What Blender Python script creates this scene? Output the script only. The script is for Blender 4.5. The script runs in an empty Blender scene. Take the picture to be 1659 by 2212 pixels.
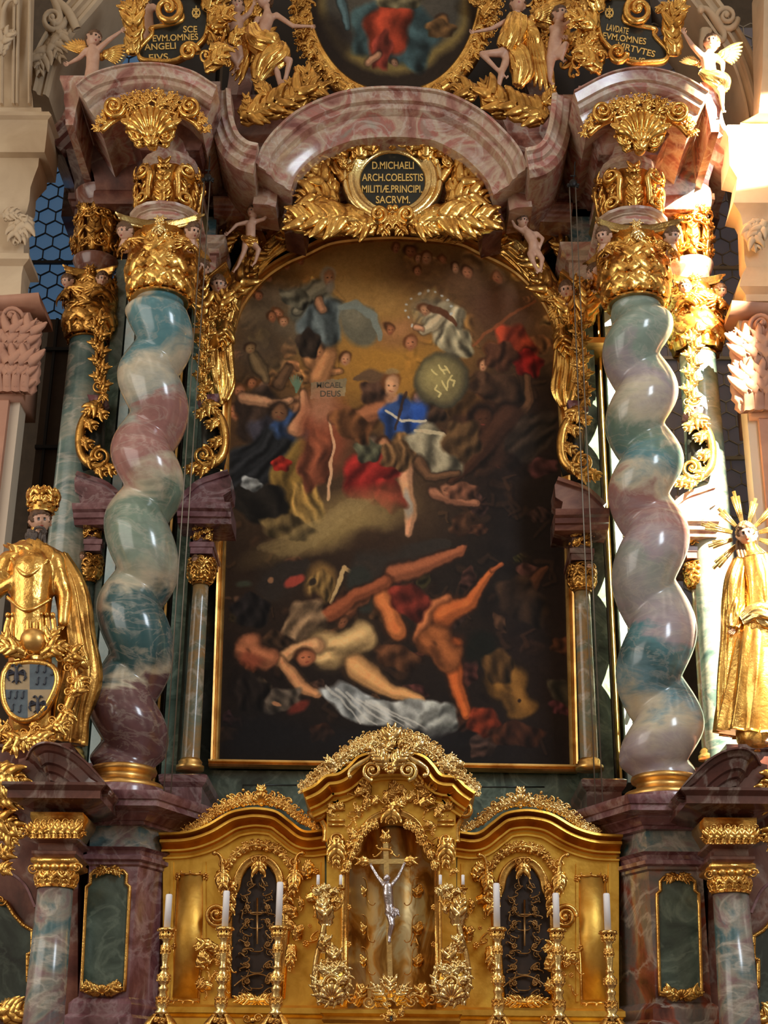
import bpy, math, random
import numpy as np
from mathutils import Vector, Matrix
PI = math.pi
SC = bpy.context.scene
COL = SC.collection

# ------------------------------------------------------------------ camera, light, exposure
FL, PITCH, YAW, ROLL, CX, DIST, EZ = 3300.0, math.radians(22.4), math.radians(-0.84), math.radians(0.66), 0.14, 15.0, 1.7
FWD = np.array([math.sin(YAW)*math.cos(PITCH), math.cos(YAW)*math.cos(PITCH), math.sin(PITCH)])
_rt = np.array([math.cos(YAW), -math.sin(YAW), 0.0]); _up = np.cross(_rt, FWD)
RT = math.cos(ROLL)*_rt + math.sin(ROLL)*_up
UP = math.cos(ROLL)*_up - math.sin(ROLL)*_rt
EYE = np.array([CX, -DIST, EZ])
cam = bpy.data.cameras.new('camera'); camo = bpy.data.objects.new('camera', cam); COL.objects.link(camo)
cam.sensor_fit = 'VERTICAL'; cam.sensor_height = 24.0; cam.lens = FL/2212*24.0
cam.clip_start = 0.1; cam.clip_end = 200
m = Matrix(((RT[0], UP[0], -FWD[0], EYE[0]), (RT[1], UP[1], -FWD[1], EYE[1]), (RT[2], UP[2], -FWD[2], EYE[2]), (0, 0, 0, 1)))
camo.matrix_world = m
SC.camera = camo
SC.view_settings.view_transform = 'Standard'; SC.view_settings.look = 'None'
SC.view_settings.gamma = 1; SC.view_settings.use_curve_mapping = False
SC.view_settings.exposure = 0.1

def lamp(name, kind, loc, target, energy, color, **kw):
    l = bpy.data.lights.new(name, kind); l.energy = energy; l.color = color
    for k, v in kw.items(): setattr(l, k, v)
    o = bpy.data.objects.new(name, l); COL.objects.link(o); o.location = loc
    o.rotation_euler = (Vector(target)-Vector(loc)).to_track_quat('-Z', 'Y').to_euler()
    return o
# daylight through the nave windows (cool, right front), an added warm fill from the left, and the sunbeam
lamp('window_light_right', 'AREA', (6.5, -11, 11.5), (0, -1, 5), 620, (0.80, 0.90, 1.0), shape='RECTANGLE', size=2.2, size_y=5.0)
lamp('warm_fill_left', 'AREA', (-9.5, -9, 8), (0, -1, 5), 520, (1.0, 0.93, 0.84), shape='RECTANGLE', size=8.0, size_y=8.0)
lamp('sunbeam', 'SPOT', (8.6, -9.5, 15.0), (4.0, -1.0, 9.0), 170000, (1.0, 0.84, 0.58), spot_size=math.radians(35), spot_blend=0.1, shadow_soft_size=0.03)

w = bpy.data.worlds.new('nave'); SC.world = w; w.use_nodes = True
nt = w.node_tree; nt.nodes.clear()
def wn(t, **kw):
    n = nt.nodes.new(t)
    for k, v in kw.items(): setattr(n, k, v)
    return n
tc = wn('ShaderNodeTexCoord'); mp = wn('ShaderNodeMapping'); mp.inputs['Scale'].default_value = (3.2, 3.2, 1.1)
ns = wn('ShaderNodeTexNoise'); ns.inputs['Scale'].default_value = 1.6; ns.inputs['Detail'].default_value = 2
cr = wn('ShaderNodeValToRGB')
cr.color_ramp.elements[0].position = 0.38; cr.color_ramp.elements[0].color = (0.10, 0.068, 0.045, 1)
cr.color_ramp.elements[1].position = 0.70; cr.color_ramp.elements[1].color = (1.3, 1.1, 0.85, 1)
e = cr.color_ramp.elements.new(0.56); e.color = (0.34, 0.27, 0.20, 1)
sx = wn('ShaderNodeSeparateXYZ'); mr = wn('ShaderNodeMapRange')
mr.inputs[1].default_value = -0.5; mr.inputs[2].default_value = 0.7; mr.inputs[3].default_value = 0.35; mr.inputs[4].default_value = 1.25
mx = wn('ShaderNodeMix', data_type='RGBA', blend_type='MULTIPLY'); mx.inputs[0].default_value = 1
bg = wn('ShaderNodeBackground'); bg.inputs[1].default_value = 1.4
ou = wn('ShaderNodeOutputWorld'); L = nt.links.new
L(tc.outputs['Generated'], mp.inputs[0]); L(mp.outputs[0], ns.inputs[0]); L(ns.outputs[0], cr.inputs[0])
L(tc.outputs['Generated'], sx.inputs[0]); L(sx.outputs[2], mr.inputs[0])
L(cr.outputs[0], mx.inputs[6]); L(mr.outputs[0], mx.inputs[7]); L(mx.outputs[2], bg.inputs[0]); L(bg.outputs[0], ou.inputs[0])

# ------------------------------------------------------------------ geometry of the place
def unp(x, y, Y):
    x = np.asarray(x, float); y = np.asarray(y, float)
    a = (x-829.5)/FL; b = -(y-1106)/FL
    d = FWD + a[..., None]*RT + b[..., None]*UP
    t = (Y+DIST)/d[..., 1]
    return EYE + t[..., None]*d
def mpp(x, y, Y):
    p = unp(x, y, Y); return float((p-EYE) @ FWD / FL)
def X_(x, y, Y): return float(unp(x, y, Y)[0])
def Z_(x, y, Y): return float(unp(x, y, Y)[2])

class Plane:                       # flat relief field on the vertical plane at depth Y; d stands out towards the nave
    def __init__(s, Y, x=840, y=1106): s.Y = Y; s.s = mpp(x, y, Y)
    def __call__(s, x, y, d=0):
        p = unp(x, y, s.Y); p[..., 1] -= np.asarray(d)*s.s; return p
class Cyl:                         # relief field wrapped round a vertical axis
    def __init__(s, X, Y, Z, sc, R): s.X, s.Y, s.Z, s.s, s.R = X, Y, Z, sc, R
    def __call__(s, x, y, d=0):
        x = np.asarray(x, float); y = np.asarray(y, float); d = np.asarray(d, float)+0*x
        R = s.R(y) if callable(s.R) else s.R
        a = x/R; r = (R+d)*s.s
        return np.stack([s.X+r*np.sin(a), s.Y-r*np.cos(a), s.Z-y*s.s+0*x], -1)

class MB:
    def __init__(s): s.V = []; s.Q = []; s.N = []; s.n = 0; s.sm = True
    def add(s, V, Q=None, N=None, mat=0):
        V = np.asarray(V, float).reshape(-1, 3)
        if Q is not None and len(Q): s.Q.append((np.asarray(Q, int)+s.n, mat))
        if N:
            for f in N: s.N.append(([i+s.n for i in f], mat))
        s.V.append(V); s.n += len(V); return s
    def grid(s, P, cu=False, cv=False, mat=0, caps=False, flip=False):
        n, k = P.shape[:2]
        I = np.arange(n*k).reshape(n, k)
        A = np.vstack([I, I[:1]]) if cu else I
        A = np.hstack([A, A[:, :1]]) if cv else A
        Q = np.stack([A[:-1, :-1], A[:-1, 1:], A[1:, 1:], A[1:, :-1]], -1).reshape(-1, 4)
        if flip: Q = Q[:, ::-1]
        N = []
        if caps: N = [list(I[0]), list(I[-1][::-1])]
        s.add(P, Q, N, mat); return s
    def box(s, a, b, mat=0):
        x0, y0, z0 = a; x1, y1, z1 = b
        V = [(x0, y0, z0), (x1, y0, z0), (x1, y1, z0), (x0, y1, z0), (x0, y0, z1), (x1, y0, z1), (x1, y1, z1), (x0, y1, z1)]
        s.add(V, [(0, 3, 2, 1), (4, 5, 6, 7), (0, 1, 5, 4), (1, 2, 6, 5), (2, 3, 7, 6), (3, 0, 4, 7)], None, mat); return s
    def mesh(s, me, mat=0):
        V = np.empty(len(me.vertices)*3); me.vertices.foreach_get('co', V)
        s.add(V.reshape(-1, 3), None, [list(p.vertices) for p in me.polygons], mat)
    def build(s, name, mats, parent=None, loc=None, smooth=True):
        if not s.V: return None
        V = np.concatenate(s.V)
        if parent is not None: o0 = np.array(ORG[parent.name])
        elif loc is not None: o0 = np.array(loc, float)
        else:
            o0 = V.mean(0); o0[2] = V[:, 2].min()
        V = V-o0
        me = bpy.data.meshes.new(name)
        cnt = []; idx = []; mi = []
        for Q, mt in s.Q: cnt.append(np.full(len(Q), 4)); idx.append(Q.ravel()); mi.append(np.full(len(Q), mt))
        for f, mt in s.N: cnt.append(np.array([len(f)])); idx.append(np.array(f)); mi.append(np.array([mt]))
        cnt = np.concatenate(cnt); idx = np.concatenate(idx); mi = np.concatenate(mi)
        me.vertices.add(len(V)); me.vertices.foreach_set('co', V.ravel())
        me.loops.add(len(idx)); me.loops.foreach_set('vertex_index', idx.astype(np.int32))
        me.polygons.add(len(cnt))
        me.polygons.foreach_set('loop_start', np.concatenate([[0], np.cumsum(cnt)[:-1]]).astype(np.int32))
        me.update(calc_edges=True)
        if not isinstance(mats, (list, tuple)): mats = [mats]
        for mm in mats: me.materials.append(mm)
        me.polygons.foreach_set('material_index', mi.astype(np.int32))
        me.polygons.foreach_set('use_smooth', np.full(len(cnt), bool(smooth)))
        me.validate(); me.update()
        if len(cnt) < 1500:
            import bmesh
            bm = bmesh.new(); bm.from_mesh(me); bmesh.ops.recalc_face_normals(bm, faces=bm.faces)
            big = [f for f in bm.faces if len(f.verts) > 12]
            if big: bmesh.ops.triangulate(bm, faces=big)
            bm.to_mesh(me); bm.free()
        if smooth == 'auto': me.set_sharp_from_angle(angle=math.radians(32))
        o = bpy.data.objects.new(name, me); COL.objects.link(o)
        if parent is not None: o.parent = parent
        else: o.location = o0
        ORG[o.name] = o0
        return o
ORG = {}
def tag(o, label=None, cat=None, group=None, kind=None):
    if label: o['label'] = label
    if cat: o['category'] = cat
    if group: o['group'] = group
    if kind: o['kind'] = kind
    return o
def thing(name, label, cat, loc, group=None):
    o = bpy.data.objects.new(name, None); COL.objects.link(o); o.location = loc; o.empty_display_size = 0.1
    ORG[o.name] = np.array(loc, float)
    return tag(o, label, cat, group)
def copy_tree(o, off, parent=None):
    c = o.copy(); COL.objects.link(c); c.parent = parent
    if parent is None: c.location = Vector(o.location)+Vector(off)
    for ch in [q for q in o.children]: copy_tree(ch, off, c)
    return c

# ------------------------------------------------------------------ materials
def lin(c):
    c = np.array(c[:3], float)/255.0
    c = np.where(c <= 0.04045, c/12.92, ((c+0.055)/1.055)**2.4)
    return (float(c[0]), float(c[1]), float(c[2]), 1.0)
def newmat(name):
    mt = bpy.data.materials.new(name); mt.use_nodes = True
    return mt, mt.node_tree, mt.node_tree.nodes['Principled BSDF']
def coords(t, scale=(1, 1, 1), seed=0.0):
    a = t.nodes.new('ShaderNodeTexCoord'); b = t.nodes.new('ShaderNodeMapping')
    b.inputs['Scale'].default_value = scale; b.inputs['Location'].default_value = (seed*3.1, seed*1.7, seed*2.3)
    t.links.new(a.outputs['Object'], b.inputs[0]); return b.outputs[0]
def noise(t, v, scale, detail=4, dist=0.0, rough=0.55):
    n = t.nodes.new('ShaderNodeTexNoise'); n.inputs['Scale'].default_value = scale; n.inputs['Detail'].default_value = detail
    n.inputs['Distortion'].default_value = dist; n.inputs['Roughness'].default_value = rough
    t.links.new(v, n.inputs['Vector']); return n.outputs[0]
def ramp(t, f, stops, interp='LINEAR'):
    r = t.nodes.new('ShaderNodeValToRGB'); r.color_ramp.interpolation = interp; el = r.color_ramp.elements
    stops = sorted(stops, key=lambda q: q[0])
    el[0].position = stops[0][0]; el[0].color = stops[0][1]; el[1].position = stops[-1][0]; el[1].color = stops[-1][1]
    for p, c in stops[1:-1]: q = el.new(p); q.color = c
    t.links.new(f, r.inputs[0]); return r.outputs[0]
def bump(t, b, f, strength, dist=0.01):
    n = t.nodes.new('ShaderNodeBump'); n.inputs['Strength'].default_value = strength; n.inputs['Distance'].default_value = dist
    t.links.new(f, n.inputs['Height']); t.links.new(n.outputs[0], b.inputs['Normal'])
def mix(t, f, a, c, mode='MIX'):
    n = t.nodes.new('ShaderNodeMix'); n.data_type = 'RGBA'; n.blend_type = mode
    if isinstance(f, (int, float)): n.inputs[0].default_value = f
    else: t.links.new(f, n.inputs[0])
    for i, q in ((6, a), (7, c)):
        if isinstance(q, tuple): n.inputs[i].default_value = q
        else: t.links.new(q, n.inputs[i])
    return n.outputs[2]
def gold(name, c1=(222, 160, 62), c2=(150, 92, 30), rough=0.3, bs=28, bst=0.35, seed=0):
    mt, t, b = newmat(name); v = coords(t, seed=seed)
    f = noise(t, v, 5, 5, 0.6)
    t.links.new(ramp(t, f, [(0.32, lin(c2)), (0.55, lin(c1)), (0.75, lin([min(255, k*1.1) for k in c1]))]), b.inputs['Base Color'])
    b.inputs['Metallic'].default_value = 0.94; b.inputs['Roughness'].default_value = rough
    bump(t, b, noise(t, v, bs, 3), bst, 0.012); return mt
def marble(name, stops, scale=1.5, dist=1.2, rough=0.22, stretch=(1, 1, 1), seed=0, vein=(205, 195, 180), vamt=0.25, rot=None):
    mt, t, b = newmat(name); v = coords(t, stretch, seed)
    if rot: v.node.inputs['Rotation'].default_value = rot
    c = ramp(t, noise(t, v, scale, 6, dist), [(p, lin(q)) for p, q in stops])
    vf = noise(t, v, scale*1.2, 6, dist*.7, 0.55)
    vr = ramp(t, vf, [(0.46, (0, 0, 0, 1)), (0.5, (vamt*1.6, vamt*1.6, vamt*1.6, 1)), (0.54, (0, 0, 0, 1))])
    c2 = mix(t, vr, c, lin(vein))
    sp = noise(t, v, 30, 4, 0, 0.7)
    c3 = mix(t, 0.5, c2, ramp(t, sp, [(0.3, (0.42, 0.42, 0.42, 1)), (0.7, (0.62, 0.62, 0.62, 1))]), 'OVERLAY')
    t.links.new(c3, b.inputs['Base Color']); b.inputs['Roughness'].default_value = rough
    try: b.inputs['Coat Weight'].default_value = 0.25; b.inputs['Coat Roughness'].default_value = 0.12
    except Exception: pass
    return mt
def plain(name, c, rough=0.7, metal=0.0, c2=None, ns=6, bst=0.0, bs=20):
    mt, t, b = newmat(name); v = coords(t)
    if c2: t.links.new(ramp(t, noise(t, v, ns, 5, 0.4), [(0.3, lin(c2)), (0.7, lin(c))]), b.inputs['Base Color'])
    else: b.inputs['Base Color'].default_value = lin(c)
    b.inputs['Roughness'].default_value = rough; b.inputs['Metallic'].default_value = metal
    if bst: bump(t, b, noise(t, v, bs, 4), bst, 0.02)
    return mt
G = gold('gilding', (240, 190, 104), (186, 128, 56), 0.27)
GD = gold('dark_gilding', (214, 162, 84), (138, 94, 42), 0.33, seed=2)  # darker copy of the gilding, also for pieces standing in shade
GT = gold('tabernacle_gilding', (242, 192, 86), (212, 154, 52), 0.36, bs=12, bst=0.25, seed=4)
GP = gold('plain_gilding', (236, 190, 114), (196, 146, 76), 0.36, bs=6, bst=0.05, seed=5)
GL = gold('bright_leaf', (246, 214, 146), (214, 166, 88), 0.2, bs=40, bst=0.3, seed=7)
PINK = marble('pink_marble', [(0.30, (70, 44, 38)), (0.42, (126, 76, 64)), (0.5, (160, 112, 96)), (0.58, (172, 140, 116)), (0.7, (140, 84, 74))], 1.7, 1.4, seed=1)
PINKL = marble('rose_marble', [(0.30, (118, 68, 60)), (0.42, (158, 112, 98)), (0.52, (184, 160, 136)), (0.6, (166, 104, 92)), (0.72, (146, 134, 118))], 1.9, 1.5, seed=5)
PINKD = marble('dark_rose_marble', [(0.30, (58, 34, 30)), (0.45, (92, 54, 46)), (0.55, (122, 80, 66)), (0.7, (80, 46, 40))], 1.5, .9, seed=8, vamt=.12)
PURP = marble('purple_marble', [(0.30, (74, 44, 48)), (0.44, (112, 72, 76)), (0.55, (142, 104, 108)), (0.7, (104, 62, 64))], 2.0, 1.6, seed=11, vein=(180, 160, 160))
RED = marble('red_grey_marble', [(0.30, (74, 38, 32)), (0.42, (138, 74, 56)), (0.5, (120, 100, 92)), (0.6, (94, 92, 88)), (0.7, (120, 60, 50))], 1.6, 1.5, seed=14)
GREEN = marble('green_marble', [(0.30, (34, 44, 38)), (0.45, (62, 78, 68)), (0.58, (88, 104, 92)), (0.72, (54, 66, 58))], 2.2, 1.2, seed=17, vein=(150, 165, 145), vamt=0.15)
GREEND = marble('dark_green_marble', [(0.30, (22, 28, 26)), (0.5, (44, 54, 48)), (0.7, (66, 78, 70))], 2.0, 1.2, seed=19, vein=(110, 125, 110), vamt=0.12)
BLUE = marble('blue_marble', [(0.28, (40, 62, 66)), (0.42, (74, 104, 108)), (0.52, (138, 134, 122)), (0.6, (124, 98, 98)), (0.72, (82, 112, 116))], 1.5, 1.6, seed=23, stretch=(1, 1, 1.6))
TEAL = marble('teal_shaft_marble', [(0.3, (58, 84, 84)), (0.45, (108, 130, 124)), (0.58, (150, 152, 138)), (0.7, (92, 116, 112))], 1.1, 1.5, seed=29, stretch=(.7, .7, 1.8))
OCHRE = marble('ochre_green_marble', [(0.3, (80, 90, 78)), (0.46, (112, 118, 100)), (0.56, (150, 118, 74)), (0.68, (110, 118, 104))], 1.6, 1.0, seed=31, stretch=(1, 1, 1.2))
STONE = plain('cream_stucco', (206, 184, 152), 0.75, c2=(184, 160, 130), ns=2.5)
ROSEST = plain('rose_stucco', (186, 138, 112), 0.7, c2=(164, 116, 94), ns=3)
DARK = plain('dark_painted_wood', (38, 28, 22), 0.7, c2=(26, 18, 14))
BLACK = plain('black_slate', (20, 22, 20), 0.3, c2=(34, 38, 33), ns=9)
SKIN = plain('polychrome_skin', (204, 164, 138), 0.45, c2=(184, 138, 112), ns=10)
HAIR = plain('brown_hair', (112, 78, 48), 0.6, c2=(70, 45, 28), ns=20, bst=0.6, bs=40)
GREYH = plain('grey_hair', (96, 84, 76), 0.6, c2=(56, 46, 42), ns=20, bst=0.6, bs=40)
EYEM = plain('painted_eye', (36, 24, 20), 0.3)
LIP = plain('painted_lips', (160, 78, 66), 0.4)
WAX = plain('white_wax', (240, 238, 240), 0.45)
IRON = plain('black_iron', (24, 20, 18), 0.5, 0.6)
WIRE = plain('steel_cable', (120, 112, 100), 0.4, 0.7)
SILVER = plain('silver', (206, 200, 204), 0.25, 0.95, bst=0.3, bs=30)
GRILLE = plain('bronze_filigree', (176, 136, 84), 0.35, 0.85, c2=(126, 92, 54), ns=14)
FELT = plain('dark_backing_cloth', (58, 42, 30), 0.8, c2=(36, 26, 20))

# ------------------------------------------------------------------ shape builders
def tang(P):
    T = np.gradient(P, axis=0); return T/np.maximum(np.linalg.norm(T, axis=1, keepdims=True), 1e-9)
def sweep(mb, M, pts, sec, scale=None, closed=False, caps=True, mat=0):
    """section (n, d) swept along a path (x, y[, d]) of the relief field M"""
    P = np.asarray(pts, float); D = P[:, 2] if P.shape[1] > 2 else np.zeros(len(P)); P = P[:, :2]
    if closed:
        T = np.roll(P, -1, 0)-np.roll(P, 1, 0); T /= np.linalg.norm(T, axis=1, keepdims=True)
    else: T = tang(P)
    Nn = np.stack([T[:, 1], -T[:, 0]], 1)          # for a path running left to right this points up the picture
    sec = np.asarray(sec, float)
    if sec.ndim == 2: sec = np.broadcast_to(sec, (len(P),)+sec.shape)
    sc = np.ones(len(P)) if scale is None else np.asarray(scale, float)
    x = P[:, None, 0]+Nn[:, None, 0]*sec[..., 0]*sc[:, None]; y = P[:, None, 1]+Nn[:, None, 1]*sec[..., 0]*sc[:, None]
    d = D[:, None]+sec[..., 1]*sc[:, None]
    mb.grid(M(x, y, d), cu=closed, cv=True, mat=mat, caps=(caps and not closed))
def smooth_path(pts, n=60):
    """Catmull-Rom through the points, resampled"""
    P = np.asarray(pts, float); Q = np.vstack([2*P[0]-P[1], P, 2*P[-1]-P[-2]]); out = []
    m_ = len(P)-1; k = max(2, n//m_)
    for i in range(m_):
        p0, p1, p2, p3 = Q[i:i+4]
        for t in np.arange(k)/k:
            out.append(.5*((2*p1)+(-p0+p2)*t+(2*p0-5*p1+4*p2-p3)*t*t+(-p0+3*p1-3*p2+p3)*t**3))
    out.append(P[-1]); return np.array(out)
_A8 = np.arange(8)/8*2*PI
def roundsec(w, h, k=8, back=0.5):
    a = np.arange(k)/k*2*PI; s = np.sin(a)
    return np.stack([w*np.cos(a), h*np.where(s > 0, s, s*back)], 1)
def ribbon(mb, M, pts, w, h, leaf=False, mat=0, k=8):
    P = np.asarray(pts, float); n = len(P)
    w = np.broadcast_to(w, n); h = np.broadcast_to(h, n)
    a = np.arange(k)/k*2*PI; c, s = np.cos(a), np.sin(a)
    f = np.where(s > 0, s, s*0.4)
    if leaf: f = np.where(s > 0, s**0.6*(0.55+0.75*np.abs(c)**1.5), s*0.4)
    sec = np.stack([w[:, None]*c, h[:, None]*f], -1)
    sweep(mb, M, P, sec, mat=mat)
def ball(mb, M, x, y, d, r, mat=0, ry=None, rd=None, n=8):
    ry = ry or r; rd = rd or r
    th = np.linspace(0.05, PI-0.05, n)[:, None]; ph = (np.arange(n+2)/(n+2)*2*PI)[None]
    X = x+r*np.sin(th)*np.cos(ph); Yy = y-ry*np.cos(th)+0*ph; Dd = d+rd*np.sin(th)*np.sin(ph)
    mb.grid(M(X, Yy, Dd), cv=True, caps=True, mat=mat)
def spiral(cx, cy, r, a0, turns, dr=1, n=22, p=0.8):
    t = np.linspace(0, 1, n); rr = r*(1-t)**p*0.88+r*0.12; a = a0+dr*t*turns*2*PI
    return np.stack([cx+rr*np.cos(a), cy+rr*np.sin(a)], 1)
def volute(mb, M, cx, cy, r, a0, turns=1.5, dr=1, d=0, w=None, mat=0):
    w = w or r*0.24; P = spiral(cx, cy, r, a0, turns, dr, int(14*turns)+6)
    t = np.linspace(0, 1, len(P)); D = d+r*0.5*t
    ribbon(mb, M, np.column_stack([P, D]), w*(1-.55*t), w*1.3*(1-.4*t), mat=mat)
    ball(mb, M, cx, cy, d+r*0.55, r*0.24, mat=mat, n=6)
def cscroll(mb, M, x, y, L, ang, k0=0.25, k1=2.2, S=False, d=0, w=None, flip=1, mat=0, n=34, pw=3):
    """C- or S-scroll: curvature rises towards both ends"""
    s = np.linspace(-1, 1, n); kap = k0+k1*np.abs(s)**pw*4
    if S: kap = kap*np.sign(s)
    th = np.cumsum(kap)*(s[1]-s[0])*flip; th -= th[n//2]
    dx, dy = np.cos(th), np.sin(th); X = np.cumsum(dx); Y = np.cumsum(dy); X -= X[n//2]; Y -= Y[n//2]
    sz = L/max(X.max()-X.min(), 1e-6); X *= sz; Y *= sz
    c, q = math.cos(ang), math.sin(ang); w = w or L*0.085
    P = np.stack([x+X*c-Y*q, y+X*q+Y*c, d+L*0.10*np.abs(s)**3], 1)
    ribbon(mb, M, P, w*(1.15-.65*np.abs(s)), w*1.3*(1.1-.5*np.abs(s)), mat=mat)
    for i in (0, -1): ball(mb, M, P[i, 0], P[i, 1], P[i, 2], w*0.95, mat=mat, n=6)
def acanthus(mb, M, x, y, ang, L, W, curl=0.5, n=5, d=0, lift=0.25, mat=0, tip=1.0):
    m_ = 12; t = np.linspace(0, 1, m_)
    th = ang+curl*t**1.4*2.0; st = L/(m_-1)
    X = x+np.concatenate([[0], np.cumsum(np.cos(th[:-1])*st)]); Y = y+np.concatenate([[0], np.cumsum(np.sin(th[:-1])*st)])
    D = d+L*lift*np.sin(t*PI*.8)*tip+0.0
    ribbon(mb, M, np.stack([X, Y, D], 1), W*0.30*(1.05-t**1.5*.9)+0.2, W*0.34*(1.1-t)+0.3, leaf=True, mat=mat)
    ribbon(mb, M, np.stack([X, Y, D-W*.04], 1), W*(.18+.62*np.sin(PI*(.18+.8*t)))*(1-.12*np.cos(t*n*2*PI)), W*0.13*(1.1-.6*t), mat=mat)
    n = max(2, int(round(n*.75)))
    for i in range(n):
        u = (i+0.6)/(n+0.3); j = u*(m_-1); a = int(j); b = min(a+1, m_-1); f = j-a
        px, py, pd, pt = X[a]*(1-f)+X[b]*f, Y[a]*(1-f)+Y[b]*f, D[a]*(1-f)+D[b]*f, th[a]
        l = W*(0.95*math.sin(PI*(0.22+0.72*u))+0.12)*(1+.28*math.sin(i*2.4+L*.7))
        for sd in (-1, 1):
            q = np.linspace(0, 1, 5); aa = pt+sd*(1.15-0.55*u)+sd*(-0.75)*q**1.3
            lx = px+np.concatenate([[0], np.cumsum(np.cos(aa[:-1])*l/4)]); ly = py+np.concatenate([[0], np.cumsum(np.sin(aa[:-1])*l/4)])
            ribbon(mb, M, np.stack([lx, ly, pd+l*.18*np.sin(q*2.6)], 1), l*0.30*np.sqrt(np.maximum(0.03, 1.02-q)), l*0.2*(1.1-q), mat=mat, k=6)
def rosette(mb, M, x, y, r, d=0, n=6, mat=0):
    for i in range(n):
        a = i/n*2*PI+.3; ball(mb, M, x+r*.55*math.cos(a), y+r*.55*math.sin(a), d, r*.36, mat=mat, rd=r*.3, n=6)
    ball(mb, M, x, y, d+r*.25, r*.26, mat=mat, n=6)
def shell(mb, M, x, y, r, ang=-PI/2, n=9, spread=1.25, d=0, mat=0):
    for i in range(n):
        u = (i/(n-1)-.5)*2; a = ang+u*spread; l = r*(1-.16*u*u); q = np.linspace(0.08, 1, 9)
        ribbon(mb, M, np.stack([x+np.cos(a)*l*q, y+np.sin(a)*l*q, d+r*.42*np.sin(q*2.3)+0*q], 1), r*1.32*spread/(n)*q+r*.01, r*.14*(.3+q), mat=mat)
    ball(mb, M, x, y, d+r*.1, r*.2, mat=mat)
def sphere_ornament(*a): pass
def crest(mb, M, path, hgt, seed=0, step=None, d=0, mat=0, dens=1.0):
    """rocaille cresting along a path: scrolls, leaves and beads standing up from it"""
    R = random.Random(seed); P = smooth_path(path, 80); T = tang(P); Nn = np.stack([T[:, 1], -T[:, 0]], 1)
    sl = np.concatenate([[0], np.cumsum(np.linalg.norm(np.diff(P, axis=0), axis=1))]); Lt = sl[-1]; step = step or hgt*.55/dens
    k = max(2, int(Lt/step))
    for i in range(k+1):
        j = int(np.searchsorted(sl, min(Lt*i/k, Lt-1e-6))); j = min(j, len(P)-1); p, t, nn = P[j], T[j], Nn[j]
        ta = math.atan2(t[1], t[0]); na = math.atan2(nn[1], nn[0]); e = min(i, k-i)/(k*.5); hh = hgt*(0.6+0.4*min(1, e*1.5))
        sd = 1 if i > k/2 else -1
        cscroll(mb, M, p[0]+nn[0]*hh*.3, p[1]+nn[1]*hh*.3, hh*.72, ta+R.uniform(-.5, .5), flip=-1 if R.random() < .65 else 1, S=R.random() < .35, d=d+R.uniform(0, hh*.12), w=hh*.075, mat=mat)
        acanthus(mb, M, p[0]+nn[0]*hh*.05, p[1]+nn[1]*hh*.05, na+sd*R.uniform(.1, .6), hh*.62, hh*.36, curl=sd*R.uniform(.5, 1.1), n=3, d=d, mat=mat)
        volute(mb, M, p[0]+nn[0]*hh*.62+t[0]*hh*.2, p[1]+nn[1]*hh*.62+t[1]*hh*.2, hh*.2, R.uniform(0, 6), 1.4, R.choice((-1, 1)), d=d+hh*.05, w=hh*.06, mat=mat)
        ball(mb, M, p[0]+nn[0]*hh*R.uniform(.6, .9)+R.uniform(-1, 1)*hh*.15, p[1]+nn[1]*hh*R.uniform(.6, .9), d+hh*.15, hh*R.uniform(.05, .1), mat=mat, n=6)
        if R.random() < .4: rosette(mb, M, p[0]+nn[0]*hh*.45, p[1]+nn[1]*hh*.45, hh*.16, d+hh*.2, mat=mat)
def clutter(mb, M, x0, y0, x1, y1, n, size, seed=0, d=0, mat=0, up=-PI/2):
    """a field of carved rocaille filling a rectangle"""
    R = random.Random(seed)
    for i in range(n):
        x, y = R.uniform(x0, x1), R.uniform(y0, y1); z = size*R.uniform(.6, 1.25); q = R.random(); dd = d+R.uniform(0, size*.3)
        if q < .42: acanthus(mb, M, x, y, up+R.uniform(-1.3, 1.3), z*1.2, z*.5, curl=R.choice((-1, 1))*R.uniform(.3, 1), n=4, d=dd, mat=mat)
        elif q < .78: cscroll(mb, M, x, y, z, R.uniform(0, 2*PI), flip=R.choice((-1, 1)), S=R.random() < .4, d=dd, w=z*.1, mat=mat)
        elif q < .9: rosette(mb, M, x, y, z*.28, dd+size*.15, mat=mat)
        else: ball(mb, M, x, y, dd+size*.1, z*.16, mat=mat)
def lathe(mb, X, Y, prof, n=40, mat=0, caps=True):
    """prof: (radius, z)"""
    pr = np.asarray(prof, float); a = np.arange(n)/n*2*PI
    P = np.stack([X+pr[:, None, 0]*np.sin(a), Y-pr[:, None, 0]*np.cos(a), pr[:, None, 1]+0*a], -1)
    if pr[-1, 1] < pr[0, 1]: P = P[::-1]
    mb.grid(P, cv=True, caps=caps, mat=mat)
def offset_poly(P, o):
    P = np.asarray(P, float); n = len(P)
    area = .5*sum(P[i, 0]*P[(i+1) % n, 1]-P[(i+1) % n, 0]*P[i, 1] for i in range(n)); sg = 1 if area > 0 else -1
    E = np.roll(P, -1, 0)-P; E /= np.maximum(np.linalg.norm(E, axis=1, keepdims=True), 1e-9); Nn = np.stack([E[:, 1], -E[:, 0]], 1)*sg
    out = []
    for i in range(n):
        a, b = Nn[i-1], Nn[i]; q = a+b; q = q/max(np.dot(q, q), .35)*2
        out.append(P[i]+q*o)
    return np.array(out)
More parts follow.
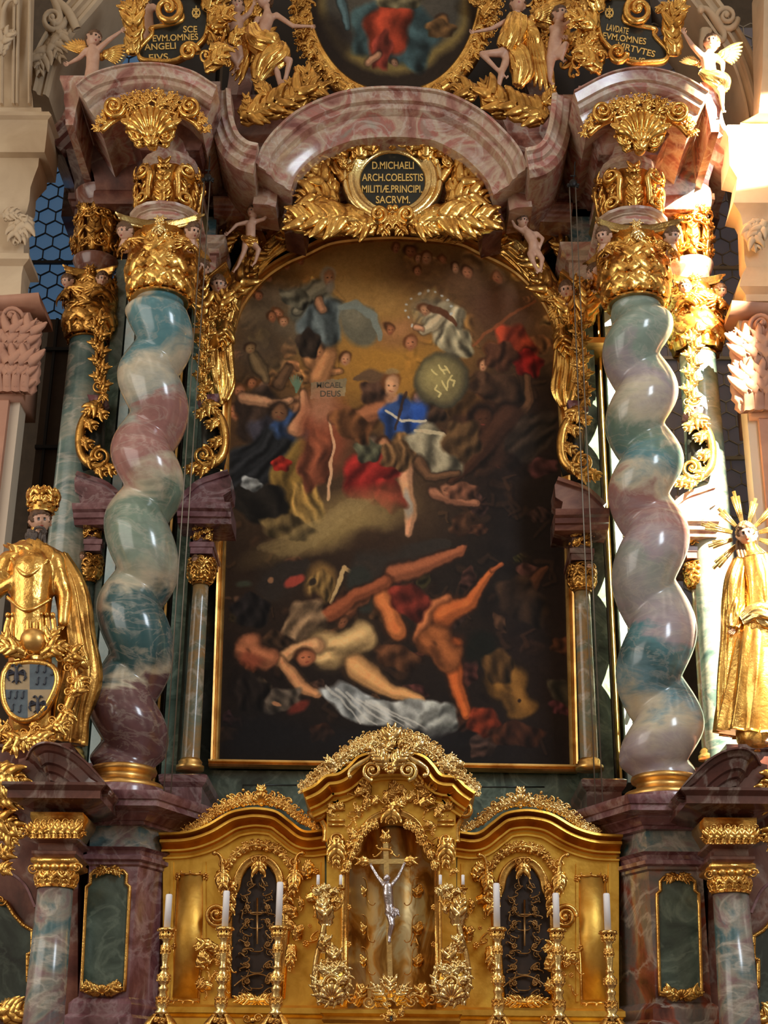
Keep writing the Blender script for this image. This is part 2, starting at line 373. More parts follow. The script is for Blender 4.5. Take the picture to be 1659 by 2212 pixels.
def stack(mb, plan, prof, mat=0):
    """prof: list of (offset, z) from bottom to top, optional per-level material"""
    rows = []
    plan = np.asarray(plan, float); n = len(plan)
    area = .5*sum(plan[i, 0]*plan[(i+1) % n, 1]-plan[(i+1) % n, 0]*plan[i, 1] for i in range(n))
    if area < 0: plan = plan[::-1]
    prof = sorted(prof, key=lambda q: q[1]) if prof[0][1] > prof[-1][1] else prof
    for o, z in prof:
        q = offset_poly(plan, o); rows.append(np.column_stack([q, np.full(n, z)]))
    mb.grid(np.array(rows), cv=True, caps=True, mat=mat, flip=False)
def rect(x0, x1, y0, y1): return [(x0, y0), (x1, y0), (x1, y1), (x0, y1)]
def cornice_prof(z0, z1, o0, o1, steps=5):
    """classical stepped cornice flaring from offset o0 at z0 to o1 at z1"""
    out = [(o0, z0)]; dz = z1-z0; do = o1-o0
    seq = [(0, .0), (.12, .03), (.12, .14), (.2, .16), (.34, .34), (.42, .38), (.42, .42), (.55, .44), (.86, .50), (.86, .70), (.92, .72), (.95, .80), (1.0, .90), (1.0, 1.0)]
    return [(o0+do*a, z0+dz*b) for a, b in seq]
def cove_prof(z0, z1, o0, o1, n=8):
    t = np.linspace(0, PI/2, n); return [(o0+(o1-o0)*(1-math.cos(q)), z0+(z1-z0)*math.sin(q)) for q in t]
def wall_prism(mb, M, outline, depth, mat=0):
    """closed picture outline given thickness: front at d=0, back at d=-depth (px)"""
    P = np.asarray(outline, float); n = len(P)
    A = M(P[:, 0], P[:, 1], 0*P[:, 0]); B = M(P[:, 0], P[:, 1], 0*P[:, 0]-depth)
    mb.add(np.vstack([A, B]), [(i, (i+1) % n, n+(i+1) % n, n+i) for i in range(n)], [list(range(n))[::-1], list(range(n, 2*n))], mat)
def drape(mb, M, pts, w, h, folds=9, amp=.14, tw=1.0, seed=0, k=56, mat=0, back=1.0):
    R = random.Random(seed); P = np.asarray(pts, float)
    if P.shape[1] < 3: P = np.column_stack([P, np.zeros(len(P))])
    W = np.column_stack([P, np.broadcast_to(w, len(P)), np.broadcast_to(h, len(P))]); W = smooth_path(W, 36)
    n = len(W); t = np.linspace(0, 1, n)[:, None]; a = (np.arange(k)/k*2*PI)[None]
    f = 1+amp*(0.35+.65*t)*(np.sin(folds*a+tw*4*t+R.uniform(0, 6))+.5*np.sin((folds*2+1)*a-tw*5*t+R.uniform(0, 6)))+amp*.4*np.sin(3*a+6*t)
    T = tang(W[:, :2]); Nn = np.stack([T[:, 1], -T[:, 0]], 1)
    c = np.cos(a)*f*W[:, 3:4]; s = np.sin(a)*f*W[:, 4:5]; s = np.where(s < 0, s*back, s)
    mb.grid(M(W[:, 0:1]+Nn[:, 0:1]*c, W[:, 1:2]+Nn[:, 1:2]*c, W[:, 2:3]+s), cv=True, caps=True, mat=mat)
def wing(mb, M, x, y, ang, L, spread, n=8, d=0, mat=0):
    for row, (lf, k) in enumerate(((1, n), (.6, n-1), (.35, n-2))):
        for i in range(k):
            u = i/(k-1); a = ang+(u-.5)*spread; l = L*lf*(1-.45*u); q = np.linspace(0, 1, 8)
            ribbon(mb, M, np.stack([x+np.cos(a+.25*q)*l*q, y+np.sin(a+.25*q)*l*q, d+row*L*.05+L*.08*np.sin(q*PI)], 1), L*.07*np.sqrt(np.maximum(.05, 1-(2*q-1.0)**2)), L*.035, leaf=True, mat=mat)
    ball(mb, M, x, y, d+L*.05, L*.13, mat=mat)
def capsule(mb, A, B, ra, rb, n=14):
    A, B = np.asarray(A, float), np.asarray(B, float); v = B-A; L_ = np.linalg.norm(v); v = v/max(L_, 1e-9)
    u = np.cross(v, [0, 0, 1.0]); u = np.cross(v, [0, 1.0, 0]) if np.linalg.norm(u) < .1 else u; u /= np.linalg.norm(u); q = np.cross(v, u)
    rows = []; a = np.arange(n)/n*2*PI
    for t in np.linspace(-PI/2+.08, 0, 5): rows.append((A+v*ra*math.sin(t), ra*math.cos(t)))
    for t in np.linspace(0, PI/2-.08, 5): rows.append((B+v*rb*math.sin(t), rb*math.cos(t)))
    mb.grid(np.array([c+r*(np.cos(a)[:, None]*u+np.sin(a)[:, None]*q) for c, r in rows]), cv=True, caps=True, flip=True)
def fuse(mb, voxel, smooth=5):
    """melt overlapping volumes into one continuous skin"""
    o = mb.build('tmp', [SKIN], None, (0, 0, 0)); r = o.modifiers.new('r', 'REMESH'); r.mode = 'VOXEL'; r.voxel_size = voxel
    s_ = o.modifiers.new('s', 'SMOOTH'); s_.iterations = smooth; s_.factor = .5
    dg = bpy.context.evaluated_depsgraph_get(); ev = o.evaluated_get(dg); me = bpy.data.meshes.new_from_object(ev)
    me0 = o.data; bpy.data.objects.remove(o); bpy.data.meshes.remove(me0); return me
def head_mesh(mb, C, r, yaw=0.0, pitch=0.0, roll=0.0, hair=1, mats=(0, 1, 2, 3), hairlen=.6, only=None):
    """head with brow, eyes, nose, lips, chin and ears; hair as raised curly region. only: 'face' or 'hair'"""
    n, k = 40, 52
    th = np.linspace(0.02, PI-0.02, n)[:, None]; ph = (np.arange(k)/k*2*PI)[None]         # ph=0 faces the nave (-Y)
    x = np.sin(th)*np.sin(ph); y = -np.sin(th)*np.cos(ph); z = np.cos(th)+0*ph
    px = np.where(z < 0, x*(1+.22*z), x)*0.82; py = y*(0.95); pz = z*1.12
    g = lambda cx, cz, sx_, sz_: np.exp(-((x-cx)/sx_)**2-((z-cz)/sz_)**2)*(y < 0)
    out = .20*g(0, -.12, .10, .17)+.06*g(0, .10, .07, .2)-.08*g(.30, .08, .15, .10)-.08*g(-.30, .08, .15, .10)+.05*g(0, .25, .4, .08)
    out += .07*g(0, -.42, .17, .06)+.08*g(0, -.68, .2, .14)+.05*g(.42, -.25, .2, .2)+.05*g(-.42, -.25, .2, .2)-.03*g(0, -.52, .2, .05)
    ear = np.exp(-((np.abs(x)-.97)/.12)**2-((z-.0)/.2)**2-((y-.05)/.2)**2)*.16
    py = py-out; px = px+np.sign(x)*ear
    hr = ((z > .36+.1*np.cos(ph*2)) | (y > -.12+.22*(z < 0)) | ((np.abs(x) > .74) & (z > -.05)))*(z > -hairlen)
    hr = hr & ~((np.abs(x) > .93) & (np.abs(z) < .15) & (y < .15)) if hair else hr & False
    wv = .13+.08*np.sin(ph*9+np.cos(th*7)*2)*np.sin(th*11+ph*2)
    px = np.where(hr, px*(1+wv), px); py = np.where(hr, py*(1+wv), py); pz = np.where(hr, pz*(1+wv*.8), pz)
    eye = (((np.abs(x)-.31)/.15)**2+((z-.06)/.085)**2 < 1) & (y < 0); lip = ((x/.2)**2+((z+.43)/.075)**2 < 1) & (y < 0)
    V = np.stack([px, py, pz], -1)*r
    Rm = np.array(Matrix.Rotation(yaw, 3, 'Z') @ Matrix.Rotation(pitch, 3, 'X') @ Matrix.Rotation(roll, 3, 'Y')); V = V @ Rm.T+np.asarray(C)
    I = np.arange(n*k).reshape(n, k); A = np.hstack([I, I[:, :1]])
    Q = np.stack([A[:-1, :-1], A[1:, :-1], A[1:, 1:], A[:-1, 1:]], -1)
    c = lambda m_: (lambda B: (B[:-1]+B[1:])/2)(m_.astype(float)[:, :])
    H = c(hr) > .4; E_ = c(eye) > .45; Lp = c(lip) > .45
    sel = {'face': [(~H & ~E_ & ~Lp, mats[0]), (E_ & ~H, mats[2]), (Lp & ~H, mats[3])], 'hair': [(H, mats[1])]}
    for key in (('face', 'hair') if only is None else (only,)):
        for mk, mi in sel[key]:
            q = Q[mk]
            if len(q):
                used, inv = np.unique(q.ravel(), return_inverse=True)
                mb.add(V.reshape(-1, 3)[used], inv.reshape(-1, 4), None, mi)
    if only != 'hair': mb.add(V[[0]*1, :].reshape(-1, 3), None, None, mats[0]) if False else None

# ================================================================== THE SETTING
SUNE = (X_(1450, 950, -1.55), -1.55); SUN2 = (X_(1566, 700, -1.0), -1.0); SUNP = (8.6+.2*(SUNE[0]-8.6), -9.5+.2*(SUNE[1]+9.5))
def S(name, mb, mat, smooth='auto', parent=None):
    o = mb.build(name, mat, parent, smooth=smooth)
    if parent is None: o['kind'] = 'structure'
    return o
S('floor', MB().box((-9, -17, -.2), (9, 3.4, 0)), plain('stone_floor', (120, 96, 76), .5, c2=(96, 78, 64)))
S('wall_back', MB().box((-9, 2.9, 0), (9, 3.2, 26)), plain('shadowed_plaster', (92, 78, 62), .8, c2=(74, 62, 50)))
# unseen panel added to cut the sunbeam's left edge (out of the picture, right)
S('beam_panel_left', MB().add(*(lambda p, q, t: ([(a[0]+t[0]*k, a[1]+t[1]*k, z) for k in (0, 1) for z in (10.5, 16) for a in (p, q)], [(0, 1, 3, 2), (4, 6, 7, 5), (0, 2, 6, 4), (1, 5, 7, 3), (0, 4, 5, 1), (2, 3, 7, 6)]))((SUNP[0], SUNP[1]), (SUNP[0]-.806*1.6, SUNP[1]-.592*1.6), (.10, -.14))), STONE)
SUNQ = (8.6+.2*(SUN2[0]-8.6), -9.5+.2*(SUN2[1]+9.5))
S('beam_panel_right', MB().add(*(lambda p, q, t: ([(a[0]+t[0]*k, a[1]+t[1]*k, z) for k in (0, 1) for z in (10.5, 14.26) for a in (p, q)], [(0, 1, 3, 2), (4, 6, 7, 5), (0, 2, 6, 4), (1, 5, 7, 3), (0, 4, 5, 1), (2, 3, 7, 6)]))((SUNQ[0], SUNQ[1]), (SUNQ[0]+.806*1.6, SUNQ[1]+.592*1.6), (.10, -.14))), STONE)  # second unseen panel, added to cut the beam's right edge
# side windows with hexagonal leading between the piers and the altar
def hexwin(name, xa, xb, ya, yb, Y, cell, glassmat, leadmat, bars):
    mb = MB(); M = Plane(Y, (xa+xb)/2, (ya+yb)/2); p0, p1 = unp(xa, yb, Y), unp(xb, ya, Y)
    g = S(name, MB().box((p0[0], Y, p0[2]), (p1[0], Y+.03, p1[2])), glassmat)
    c = MB(); s = M.s*cell; r = s/math.sqrt(3); nx = int((p1[0]-p0[0])/s)+2; nz = int((p1[2]-p0[2])/(1.5*r))+2
    def bar(a, b, t):
        a, b = np.array(a), np.array(b); v = b-a; v /= np.linalg.norm(v); q = np.array([-v[1], v[0]])*t
        P = [a+q, b+q, b-q, a-q]
        c.add([(u[0], Y-.02, u[1]) for u in P]+[(u[0], Y, u[1]) for u in P], [(0, 1, 2, 3), (0, 4, 5, 1), (1, 5, 6, 2), (2, 6, 7, 3), (3, 7, 4, 0)])
    for j in range(nz):
        for i in range(nx):
            cx = p0[0]+(i+.5*(j % 2))*s; cz = p0[2]+j*1.5*r
            if cx > p1[0] or cz > p1[2]: continue
            v = [(cx+r*math.sin(k*PI/3), cz+r*math.cos(k*PI/3)) for k in range(6)]
            bar(v[0], v[1], s*.03); bar(v[1], v[2], s*.03); bar(v[5], v[0], s*.03)
    for by in bars:
        z = Z_((xa+xb)/2, by, Y); c.box((p0[0], Y-.06, z-.02), (p1[0], Y-.02, z+.02))
    c.build('leading', leadmat, g, smooth=False)
    return g
bluegl, t_, b_ = newmat('blue_evening_glass'); b_.inputs['Base Color'].default_value = lin((70, 92, 112)); b_.inputs['Roughness'].default_value = .35
b_.inputs['Emission Color'].default_value = lin((70, 100, 130)); b_.inputs['Emission Strength'].default_value = .55
greygl, t_, b_ = newmat('grey_leaded_glass'); b_.inputs['Base Color'].default_value = lin((92, 84, 86)); b_.inputs['Roughness'].default_value = .4
b_.inputs['Emission Color'].default_value = lin((84, 78, 82)); b_.inputs['Emission Strength'].default_value = .3
LEAD = plain('window_lead', (26, 26, 30), .6); LEADL = plain('pale_window_lead', (150, 138, 120), .5)
hexwin('window_1', 40, 330, 40, 690, .92, 36, bluegl, LEAD, [571])
hexwin('window_2', 1360, 1700, 60, 1360, .92, 38, greygl, LEADL, [583, 778, 993])
mb = MB(); p0, p1 = unp(20, 1500, .9), unp(215, 690, .9)
S('trim_1', MB().box((p0[0], .9, p0[2]), (p1[0], .98, p1[2])), plain('brown_window_shutter', (78, 58, 42), .6, c2=(60, 44, 32), ns=3))
for y in (757, 968, 1180): 
    z = Z_(100, y, .9); mb.box((p0[0], .85, z-.02), (p1[0], .9, z+.02))
x = X_(100, 900, .9); mb.box((x, .87, p0[2]), (x+.03, .9, p1[2]))
S('trim_2', mb, LEAD)

# church piers with their entablatures, left and right
def pier(name, sgn, prof, xcap, capy, Y=-1.0, shaft=None):
    """prof: (x, y) of the inner silhouette in the picture, top to bottom"""
    xe = (-4.9 if sgn < 0 else 4.9)
    mb = MB(); X0 = X_(prof[-1][0], prof[-1][1], Y); pr = []
    for x, y in prof:
        P = unp(x, y, Y); pr.append(((P[0]-X0)*(-sgn), P[2]))
    plan = rect(min(X0, xe+sgn*1.5), max(X0, xe+sgn*1.5), Y, Y+.35)
    stack(mb, plan, pr); return mb, X0
lp = [(60, -60), (60, 160), (66, 226), (88, 230), (90, 250), (110, 254), (118, 268), (108, 272), (106, 300), (101, 342), (86, 346), (84, 364), (72, 384), (64, 400), (62, 430), (56, 450), (50, 456), (50, 548), (64, 552), (66, 566), (50, 574), (46, 590), (44, 640)]
mbp, XL = pier('l', -1, lp, 0, 0)
S('wall_left', mbp, STONE)
rp = [(1645, -60), (1645, 160), (1640, 242), (1606, 246), (1603, 270), (1570, 274), (1562, 290), (1572, 300), (1573, 330), (1574, 364), (1594, 380), (1590, 410), (1582, 444), (1600, 458), (1606, 474), (1610, 560), (1614, 572), (1600, 600), (1594, 626), (1610, 636), (1612, 650)]
mbp, XR = pier('r', 1, rp, 0, 0)
S('wall_right', mbp, STONE)
def pier_lower(sgn, xs, ytop, Xs):
    z1 = Z_(xs, ytop, -1.0); z0 = 0.0; X0 = X_(xs, ytop+200, -1.0)
    xe = sgn*6.4
    mb = MB(); stack(mb, rect(min(X0, xe), max(X0, xe), -.95, -.7), [(0, 0), (0, z1)])
    o = S('trim_3' if sgn < 0 else 'trim_4', mb, plain('pale_stucco_shaft', (196, 178, 156), .7))
    mb = MB(); stack(mb, rect(min(X0+sgn*.10, xe), max(X0+sgn*.10, xe), -1.02, -.8), [(0, .4), (0, z1-.05)]); mb.build('rose_inlay', ROSEST, o, smooth='auto')
pier_lower(-1, 44, 640, XL); pier_lower(1, 1612, 650, XR)
# stucco leaf capitals of the piers
def stucco_capital(xc, yt, yb, w, seed, label, vx, vy):
    M = Plane(-1.05, xc, yt); mb = MB()
    sgn = 1 if xc > 800 else -1
    wall_prism(mb, M, [(xc-w*.42, yt+20), (xc+w*.42, yt+20), (xc+w*.30, yb), (xc-w*.30, yb)], 120)
    for i in range(6):
        u = (i-2.5)/2.5
        acanthus(mb, M, xc+u*w*.34, yb-8, -PI/2+u*.15, (yb-yt)*.46, w*.30, curl=.2*np.sign(u), n=5, d=4, lift=.2)
        acanthus(mb, M, xc+u*w*.36, yb-(yb-yt)*.38, -PI/2+u*.2, (yb-yt)*.42, w*.28, curl=.3*np.sign(u), n=5, d=10, lift=.2)
    volute(mb, M, vx, vy, 26, PI*.5, 1.9, sgn, d=14, w=6)
    sweep(mb, M, [(xc-w*.62, yt), (xc, yt+6), (xc+w*.62, yt)], [(-8, -110), (-8, 18), (0, 24), (8, 30), (10, -110)])
    mb.build('t', ROSEST, None, smooth=True)
    o = bpy.data.objects['t']; o.name = 'stucco_capital'; tag(o, label, 'capital'); return o
stucco_capital(10, 655, 860, 130, 3, 'rose and cream stucco leaf capital on the left church pier', 30, 697)
stucco_capital(1668, 672, 900, 150, 4, 'rose and cream stucco leaf capital on the right church pier', 1640, 712)
# white stucco sprays on the pier friezes and upper panels
def stucco_spray(M, spots, label):
    mb = MB()
    for (x, y, a, L_, c) in spots: acanthus(mb, M, x, y, a, L_, L_*.42, curl=c, n=5, d=3, lift=.2)
    o = mb.build('stucco_leaf_spray', STONE, None); tag(o, label, 'stucco ornament'); return o
Mw = Plane(-1.02, 60, 450)
stucco_spray(Mw, [(8, 470, -.2, 46, .5), (44, 476, 1.9, 60, -.3), (56, 470, 1.5, 62, .2), (30, 466, .6, 30, .6)], 'cream stucco leaf spray on the left pier frieze below its cornice')
Mw2 = Plane(-1.02, 1620, 480)
stucco_spray(Mw2, [(1650, 480, 1.9, 60, .3), (1622, 484, 1.6, 66, -.3), (1640, 478, 2.5, 36, -.5)], 'cream stucco leaf spray on the right pier frieze below its cornice')
# upper walls with panel mouldings, and the ribs of the window arches
def arch_rib(name, pts, w, Y, mat, deep=150, k=3):
    M = Plane(Y, *pts[len(pts)//2][:2]); mb = MB()
    sec = [(-w, -deep), (-w, 0), (-w*.8, 8), (-w*.55, 8), (-w*.5, 0), (-w*.05, 2), (0, 12), (w*.25, 14), (w*.3, 2), (w*.75, 0), (w*.8, 10), (w, 10), (w, -deep)]
    sweep(mb, M, smooth_path(pts, 40), sec); return S(name, mb, mat)
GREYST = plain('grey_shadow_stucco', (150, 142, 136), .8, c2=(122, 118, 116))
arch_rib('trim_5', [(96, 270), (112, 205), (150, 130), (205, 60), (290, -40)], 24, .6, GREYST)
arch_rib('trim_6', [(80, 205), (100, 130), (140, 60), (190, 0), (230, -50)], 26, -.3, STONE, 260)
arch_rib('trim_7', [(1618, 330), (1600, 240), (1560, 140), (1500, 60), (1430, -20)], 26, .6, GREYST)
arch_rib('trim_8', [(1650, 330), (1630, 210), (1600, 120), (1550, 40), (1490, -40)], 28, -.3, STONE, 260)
def panel_strips(name, lines, Y):
    M = Plane(Y, lines[0][0][0], 100); mb = MB()
    for ln in lines: sweep(mb, M, ln, [(-3, -6), (-3, 4), (0, 7), (3, 4), (3, -6)])
    return S(name, mb, STONE)
panel_strips('trim_9', [[(32, -30), (30, 100), (29, 226)], [(40, -30), (38, 100), (37, 226)], [(64, -30), (64, 226)], [(5, -30), (4, 226)]], -1.02)
Mw = Plane(-1.03, 10, 60); mb = MB()
cscroll(mb, Mw, 6, 60, 120, -PI/2, S=True, d=4, w=6); cscroll(mb, Mw, 12, 90, 70, PI/2, d=4, w=4); acanthus(mb, Mw, 0, 120, -1.2, 60, 22, d=3)
tag(mb.build('stucco_scroll_panel', STONE), 'cream scrolled stucco relief on the upper left pier wall', 'stucco ornament')
Mw = Plane(-.3, 130, 80); mb = MB()
volute(mb, Mw, 118, 52, 24, 0, 1.6, 1, d=10, w=7); cscroll(mb, Mw, 128, 30, 70, 1.2, d=12, w=8); ribbon(mb, Mw, smooth_path([(120, 5, 8), (150, 35, 14), (168, 70, 8)], 20), 10, 8)
for i in range(4): acanthus(mb, Mw, 128-i*6, 70+i*16, PI/2+.3*i-.3, 62, 26, curl=.4*(-1)**i, d=8)
tag(mb.build('stucco_console', STONE), 'cream stucco scroll console with hanging leaves beside the upper left window arch', 'stucco ornament')
Mw = Plane(-.3, 1560, 60); mb = MB()
volute(mb, Mw, 1565, 48, 26, 0, 1.8, 1, d=10, w=7); cscroll(mb, Mw, 1550, 60, 80, 1.0, d=10, w=9); ribbon(mb, Mw, smooth_path([(1524, 70, 8), (1520, 110, 14), (1530, 150, 8)], 20), 14, 10)
tag(mb.build('stucco_console', STONE), 'cream stucco scroll console beside the upper right window arch', 'stucco ornament')
# window surround wall beside the right window
p0, p1 = unp(1590, 1400, 1.2), unp(1720, 640, 1.2)

# ================================================================== THE ALTARPIECE: carcass of marbled architecture
ALT = thing('altar_architecture', 'towering marbled high altar retable of rose and green stucco marble around the arched painting', 'altar', (0, 0.6, 0))
mb = MB()
x0, x1 = X_(462, 1640, .3), X_(1240, 1640, .3)
mb.box((x0-.75, .22, 0), (x1+.75, .8, Z_(840, 470, .3))); mb.build('backing_wall', GREEND, ALT, smooth='auto')
# green marble field below the painting
mb = MB(); Mg = Plane(0, 840, 1720)
z0, z1 = 2.0, Z_(840, 1668, 0); mb.box((X_(420, 1720, 0), -.02, z0), (X_(1285, 1720, 0), .25, z1))
gf = mb.build('predella_field', GREEN, ALT, smooth='auto')
mb = MB()
for pts in ([(525, 1790), (525, 1696), (700, 1696)], [(1010, 1700), (1176, 1700)]):
    sweep(mb, Plane(-.02, 600, 1700), pts, [(-1.2, -2), (-1.2, 2), (1.2, 2), (1.2, -2)])
mb.build('inset_line', BLACK, gf)

# --- strips between twisted column and painting (both sides): pilasters with gold fillets
def strip(xa, xb, y0, y1, Y, dep, mat, name, parent=ALT, mb=None):
    """vertical strip between two picture columns measured at height (y0+y1)/2"""
    ym = (y0+y1)/2; own = mb is None; mb = mb or MB()
    mb.box((X_(xa, ym, Y), Y, Z_(xa, y1, Y)), (X_(xb, ym, Y), Y+dep, Z_(xa, y0, Y)))
    if own: return mb.build(name, mat, parent, smooth='auto')
for (a, b, yy0, yy1) in ((386, 416, 500, 1700), (1270, 1300, 510, 1710)):
    strip(a, b, yy0, yy1, -.50, .8, GREEN, 'pilaster')
for (a, b, yy0, yy1) in ((366, 371, 620, 1690), (1314, 1319, 640, 1690)):
    strip(a, b, yy0, yy1, -.34, .2, GP, 'gold_fillet')
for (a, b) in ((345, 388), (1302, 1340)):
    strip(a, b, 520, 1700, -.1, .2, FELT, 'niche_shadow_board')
for (a, b, yy0, yy1) in ((203, 232, 560, 1680), (1388, 1420, 560, 1680)):
    strip(a, b, yy0, yy1, -.62, .9, GREEN, 'rear_pilaster')
PALE = marble('daylit_marble', [(0.3, (150, 182, 190)), (0.5, (190, 212, 214)), (0.7, (162, 194, 204))], 1.6, .8, seed=37)  # marble made pale blue: daylight on the strips put into its colour
for (a, b, yy0, yy1) in ((233, 254, 640, 1680), (1330, 1345, 640, 1690)):
    strip(a, b, yy0, yy1, -.70 if a < 800 else -.42, .5, PALE, 'daylit_side_pilaster')
# upper green blocks beside the frame top (under the entablature)
for (a, b, yy0, yy1) in ((398, 464, 420, 640), (1235, 1300, 430, 650)):
    strip(a, b, yy0, yy1, -.55, .85, BLUE, 'frieze_block')
# stepped rose imposts
for sg, xa, xb, yt in ((-1, 395, 476, 520), (1, 1225, 1310, 535)):
    mb = MB(); Y = -.7; pl = rect(X_(xa+6, yt, Y), X_(xb-10, yt, Y), Y, -.1)
    stack(mb, pl, [(.02, Z_(xa, yt+70, Y)), (.02, Z_(xa, yt+34, Y)), (.05, Z_(xa, yt+32, Y)), (.05, Z_(xa, yt+22, Y)), (.10, Z_(xa, yt+16, Y)), (.12, Z_(xa, yt+4, Y)), (.12, Z_(xa, yt, Y))])
    mb.build('impost', PINKL, ALT, smooth='auto')

# --- great entablature: coved mass over the columns
def ent(xa, xb, Y, levels, name, mat, back=.3):
    mb = MB(); yr = levels[0][1]
    pl = rect(X_(xa, yr, Y), X_(xb, yr, Y), Y, back); s = mpp((xa+xb)/2, yr, Y)
    stack(mb, pl, [(o*s, Z_((xa+xb)/2, y, Y)) for o, y in levels]); return mb.build(name, mat, ALT, smooth='auto')
lev = [(0, 468), (0, 452), (6, 450), (8, 440), (14, 438), (14, 425), (4, 420), (6, 395), (20, 360), (26, 340), (16, 322), (6, 300), (6, 285), (18, 262), (30, 254), (34, 240), (34, 225)]
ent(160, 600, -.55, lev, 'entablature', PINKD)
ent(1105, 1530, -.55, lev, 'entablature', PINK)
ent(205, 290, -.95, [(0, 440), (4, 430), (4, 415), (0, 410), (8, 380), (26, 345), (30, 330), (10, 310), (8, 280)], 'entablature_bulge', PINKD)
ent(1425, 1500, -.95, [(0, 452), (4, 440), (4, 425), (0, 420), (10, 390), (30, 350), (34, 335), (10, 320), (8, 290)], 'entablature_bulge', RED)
# wide frieze behind the cartouche
mb = MB(); p0, p1 = unp(440, 480, -.2), unp(1270, 200, -.2)
mb.box((p0[0], -.2, p0[2]), (p1[0], .7, Z_(840, 262, -.2))); mb.build('frieze', PINKD, ALT, smooth='auto')
mb = MB(); mb.box((X_(150, 300, .3), .3, Z_(840, 470, .3)), (X_(1540, 300, .3), .8, Z_(840, 250, .3))); mb.build('frieze_back', PINKD, ALT, smooth='auto')
# horizontal architrave steps either side of the cartouche
for xa, xb, yy in ((462, 640, 0), (1066, 1235, 10)):
    M = Plane(-.62, xa, 440)
    mb = MB(); sweep(mb, M, [(xa, 452+yy), (xb, 456+yy)], [(-14, -110), (-14, 0), (-7, 0), (-5, 4), (0, 5), (3, 10), (10, 13), (14, 18), (18, 18), (20, 0), (52, -6), (60, -110)])
    mb.build('architrave', PINK, ALT, smooth='auto')

# --- segmental pediments and the big central arch
CS = np.array([(0, 0), (-3, 0), (-4, -6), (-20, -14), (-22, -22), (-30, -24), (-34, -32), (-36, -40), (-62, -46), (-66, -50), (-72, -52), (-72, -330), (0, -330)], float)
def arc_thing(name, pts, Y, mat, sec=CS, sc=1.0, smoothn=60):
    M = Plane(Y, *np.asarray(pts)[len(pts)//2][:2]); mb = MB(); sweep(mb, M, smooth_path(pts, smoothn), sec*sc)
    return mb.build(name, mat, ALT, smooth='auto')
arc_thing('segmental_pediment', [(163, 182), (196, 158), (250, 141), (304, 134), (360, 137), (418, 153), (468, 184)], -2.15, PINKL)
arc_thing('segmental_pediment', [(1240, 194), (1300, 162), (1342, 148), (1385, 143), (1430, 148), (1480, 164), (1532, 194)], -2.15, PINKL, sc=.97)
# S-shaped cornice running down from each pediment to the central arch
S1 = np.array([(20, -4), (10, 0), (6, -8), (-4, -10), (-8, -18), (-20, -20), (-26, -30), (-30, -34), (-30, -260), (20, -260)], float)
arc_thing('scrolled_cornice', [(478, 190), (480, 225), (486, 262), (500, 296), (525, 318), (552, 326)], -1.7, PINKL, S1, 1.0)
arc_thing('scrolled_cornice', [(1140, 336), (1170, 328), (1192, 306), (1204, 272), (1210, 236), (1213, 200)], -1.7, PINKL, S1, 1.0)
CA = np.array([(0, 0), (-5, 0), (-6, -8), (-22, -14), (-24, -24), (-33, -26), (-37, -34), (-40, -42), (-62, -48), (-68, -54), (-76, -56), (-76, -300), (0, -300)], float)
ca = [(552, 352), (568, 312), (600, 272), (650, 232), (724, 200), (786, 188), (848, 185), (908, 188), (968, 199), (1040, 236), (1092, 282), (1124, 322), (1140, 360)]
arc_thing('central_arch', ca, -1.55, PINKL, CA, 1.0, 90)
# lower, deeper arch ring and soffit
CB = np.array([(0, 0), (-8, 6), (-30, 6), (-36, -4), (-44, -6), (-44, -130), (0, -130)], float)
arc_thing('arch_soffit', [(610, 470), (630, 400), (672, 330), (740, 280), (848, 258), (956, 280), (1026, 334), (1070, 404), (1088, 476)], -.95, PINKD, CB, 1.0, 80)
arc_thing('frieze_curve', [(546, 440), (556, 390), (590, 340), (640, 292), (700, 262), (790, 244), (848, 240), (910, 244), (1000, 264), (1060, 298), (1110, 350), (1140, 396), (1150, 446)], -1.1, PINK, np.array([(0, 0), (-34, 6), (-50, 0), (-52, -90), (0, -90)], float), 1.0, 80)
# return faces on the outer ends of the pediments
for xa, xb, yt, Y in ((152, 168, 175, -1.9), (1528, 1545, 190, -1.9)):
    mb = MB(); pl = rect(X_(xa, yt, Y), X_(xb, yt, Y), Y, -.2)
    stack(mb, pl, [(0, Z_(xa, yt+95, Y)), (.02, Z_(xa, yt+60, Y)), (.04, Z_(xa, yt+45, Y)), (.04, Z_(xa, yt+25, Y)), (.09, Z_(xa, yt+8, Y)), (.09, Z_(xa, yt, Y))]); mb.build('pediment_return', PINK, ALT, smooth='auto')
# outer curved wings of the entablature, sweeping up and out
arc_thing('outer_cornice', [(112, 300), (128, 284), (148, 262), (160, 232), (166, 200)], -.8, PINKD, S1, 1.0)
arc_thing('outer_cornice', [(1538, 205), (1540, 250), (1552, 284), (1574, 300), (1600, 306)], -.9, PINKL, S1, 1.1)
# dark upper storey behind the figures
mb = MB(); p0 = unp(470, 330, .55); p1 = unp(1230, -60, .55)
mb.box((p0[0], .55, p0[2]), (p1[0], .95, p1[2])); mb.build('upper_storey', DARK, ALT, smooth='auto')
for xa, xb in ((300, 480), (1225, 1400)):
    mb = MB(); p0 = unp(xa, 330, .75); p1 = unp(xb, -60, .75); mb.box((p0[0], .75, p0[2]), (p1[0], 1.1, p1[2])); mb.build('upper_wing', DARK, ALT, smooth='auto')
for pts in ([(470, 300), (505, 235), (520, 170), (524, 90)], [(1225, 300), (1190, 240), (1160, 170), (1150, 90)]):
    mb = MB(); sweep(mb, Plane(.2, 500, 200), smooth_path(pts, 30), [(-26, -80), (-26, 0), (0, 10), (26, 0), (26, -80)]); mb.build('upper_volute', PINKD, ALT, smooth='auto')

